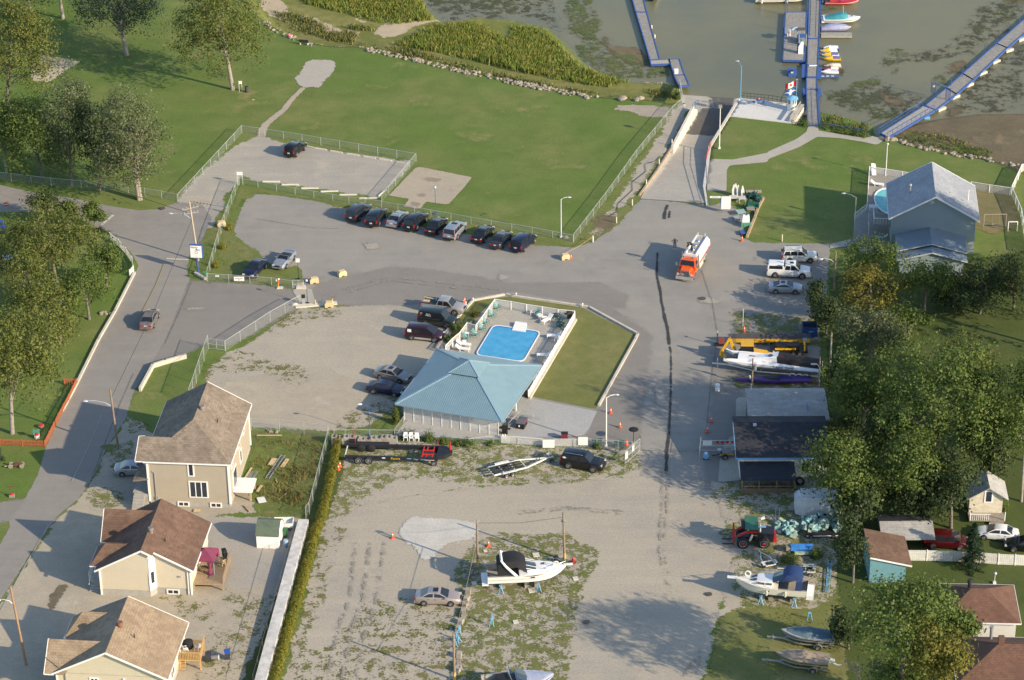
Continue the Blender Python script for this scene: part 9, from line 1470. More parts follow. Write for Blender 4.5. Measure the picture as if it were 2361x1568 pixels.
o=th_('garden_pool','pale turquoise round ended pool beside the blue house','swimming pool',q(3,1,1045,180));c=q(3,1,1090,290)-o.location;el=lambda k,zz:[(c.x+2.0*k*Mc(6.28*i/24),c.y+4.0*k*Ms(6.28*i/24),zz)for i in rg_(24)];MB().lo([el(1.08,.1),el(1.08,.22),el(1.0,.22),el(1.0,.14)],cap=False).bu('coping',WHT,o);MB().add(el(1.0,.16),[tuple(rg_(24))]).bu('water',mat('turquoise_water',(.16,.52,.52),rough=.1),o)
lgr('white lounger beside the turquoise pool',q(3,1,975,140,.1),-.3);o=th_('pool_slide','white slide standing in the corner of turquoise pool deck','slide',q(3,0,945,1560,.1));MB().slab([(-.3,-.6,.1),(.3,-.6,.1),(.3,.6,1.4),(-.3,.6,1.4)],.08).bu('chute',WHT,o);[MB().box((s*.3,.6,.7),(.06,.06,1.4)).bu('leg',WHT,o)for s in(-1,1)]
o=th_('lattice_box','white lattice pump cover beside the turquoise pool','cover',q(3,1,945,365,.1));MB().box((0,0,.35),(1.2,1.0,.7)).bu('box',mat('white_lattice_wood',(.6,.6,.58)),o);mb=MB();[mb.box((-.5+i*.2,0,.72),(.06,1.05,.04))for i in rg_(6)];mb.bu('slats',WHT,o)
o=th_('terrace_railing','white railing at the front corner of blue house terrace','railing',q(3,1,775,450,.1));rail(o,o.location,q(3,1,772,450,.1),q(3,1,885,360,.1),.95,WHT,9);o=th_('terrace_railing','white railing at the near end of blue house terrace','railing',q(3,1,825,740,.1));rail(o,o.location,q(3,1,825,745,.1),q(3,1,1000,745,.1),.95,WHT,9)
table('grey table in the shade of the blue house',q(3,1,1000,520,.1),0,LAMPG,1.0,.7,'patio_table');lgr('white and blue chair on the shaded terrace',q(3,1,1010,620,.1),2.8,mat('blue_white_fabric',(.3,.5,.6)),None)
o=th_('terrace_awning','grey cloth awning over the blue house terrace','awning',q(3,1,905,470));a=[q(3,1,905,372,2.2),q(3,1,1045,378,2.4),q(3,1,1040,465,2.3),q(3,1,905,468,2.0)];MB().slab([p-o.location for p in a],.05).bu('cloth',mat('grey_cloth',(.25,.24,.23)),o);[MB().tu([(p-o.location)[:2]+(0,)if 0 else Vc((p.x-o.location.x,p.y-o.location.y,0)),p-o.location],.04).bu('pole',WHT,o)for p in(a[0],a[3])]
def z7(x,y,z=0.):return sp_(2880+x/6.535,740+y/6.535,z)
for i,(x,y)in enumerate(((365,300),(415,270),(485,310),(600,330))):
 o=th_('stacked_lounger','grey white lounger standing upright among stacked furniture','sun lounger',z7(x,y),.3+.1*i,'upright loungers in the furniture stack');MB().lo([[(-.3,-.1,0),(.3,-.1,0),(.3,.1,0),(-.3,.1,0)],[(-.28,.1,1.0),(.28,.1,1.0),(.28,.22,1.0),(-.28,.22,1.0)],[(-.08,.15,1.75),(.08,.15,1.75),(.08,.22,1.75),(-.08,.22,1.75)]]).bu('backrest',mat('old_white_plastic',(.56,.54,.48)),o);[MB().bar((s*.25,-.1,.1),(s*.28,-.6,.0),.06).bu('leg',PLW,o)for s in(-1,1)]
for i,(x,y,lab)in enumerate(((345,420,'grey white plastic table left in the furniture stack'),(570,440,'grey white plastic table right in the furniture stack'))):table(lab,z7(x,y),.1,mat('old_white_plastic',(.56,.54,.48)),1.05,.65,'plastic_table')
pg=slc('dark green chair stacked in the furniture corner',z7(760,330),.5,ADD,'dark green chairs in the furniture stack')
for i,(x,y,zz)in enumerate(((830,320,0),(900,330,0),(950,380,0),(870,360,.35),(800,370,.3),(690,590,0),(1020,440,0))):dup(pg,z7(x,y)+Vc((0,0,zz)),.5+i*.7,'dark green chair stacked in the furniture corner')
o=th_('wire_bench','bright green wire bench in the furniture row','bench',z7(870,640),-.1);GRW=mat('wire_green',(.03,.24,.12));MB().box((0,0,.42),(1.5,.5,.05)).bu('seat',GRW,o);MB().box((0,.28,.75),(1.5,.05,.55)).bu('backrest',ADD,o);[MB().box((s*.75,0,.5),(.06,.55,.6)).bu('armrest',GRW,o)for s in(-1,1)]
table('pale teal plastic table in the furniture row',z7(540,780),.25,mat('pale_teal',(.30,.45,.42)),1.2,.55,'plastic_table');table('grey planked table behind the white cabinet',z7(800,720),.1,WOODG,1.1,.6,'plank_table');lgr('grey sling lounger beside the white cabinet',z7(440,950),1.7,mat('grey_sling',(.35,.39,.41)),None)
o=th_('white_cabinet','tall white plastic cabinet among the green furniture','cabinet',z7(670,1070),.0);MB().lo([[(-.55,-.3,0),(.5,-.3,0),(.5,.6,0),(-.55,.6,0)],[(-.5,-.25,.9),(.5,-.25,.9),(.5,.6,.9),(-.5,.6,.9)],[(-.35,.2,1.45),(.5,.2,1.45),(.5,.6,1.45),(-.35,.6,1.45)]]).bu('body',PLW,o);MB().box((.1,.4,1.47),(.3,.2,.03)).bu('slot',BLK,o);MB().box((0,-.35,.35),(1.3,.2,.6)).bu('green_ledge',mat('ledge_green',(.1,.3,.18)),o)
o=th_('hand_cart','blue tube hand cart next to the orange cone','cart',z7(590,1300),.15);MB().box((0,.2,.3),(.6,1.1,.08)).bu('platform',BLUEP,o);[MB().tu([(s*.3,.75,.3),(s*.3,.9,1.1)],.04).bu('handle',BLUEP,o)for s in(-1,1)];[MB().wheelx((s*.3,-.2,.15),.15,.08).bu('wheel',BLK,o)for s in(-1,1)]
bxr('timber_edge','weathered timber edge behind the stacked furniture','edging',[z7(700,1390),z7(900,900),z7(1000,620),z7(1130,370)],.3,.35,mat('old_timber',(.42,.31,.20)));one('culvert_pipe','grey pipe lying behind the dark green chairs','pipe',MB().tu([(-1.1,0,.3),(1.1,0,.3)],.28,12),WOODG,z7(880,230),-.03)
one('barrel','black barrel near the cruiser bow','barrel',MB().tu([(0,0,0),(0,0,.05),(0,0,.6),(0,0,.66)],[.24,.28,.28,.25],12),BLK,q(2,3,393,505),sm=1);o=th_('fire_hydrant','red hydrant with tyre ring beside the right pole','hydrant',q(2,3,548,520));MB().tu([(0,0,0),(0,0,.55),(0,0,.6),(0,0,.75)],[.13,.13,.16,.05],10).bu('barrel',RED,o,sm=1,ang=50);MB().cyl((0,0,0),.35,.15,12).bu('tyre_ring',mat('rust_red',(.25,.05,.04)),o)
o=th_('stand_heap','light blue boat stand standing alone on the grass','boat stand',q(1,3,2110,1085));[MB().bar((x,y,0),(.1,.05,1.3),.06).bu('leg',LBLUE,o)for x,y in((-.25,-.2),(.25,-.2),(0,.3))];MB().box((.1,.05,1.3),(.3,.3,.05)).bu('head',LBLUE,o)
for i,(x,y)in enumerate(((1815,1150),(1795,1210),(1785,1270),(1822,1235))):o=th_('boat_stand','light blue boat stand heaped beside the block line','boat stand',q(1,3,x,y),i,'boat stands heaped by the blocks');[MB().bar((xx,yy,0),(.1,.05,.9),.06).bu('leg',LBLUE,o)for xx,yy in((-.25,-.2),(.25,-.2),(0,.3))];MB().box((.1,.05,.9),(.25,.25,.05)).bu('head',LBLUE,o)
o=th_('boat_stand','light blue boat stand pair beside the navy cruiser stern','boat stand',q(3,3,370,1030));[MB().bar((x,y,0),(x*.3,0,.9),.06).bu('leg',LBLUE,o)for x,y in((-.3,-.2),(.3,-.2),(-.2,.3),(.2,.3))];MB().box((0,0,.9),(.35,.25,.05)).bu('head',LBLUE,o)
one('manhole_cover','round iron manhole cover in the asphalt by the tanker','manhole cover',MB().cyl((0,0,.05),.42,.06,18),mat('rust_iron',(.09,.07,.06)),q(2,1,1708,1158)+Vc((0,0,.05)));one('manhole_cover','round dark cover in the gravel below navy cruiser','manhole cover',MB().cyl((0,0,.05),.35,.06,18),mat('rust_iron',(.09,.07,.06)),q(2,3,1765,806)+Vc((0,0,.05)));one('manhole_cover','dark cover in the gravel inside the big tree shadow','manhole cover',MB().cyl((0,0,.05),.35,.06,18),mat('rust_iron',(.09,.07,.06)),q(2,3,668,1057)+Vc((0,0,.05)));one('drain_cover','rusty drain cover at the street corner verge','drain cover',MB().cyl((0,0,.05),.4,.06,14),mat('rust_iron',(.09,.07,.06)),q(0,1,1455,350)+Vc((0,0,.05)))
o=th_('card_reader','grey entrance card reader column with dark screen','card reader',q(1,1,427,1205));MB().box((0,0,.55),(.4,.35,1.1)).bu('column',mat('reader_grey',(.32,.34,.32)),o);MB().box((0,-.02,1.2),(.45,.4,.35)).bu('screen',BLK,o);one('island','low concrete entrance island under the card reader','kerb',MB().box((0,0,.1),(5.4,.75,.2)),STOPM,q(1,1,540,1213),.15);one('gate_plinth','pale concrete gate base behind the entrance slab','block',MB().box((0,0,.15),(1.3,.7,.3)),STOPM,q(1,1,408,1060),-.05);o=th_('gate_signal','orange striped gate signal in front of the fence','signal',q(1,1,215,1060));MB().box((0,0,.08),(.8,.5,.16)).bu('foot',STOPM,o);MB().tu([(-.2,0,.1),(-.2,0,.75)],.07).bu('yellow_post',YB,o);MB().tu([(-.2,0,.7),(-.2,0,1.25)],.12,8).bu('red_wrap',CONE,o);MB().ball((-.12,0,1.35),.13).bu('lamp',WHT,o);one('half_stone','rounded pale stone beside the diagonal fence end','stone',MB().ball((0,0,.05),(.5,.3,.35),12,8),STOPM,q(1,1,350,1215),.2,sm=1)
ROCKM=[mat('rock_pale',(.36,.31,.235),rough=.95,var=.3,sc=3,bump=.4),mat('rock_grey',(.28,.245,.195),rough=.95,var=.3,sc=3,bump=.4)];RK=[]
random.seed(7)
for i in rg_(8):
 mb=MB();n=8;rings=[]
 for k in rg_(5):ph=math.pi*(k+.15)/4.3;rings.append([(Ms(ph)*Mc(6.28*j/n)*Ru(.75,1.1),Ms(ph)*Ms(6.28*j/n)*Ru(.7,1.0),-Mc(ph)*Ru(.55,.75))for j in rg_(n)])
 mb.lo(rings);o=mb.bu('tmp',ROCKM[i%2],sm=1,ang=30);RK.append(o.data);bpy.data.objects.remove(o)
def rocks(line,n,spread,smin,smax,label,group,zoff=0.):
 pts=[p for p in line];ls=[(b-a).length for a,b in zip(pts[:-1],pts[1:])];tot=sum(ls)
 for i in rg_(n):
  s=random.random()*tot;k=0
  while s>ls[k]and k<len(ls)-1:s-=ls[k];k+=1
  p=pts[k]+(pts[k+1]-pts[k])*min(1,s/ls[k]);d=(pts[k+1]-pts[k]).normalized();off=Ru(-spread,spread);p=p+Vc((-d.y,d.x,0))*off
  o=bpy.data.objects.new('shore_rock',random.choice(RK));C.objects.link(o);sc_=Ru(smin,smax);o.scale=(sc_,sc_*Ru(.6,1),sc_*Ru(.6,.9));o.rotation_euler=(0,0,Ru(0,6));o.location=(p.x,p.y,hz(p.x,p.y)+sc_*.2+zoff);tag(o,label,'rock',group)
rocks(ps([(605,50),(640,72),(690,95)]),30,.7,.16,.42,'pale rock in the broken line near the sitting person','shore rocks left of the bench');rocks(ps([(722,83),(735,92),(748,90)]),12,.5,.2,.45,'pale rock in the small heap beside the bench','shore rocks beside the bench')
rocks(ps([(824,109),(899,126),(961,139),(1053,162),(1105,172),(1180,190)]),135,.7,.16,.46,'pale rock in the rip rap along the back of the lawn','rip rap rocks behind the big lawn');rocks(ps([(1180,190),(1296,211),(1340,221),(1381,226)]),100,.8,.18,.5,'pale rock in the rip rap behind the lawn near the ramp','rip rap rocks behind the big lawn near the ramp');rocks(ps([(1430,228),(1481,231)]),6,.4,.5,.9,'long flat pale stone at the end of the rip rap','flat stones at the rip rap end')
rocks(ps([(2069,323),(2100,332),(2157,347),(2195,354),(2247,365),(2311,373),(2361,386)]),60,.7,.2,.55,'grey rock along the right shore behind the blue house','shore rocks on the right');rocks(ps([(1475,190),(1540,190)],ZM),28,.8,.1,.25,'small pale stone on the mud beside the dock foot','stones at the dock foot');rocks(ps([(2040,322),(2062,326)]),3,.2,.6,.8,'large pale boulder at the gangway foot','boulders at the gangway')
o=bpy.data.objects.new('boulder',RK[3]);C.objects.link(o);o.location=q(2,1,480,608);o.scale=(.55,.4,.5);tag(o,'brown boulder at the foot of the white lamp post','boulder');o=bpy.data.objects.new('boulder',RK[4]);C.objects.link(o);o.location=q(0,0,2265,895);o.scale=(.3,.2,.2);tag(o,'small pale stone on the park lawn','stone');rocks(qs(0,1,[(900,1290),(1010,1275)]),8,.4,.25,.4,'pale garden rock at the street edge under the trees','garden rocks at the street edge');rocks(qs(1,2,[(10,812),(60,820),(150,822),(200,832)]),9,.15,.2,.35,'white painted stone along the sandy lot fence','white stones by the fence')
# trees, shrubs, reeds
def leafcards(pts,nrm,size,rng,name,m,parent,org,aspect=.62,tilt=.42):
 n=len(pts);d=nrm+rng.normal(0,tilt,(n,3));d/=np.linalg.norm(d,axis=1)[:,None]+1e-9
 u=np.cross(d,rng.normal(0,1,(n,3)));u/=np.linalg.norm(u,axis=1)[:,None]+1e-9;v=np.cross(d,u);s=(size*rng.uniform(.65,1.35,n))[:,None]
 P=pts-np.array(org);co=np.stack([P-u*s*.5,P+v*s*.5*aspect+d*s*.06,P+u*s*.5,P-v*s*.5*aspect+d*s*.06],1).reshape(-1,3).astype(np.float32)
 me=bpy.data.meshes.new(name);me.vertices.add(4*n);me.vertices.foreach_set('co',co.ravel());me.loops.add(4*n);me.loops.foreach_set('vertex_index',np.arange(4*n,dtype=np.int32));me.polygons.add(n)
 me.polygons.foreach_set('loop_start',np.arange(0,4*n,4,dtype=np.int32));me.polygons.foreach_set('loop_total',np.full(n,4,np.int32));me.update(calc_edges=True);me.materials.append(m)
 o=bpy.data.objects.new(name,me);C.objects.link(o)
 if parent is not None:o.parent=parent
 else:o.location=org
 return o
def crownpts(cen,rad,rng,nl,ncl,npl,clr,low=-.7):
 cen,rad=np.array(cen,float),np.array(rad,float);P,N,ends=[],[],[]
 for i in rg_(nl):
  a=rng.uniform(0,6.283);z=rng.uniform(low,.95);k=math.sqrt(max(0,1-z*z));rr=rng.uniform(.50,.76);lc=np.array([Mc(a)*k,Ms(a)*k,z])*rr;lr=rng.uniform(.30,.46)
  ends.append(cen+lc*rad*.9)
  th=rng.normal(0,1,(ncl,3));th/=np.linalg.norm(th,axis=1)[:,None];th[:,2]=np.abs(th[:,2])*np.where(rng.random(ncl)<.72,1,-1)
  cc=lc+th*lr*rng.uniform(.6,1.12,(ncl,1));out=np.repeat(th+lc*.8+np.array([0,0,.35]),npl,0)
  c3=np.repeat(cen+cc*rad,npl,0);off=rng.normal(0,1,(ncl*npl,3))*clr*np.array([1,1,.62]);P.append(c3+off);N.append(out*.55+off/clr*.62)
 P,N=np.concatenate(P),np.concatenate(N);N/=np.linalg.norm(N,axis=1)[:,None]+1e-9;return P,N,ends
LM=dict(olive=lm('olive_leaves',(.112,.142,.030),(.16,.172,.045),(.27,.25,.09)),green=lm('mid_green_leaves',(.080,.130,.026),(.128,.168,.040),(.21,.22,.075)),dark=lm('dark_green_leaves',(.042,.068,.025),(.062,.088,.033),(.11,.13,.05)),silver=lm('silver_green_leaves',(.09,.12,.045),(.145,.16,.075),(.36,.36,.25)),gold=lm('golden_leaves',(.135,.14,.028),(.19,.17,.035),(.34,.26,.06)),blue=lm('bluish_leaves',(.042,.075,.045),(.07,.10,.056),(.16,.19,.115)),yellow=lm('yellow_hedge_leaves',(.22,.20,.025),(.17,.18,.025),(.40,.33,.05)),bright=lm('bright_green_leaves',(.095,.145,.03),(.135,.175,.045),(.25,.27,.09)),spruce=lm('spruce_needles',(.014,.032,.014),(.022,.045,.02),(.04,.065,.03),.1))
BARK=mat('grey_bark',(.19,.165,.135),rough=.95,var=.4,sc=4,bump=.5);BARKP=mat('pale_bark',(.32,.28,.23),rough=.95,var=.35,sc=4,bump=.5)
SD=[0]
def ppm(c,r,x,y):return abs((q(c,r,x+100,y)-q(c,r,x,y)).length)/100
def tree(label,c,r,base,cc,rx,ry,kind,name='tree',stems=1,bark=BARK,dens=1.,leaf=.3,cat='tree',group=None,thick=1.):
 SD[0]+=1;rng=np.random.default_rng(SD[0]*7+3);rnd=random.Random(SD[0]);b=q(c,r,*base);b.z=hz(b.x,b.y);k=ppm(c,r,*base);rxm=rx*k;rym=ry*k*1.04;rxm*=1.1;zc=max(tall(c,r,base[0],base[1],cc[1]),rym*.6)
 rzm=math.sqrt(max((rym**2-(rxm*.477)**2),(.45*rxm)**2))/.88;rzm*=1.14;zc=max(zc*.93,rzm*.66);cx=(cc[0]-base[0])*k;cen=(b.x+cx,b.y,zc)
 root=th_(name,label,cat,b,0,group);area=4*math.pi*(rxm*rxm*rzm)**(2/3);nl=int(np.clip(area/13,9,44));npl=24;ncl=int(np.clip(area*8.5*dens/(leaf*leaf*8.0)/(nl*npl),12,90))
 P,N,ends=crownpts(cen,(rxm,rxm*.95,rzm),rng,nl,ncl,npl,min(.55,.13*rxm+.16));keep=P[:,2]>.15;leafcards(P[keep],N[keep],leaf,rng,'crown',LM[kind],root,b)
 tr=MB();r0=(.10+.030*rxm)*thick
 for s in rg_(stems):
  dx,dy=(rnd.uniform(-.5,.5),rnd.uniform(-.3,.3))if stems>1 else(0,0);top=Vc((cx*.8+dx*3,dy*3,zc+rzm*.3));mid=Vc((dx+cx*.3,dy,zc*.5))
  tr.tu([(dx,dy,-.3),(dx,dy,.1),mid,top],[r0*1.35,r0,r0*.75,r0*.2],9)
  for e in ends[s::stems][:9]:e=Vc(e)-b;st=Vc((dx,dy,0))*.5+mid*.7+top*rnd.uniform(.05,.4);tr.tu([st,(st+e)/2+Vc((0,0,.5)),e],[r0*.4,r0*.25,r0*.08],6)
 tr.bu('trunk',bark,root,sm=1,ang=60);return root
tree('tall olive tree filling the upper left corner',0,0,(60,1060),(190,440),330,500,'olive',leaf=.32)
tree('tree at the top left with bare lower trunk, left of another',0,0,(275,108),(180,-280),320,300,'dark',bark=BARKP);tree('tree at top left whose pale trunk stands on the shadow edge',0,0,(565,168),(520,-300),330,290,'dark',bark=BARKP)
tree('dark bluish tree with double trunk at the top',0,0,(1150,488),(1070,10),380,330,'blue',stems=2,bark=BARKP);tree('big golden olive tree beside the park litter barrel',0,0,(2085,803),(1990,200),420,460,'olive',bark=BARKP,leaf=.34)
tree('silver leaved multi trunk tree by the gravel lot fence',0,0,(1240,1788),(1190,1280),345,470,'silver',stems=4,bark=BARKP);tree('pointed silver green tree behind the street trees',0,0,(640,1660),(680,1050),230,420,'silver');tree('bright green tree in the middle of the left street group',0,0,(380,1600),(330,1240),300,380,'bright');tree('green tree with pale trunk at the left frame edge',0,0,(60,1548),(30,1170),210,360,'green',bark=BARKP);tree('dark green tree between the bright and silver street trees',0,0,(900,1720),(900,1230),200,360,'dark')
tree('large olive tree on the leafy street corner',0,1,(500,1010),(480,620),380,330,'olive');tree('dense green tree inside the white picket fence',0,1,(960,1060),(960,790),135,240,'green');tree('dull green tree on the left beside the blue bins',0,1,(165,950),(170,700),190,240,'olive');tree('green tree overhanging the grass at the street bend',0,1,(800,1340),(790,1080),230,260,'green');tree('golden green tree between corner tree and orange fence',0,1,(560,1560),(430,1290),330,330,'olive');tree('big pale olive tree above the orange fence',0,2,(110,838),(180,170),430,480,'olive',bark=BARKP,leaf=.34)
tree('small round dark tree at the upper street edge',0,1,(400,480),(410,275),130,90,'dark',leaf=.3);tree('small green tree right of the round dark one',0,1,(610,520),(610,355),90,70,'green',leaf=.3);tree('small round tree with visible trunk at the stop line',0,1,(850,540),(860,375),95,85,'green',leaf=.3);tree('green tree hiding the left houses',0,1,(330,1300),(280,1010),220,260,'olive')
tree('green tree in front of the blue house annex',3,1,(900,1010),(920,790),280,180,'green');tree('yellow green tree below the blue house',3,1,(920,1340),(900,1080),290,230,'gold');tree('dark green tree in front of the annex right side',3,1,(1400,1270),(1400,950),230,270,'green');tree('silver green tree above the large maple',3,1,(920,1720),(900,1440),300,240,'silver');tree('dark bush tree right of the annex',3,1,(1900,1290),(1880,1060),220,260,'dark');tree('dark bush tree at the right frame edge',3,1,(2200,1270),(2180,1010),230,280,'dark')
tree('dark green hedge bush beside the silver coupe',3,1,(450,1330),(450,1150),110,150,'dark');tree('dark green hedge bush above the blue skip',3,1,(520,1480),(500,1290),120,170,'dark')
tree('largest maple in the middle of the right tree mass',3,2,(1500,1240),(1470,470),640,540,'green',leaf=.36,dens=1.1);tree('leafy green tree behind the workshop roof',3,2,(850,900),(850,330),300,330,'bright',leaf=.34);tree('olive tree overhanging the workshop black roof',3,2,(820,1600),(640,1130),370,340,'green',leaf=.34);tree('green tree between the workshop tree and the cabin',3,2,(1240,1640),(1230,1130),300,300,'green',leaf=.34);tree('dark green tree left of the white cabin',3,2,(1640,1690),(1600,1280),270,320,'dark',leaf=.34);tree('tall green tree at the right frame edge',3,2,(2270,1450),(2230,600),190,480,'green',bark=BARKP,leaf=.34);tree('olive tree at the upper right of the maple',3,2,(1800,900),(1720,260),320,300,'olive',leaf=.34)
tree('dark narrow tree between foam heap and teal shed',3,3,(760,700),(760,360),150,330,'dark');tree('dark tree behind the old wooden shed',3,3,(1250,160),(1230,-160),250,260,'dark',leaf=.34)
tree('big bright green tree below the teal shed',3,3,(1180,1900),(1170,960),500,380,'bright',leaf=.34);tree('golden yellow tree at the bottom beside the corner roof',3,3,(1480,2080),(1480,1310),280,300,'gold',leaf=.34);tree('green tree left of the white walled bungalow',3,3,(1720,1290),(1700,1060),160,170,'green',leaf=.38);tree('dark shrub beside the covered boats',3,3,(720,1290),(700,1080),130,200,'dark');tree('green tree at the bottom edge behind bare branches',3,3,(1150,1900),(1150,1500),260,200,'bright',leaf=.34)
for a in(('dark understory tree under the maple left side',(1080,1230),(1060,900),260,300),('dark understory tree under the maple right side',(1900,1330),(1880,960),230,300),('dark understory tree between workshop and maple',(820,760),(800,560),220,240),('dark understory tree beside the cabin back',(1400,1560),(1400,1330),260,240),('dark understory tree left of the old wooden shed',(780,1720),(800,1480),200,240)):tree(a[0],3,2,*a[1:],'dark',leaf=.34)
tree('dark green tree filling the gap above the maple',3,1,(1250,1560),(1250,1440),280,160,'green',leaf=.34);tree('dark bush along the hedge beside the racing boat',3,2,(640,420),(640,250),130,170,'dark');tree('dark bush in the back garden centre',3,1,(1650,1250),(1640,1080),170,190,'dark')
for i,(x,y)in enumerate(((2760,-420),(2800,150),(2760,760),(2860,1250))):tree('tall green tree just outside the right edge, %s'%('farthest','second','third','nearest')[i],3,2,(x,y),(x,y-780),340,420,'green',leaf=.45,dens=.6)
def cnf(label,c,r,base,yt,wd,kind='spruce'):
 SD[0]+=1;rng=np.random.default_rng(SD[0]);b=q(c,r,*base);hgt=tall(c,r,base[0],base[1],yt);rw=wd*ppm(c,r,*base);root=th_('spruce',label,'tree',b);P,N=[],[]
 for i in rg_(int(hgt*26)):
  t=rng.uniform(.06,1);rr=rw*(1-t)**.85+.06;a=rng.uniform(0,6.283);n=42;s=rng.uniform(.15,1.0,n);px=np.cos(a)*rr*s+rng.normal(0,.1,n);py=np.sin(a)*rr*s+rng.normal(0,.1,n);P.append(np.stack([px,py,t*hgt-.18*s*rr+rng.normal(0,.07,n)],1));N.append(np.tile([Mc(a)*.5,Ms(a)*.5,.8],(n,1)))
 P=np.concatenate(P)+np.array(b);N=np.concatenate(N);leafcards(P,N,.26,rng,'crown',LM[kind],root,b,.3);MB().tu([(0,0,-.1),(0,0,hgt*.95)],[.16,.03],8).bu('trunk',BARK,root,sm=1)
cnf('dark spruce standing in front of the white board fence',3,3,(1825,560),170,150);cnf('small bluish spruce at the left edge below orange fence',0,2,(-15,1080),950,60,'blue')
cnf('slim cedar at the left corner of pavilion',1,2,(1255,745),615,38,'olive')
b=q(3,3,900,1660);root=th_('bare_tree','leafless grey branches at the bottom edge below covered boats','tree',b);rnd=random.Random(9);mb=MB()
def branch(p,d,L_,r_,n):
 e=p+d*L_;mb.tu([p,(p+e)/2+Vc((rnd.uniform(-.1,.1),0,.05))*L_,e],[r_,r_*.75,r_*.5],5)
 if n:
  for _ in rg_(3):branch(p+d*L_*rnd.uniform(.45,1),(d+Vc((rnd.uniform(-.7,.7),rnd.uniform(-.7,.7),rnd.uniform(-.2,.5)))).normalized(),L_*rnd.uniform(.5,.75),r_*.55,n-1)
for s in rg_(6):branch(Vc((s*.3-.8,0,0)),Vc((rnd.uniform(-.8,.5),rnd.uniform(-.4,.5),1)).normalized(),2.1,.07,3)
mb.bu('branches',mat('bare_bark',(.34,.28,.22),rough=.9),root)
def mass(name,label,cat,pts,wd,hg,kind,n,leaf,group=None,stem=True):
 SD[0]+=1;rng=np.random.default_rng(SD[0]);o=pts[0];segs=list(zip(pts[:-1],pts[1:]));ls=np.array([(b-a).length for a,b in segs]);P,N=[],[]
 for(a,b),L_ in zip(segs,ls):
  m=int(n*L_);t=rng.random(m);d=(b-a).normalized();k=Vc((-d.y,d.x,0));ph=rng.uniform(0,3.1416,m);rr=rng.uniform(.6,1.05,m);bump=1+.18*np.sin(t*L_*2.1)+.12*np.sin(t*L_*5.3+1)
  x=np.cos(ph)*rr*wd/2*bump;zz=np.sin(ph)**.6*rr*hg*bump;P.append(np.stack([a.x+d.x*t*L_+k.x*x,a.y+d.y*t*L_+k.y*x,zz],1));N.append(np.stack([k.x*np.cos(ph),k.y*np.cos(ph),np.sin(ph)+.2],1))
 root=th_(name,label,cat,o,0,group);leafcards(np.concatenate(P),np.concatenate(N),leaf,rng,'foliage',LM[kind],root,o)
 if stem:mb=MB();[mb.tu([a+(b-a)*i/4-o,a+(b-a)*i/4-o+Vc((0,0,hg*.7))],.04,5)for a,b in segs for i in rg_(4)];mb.bu('stems',BARK,root)
mass('hedge','long clipped yellow hedge beside the chain link fence','hedge',[q(1,2,742,905),q(1,2,700,1120),q(1,2,640,1400),q(1,2,600,1568),q(1,3,540,250),q(1,3,470,520),q(1,3,370,880),q(1,3,280,1180),q(1,3,200,1480),q(1,3,130,1700)],1.05,1.0,'yellow',330,.17)
def shrub(label,c,r,x,y,w,h,kind,n=420,leaf=.16,name='shrub',cat='shrub',group=None):
 b=q(c,r,x,y);b.z=hz(b.x,b.y);SD[0]+=1;rng=np.random.default_rng(SD[0]);th=rng.normal(0,1,(n,3));th/=np.linalg.norm(th,axis=1)[:,None];th[:,2]=np.abs(th[:,2]);rr=rng.uniform(.5,1.1,(n,1));P=np.array(b)+th*rr*np.array([w/2,w/2,h])*(1+.25*np.sin(th[:,:1]*7+th[:,1:2]*5));root=th_(name,label,cat,b,0,group);leafcards(P,th,leaf,rng,'foliage',LM[kind],root,b);MB().tu([(0,0,-.1),(0,0,h*.7)],[.05,.02],6).bu('stem',BARK,root)
for a in(('yellow round shrub behind the barrier block',0,1,2055,535,1.0,.9,'yellow'),('yellow round shrub in the middle of sign fence',0,1,1998,708,1.0,1.0,'yellow'),('yellow round shrub nearest the lower sign fence corner',0,1,1932,870,1.0,.95,'yellow'),('leafy shrub in the bed beside burgundy minivan',1,1,1795,1440,1.6,1.3,'bright'),('silvery shrub in the bed behind dark green van',1,1,1820,1370,.9,.8,'silver'),('brown green shrub in the bed in front of pickup',1,1,1965,1310,1.3,.9,'gold'),('slim bright shrub by the pool fence bend',1,1,1950,1395,.45,1.0,'bright'),('small shrub at the pavilion end of flower bed',1,1,1720,1530,1.2,.9,'green'),('reddish green shrub along the pool fence',1,1,1770,1500,.9,.8,'gold'),('tall leafy vine at the walk fence near the cedar',1,2,1360,880,2.0,1.2,'bright'),('second leafy vine beside the white chairs',1,2,1545,905,1.6,1.4,'green'),('leafy vine on the walk fence below lattice',1,2,1690,930,1.5,1.0,'bright'),('leafy vine on the walk fence farther right',1,2,1810,940,1.2,.8,'bright'),('leafy vine clump before the lattice fence end',1,2,1905,945,2.0,1.0,'bright'),('small vine clump by white blank board',1,2,2100,945,.9,.6,'bright'),('weed clump under the right blank board',2,2,760,968,.9,.7,'green'),('weed clump at the foot of the right pole',2,3,468,525,.8,.5,'bright'),('bush beside the launch apron fence',2,0,1480,800,1.2,1.4,'green'),('green shore bush below the patio bench',3,0,280,1090,2.2,1.2,'bright'),('green shore bush beside the pier foot',3,0,330,1130,1.2,1.0,'green'),('green bush at the gangway foot right side',3,0,1150,1210,2.2,1.1,'green'),('bush under the weeping vegetation near the lumber rack',3,3,180,500,2.2,.9,'bright'),('dark bush right of the lumber rack',3,3,430,470,1.8,1.3,'green'),('young bush beside the cabin steps',3,2,2120,1530,.8,1.2,'bright'),('dark bush under the corner tree by the picket fence',0,1,900,560,1.2,.8,'dark')):shrub(*a,n=int(300*a[5]*a[6]+160))
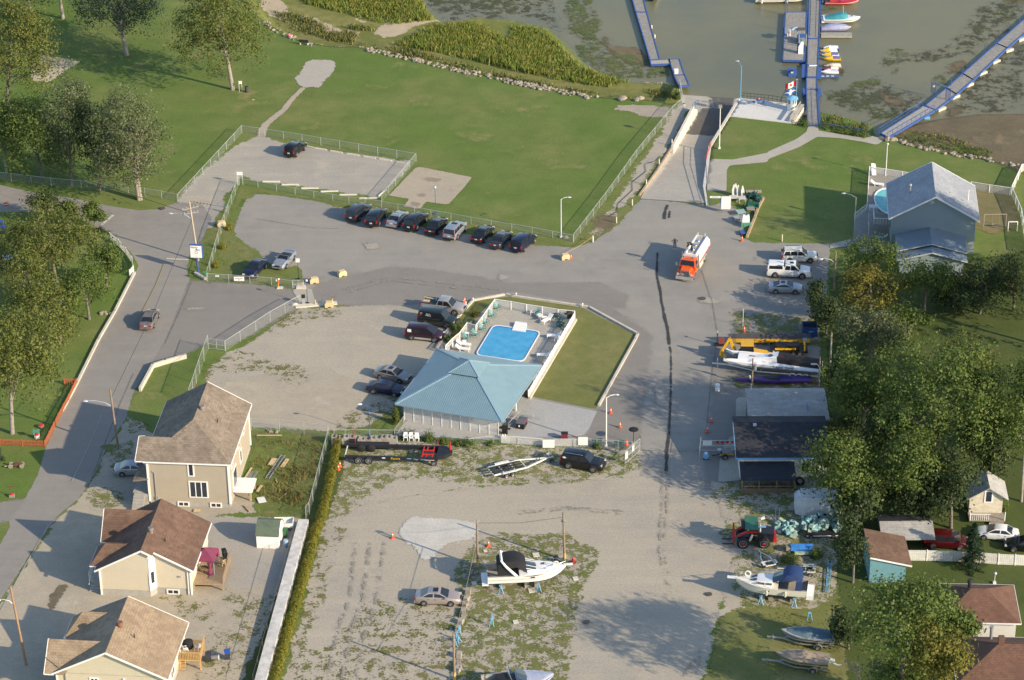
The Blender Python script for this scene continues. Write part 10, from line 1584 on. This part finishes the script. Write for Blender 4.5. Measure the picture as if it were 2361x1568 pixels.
mass('shore_hedge','strip of green shore bushes behind the blue railing','shrub',[q(3,0,480,1130),q(3,0,650,1180),q(3,0,800,1210),q(3,0,900,1225)],1.6,.8,'green',260,.2);mass('shore_hedge','strip of low bushes along the right shore rocks','shrub',[q(3,0,1250,1230),q(3,0,1450,1290),q(3,0,1650,1340),q(3,0,1850,1370),q(3,0,1990,1400)],2.2,.7,'bright',200,.2)
def bld(name,polys,dens,hmin,hmax,cols,z=None,wd=.05,seed=1,thresh=.0,lean=.3):
 rng=np.random.default_rng(seed);out=[]
 for pl in polys:
  pp=P2(pl);lo,hi=pp.min(0),pp.max(0);n=int((hi-lo).prod()*dens);pt=rng.uniform(lo,hi,(n,2));s=sd(pt,pp);nz=np.sin(pt[:,0]*.7+1.3*np.sin(pt[:,1]*.5))*.5+np.sin(pt[:,1]*1.1+pt[:,0]*.3)*.4+rng.normal(0,.35,n);k=(s>0)&(nz>thresh)&(rng.random(n)<np.clip(s/1.2+.15,0,1));out.append(pt[k])
 pt=np.concatenate(out);n=len(pt);zz=np.array([hz(x,y)for x,y in pt])if z is None else np.full(n,z);cl=.5+.5*np.sin(pt[:,0]*.35+2*np.sin(pt[:,1]*.22));h=(hmin+(hmax-hmin)*np.clip(cl*.7+rng.random(n)*.45,0,1));a=rng.uniform(0,6.283,n);ln=rng.normal(0,lean,(n,2))*h[:,None];ln[:,0]+=.12*h;w2=wd*rng.uniform(.6,1.5,n);dx,dy=np.cos(a)*w2,np.sin(a)*w2
 b0=np.stack([pt[:,0]-dx,pt[:,1]-dy,zz],1);b1=np.stack([pt[:,0]+dx,pt[:,1]+dy,zz],1);m0=np.stack([pt[:,0]+ln[:,0]*.35+dx*.9,pt[:,1]+ln[:,1]*.35+dy*.9,zz+h*.55],1);m1=np.stack([pt[:,0]+ln[:,0]*.35-dx*.9,pt[:,1]+ln[:,1]*.35-dy*.9,zz+h*.55],1);tp=np.stack([pt[:,0]+ln[:,0],pt[:,1]+ln[:,1],zz+h],1)
 co=np.stack([b0,b1,m0,m1,tp],1).reshape(-1,3).astype(np.float32);base=np.arange(n,dtype=np.int32)[:,None]*5;tri=np.concatenate([base+np.array([0,1,2]),base+np.array([0,2,3]),base+np.array([3,2,4])],1).reshape(-1).astype(np.int32)
 me=bpy.data.meshes.new(name);me.vertices.add(5*n);me.vertices.foreach_set('co',co.ravel());me.loops.add(len(tri));me.loops.foreach_set('vertex_index',tri);me.polygons.add(3*n);me.polygons.foreach_set('loop_start',np.arange(0,9*n,3,dtype=np.int32));me.polygons.foreach_set('loop_total',np.full(3*n,3,np.int32));me.update(calc_edges=True);me.materials.append(cols);o=bpy.data.objects.new(name,me);C.objects.link(o);tag(o,kind='stuff');return o
REED=lm('reed_blades',(.175,.235,.045),(.26,.26,.06),(.38,.33,.10),.3);SCRUB=lm('scrub_blades',(.13,.165,.045),(.23,.21,.075),(.34,.28,.12),.3);WEEDB=lm('weed_blades',(.12,.155,.035),(.19,.185,.06),(.3,.25,.09),.3);LAWNB=lm('lawn_blades',(.09,.14,.018),(.125,.165,.028),(.2,.2,.05),.3)
bld('reeds',[ps([(1170,90),(1180,60),(1250,70),(1290,105),(1340,155),(1399,178),(1458,191),(1400,205),(1300,190),(1180,165),(1080,140),(980,120),(900,105),(1000,60),(1100,55)],ZM),ps([(640,-60),(960,-60),(985,30),(1000,48),(900,60),(860,52),(780,30),(700,10)],ZM)],30,.45,1.2,REED,seed=1,wd=.07,thresh=-.9)
bld('scrub',[ps([(620,20),(700,30),(760,60),(830,75),(820,95),(860,95),(930,105),(1080,145),(1180,172),(1300,197),(1420,215),(1520,225),(1555,232),(1480,226),(1380,220),(1300,208),(1180,184),(1050,156),(960,134),(850,108),(740,88),(660,60)],-1.2),ps([(600,30),(640,45),(690,85),(650,60)],-1.0),ps([(760,60),(860,60),(870,75),(800,72)],ZM),ps([(1480,205),(1552,205),(1556,232),(1500,226)],-1.4)],26,.25,.75,SCRUB,seed=2,wd=.08,thresh=-.35)
bld('shore_grass',[qs(3,0,[(470,1010),(640,1000),(800,1060),(920,1110),(930,1180),(800,1180),(600,1140),(480,1120)],-1.2),qs(3,0,[(1130,1190),(1300,1150),(1560,1170),(1800,1250),(1950,1330),(2040,1410),(1900,1400),(1600,1330),(1300,1260)],-1.0)],26,.25,.8,SCRUB,seed=3,wd=.06)
bld('weeds',[qs(1,2,[(700,960),(850,930),(1500,985),(2000,1010),(2294,1080),(2280,1250),(1900,1290),(1600,1200),(1100,1160),(900,1190),(780,1230),(660,1400),(640,1300)]),qs(2,2,[(0,970),(600,975),(1130,1010),(1120,1140),(800,1220),(300,1290),(0,1290)])],5,.06,.24,WEEDB,seed=4,thresh=.25)
bld('yard_tufts',[ps([(1060,1290),(1100,1245),(1300,1235),(1375,1275),(1330,1400),(1305,1568),(1040,1568),(1062,1400)]),ps([(1660,1430),(1760,1400),(1900,1390),(1950,1568),(1640,1568)]),ps([(1690,1190),(1900,1180),(1920,1390),(1720,1390),(1700,1290)])],6,.06,.2,WEEDB,seed=5,thresh=.2)
bld('dry_weeds',[qs(1,2,[(-40,850),(640,880),(600,1100),(500,1450),(300,1568),(0,1568),(-60,1200)])],16,.1,.5,lm('dry_weed_blades',(.15,.13,.035),(.24,.17,.06),(.34,.26,.12),.3),seed=6,thresh=.1)
bld('verge_grass',[qs(0,1,[(1690,800),(1800,645),(1960,600),(1855,985),(1665,960)]),qs(0,1,[(2146,140),(2294,230),(2090,420),(2085,610),(2294,730),(2294,1010),(1870,985),(2000,560)]),qs(2,1,[(560,640),(700,460),(980,90),(1110,-80),(1150,-80),(1000,170),(850,400),(730,640)])],9,.05,.2,LAWNB,seed=7,thresh=.1)
bld('garden_weeds',[ps([(470,1400),(560,1370),(640,1385),(560,1568),(440,1568)]),ps([(205,1135),(285,1125),(280,1175),(215,1172)]),ps([(290,960),(345,940),(345,995),(300,1000)])],4,.08,.35,WEEDB,seed=8,thresh=.35)
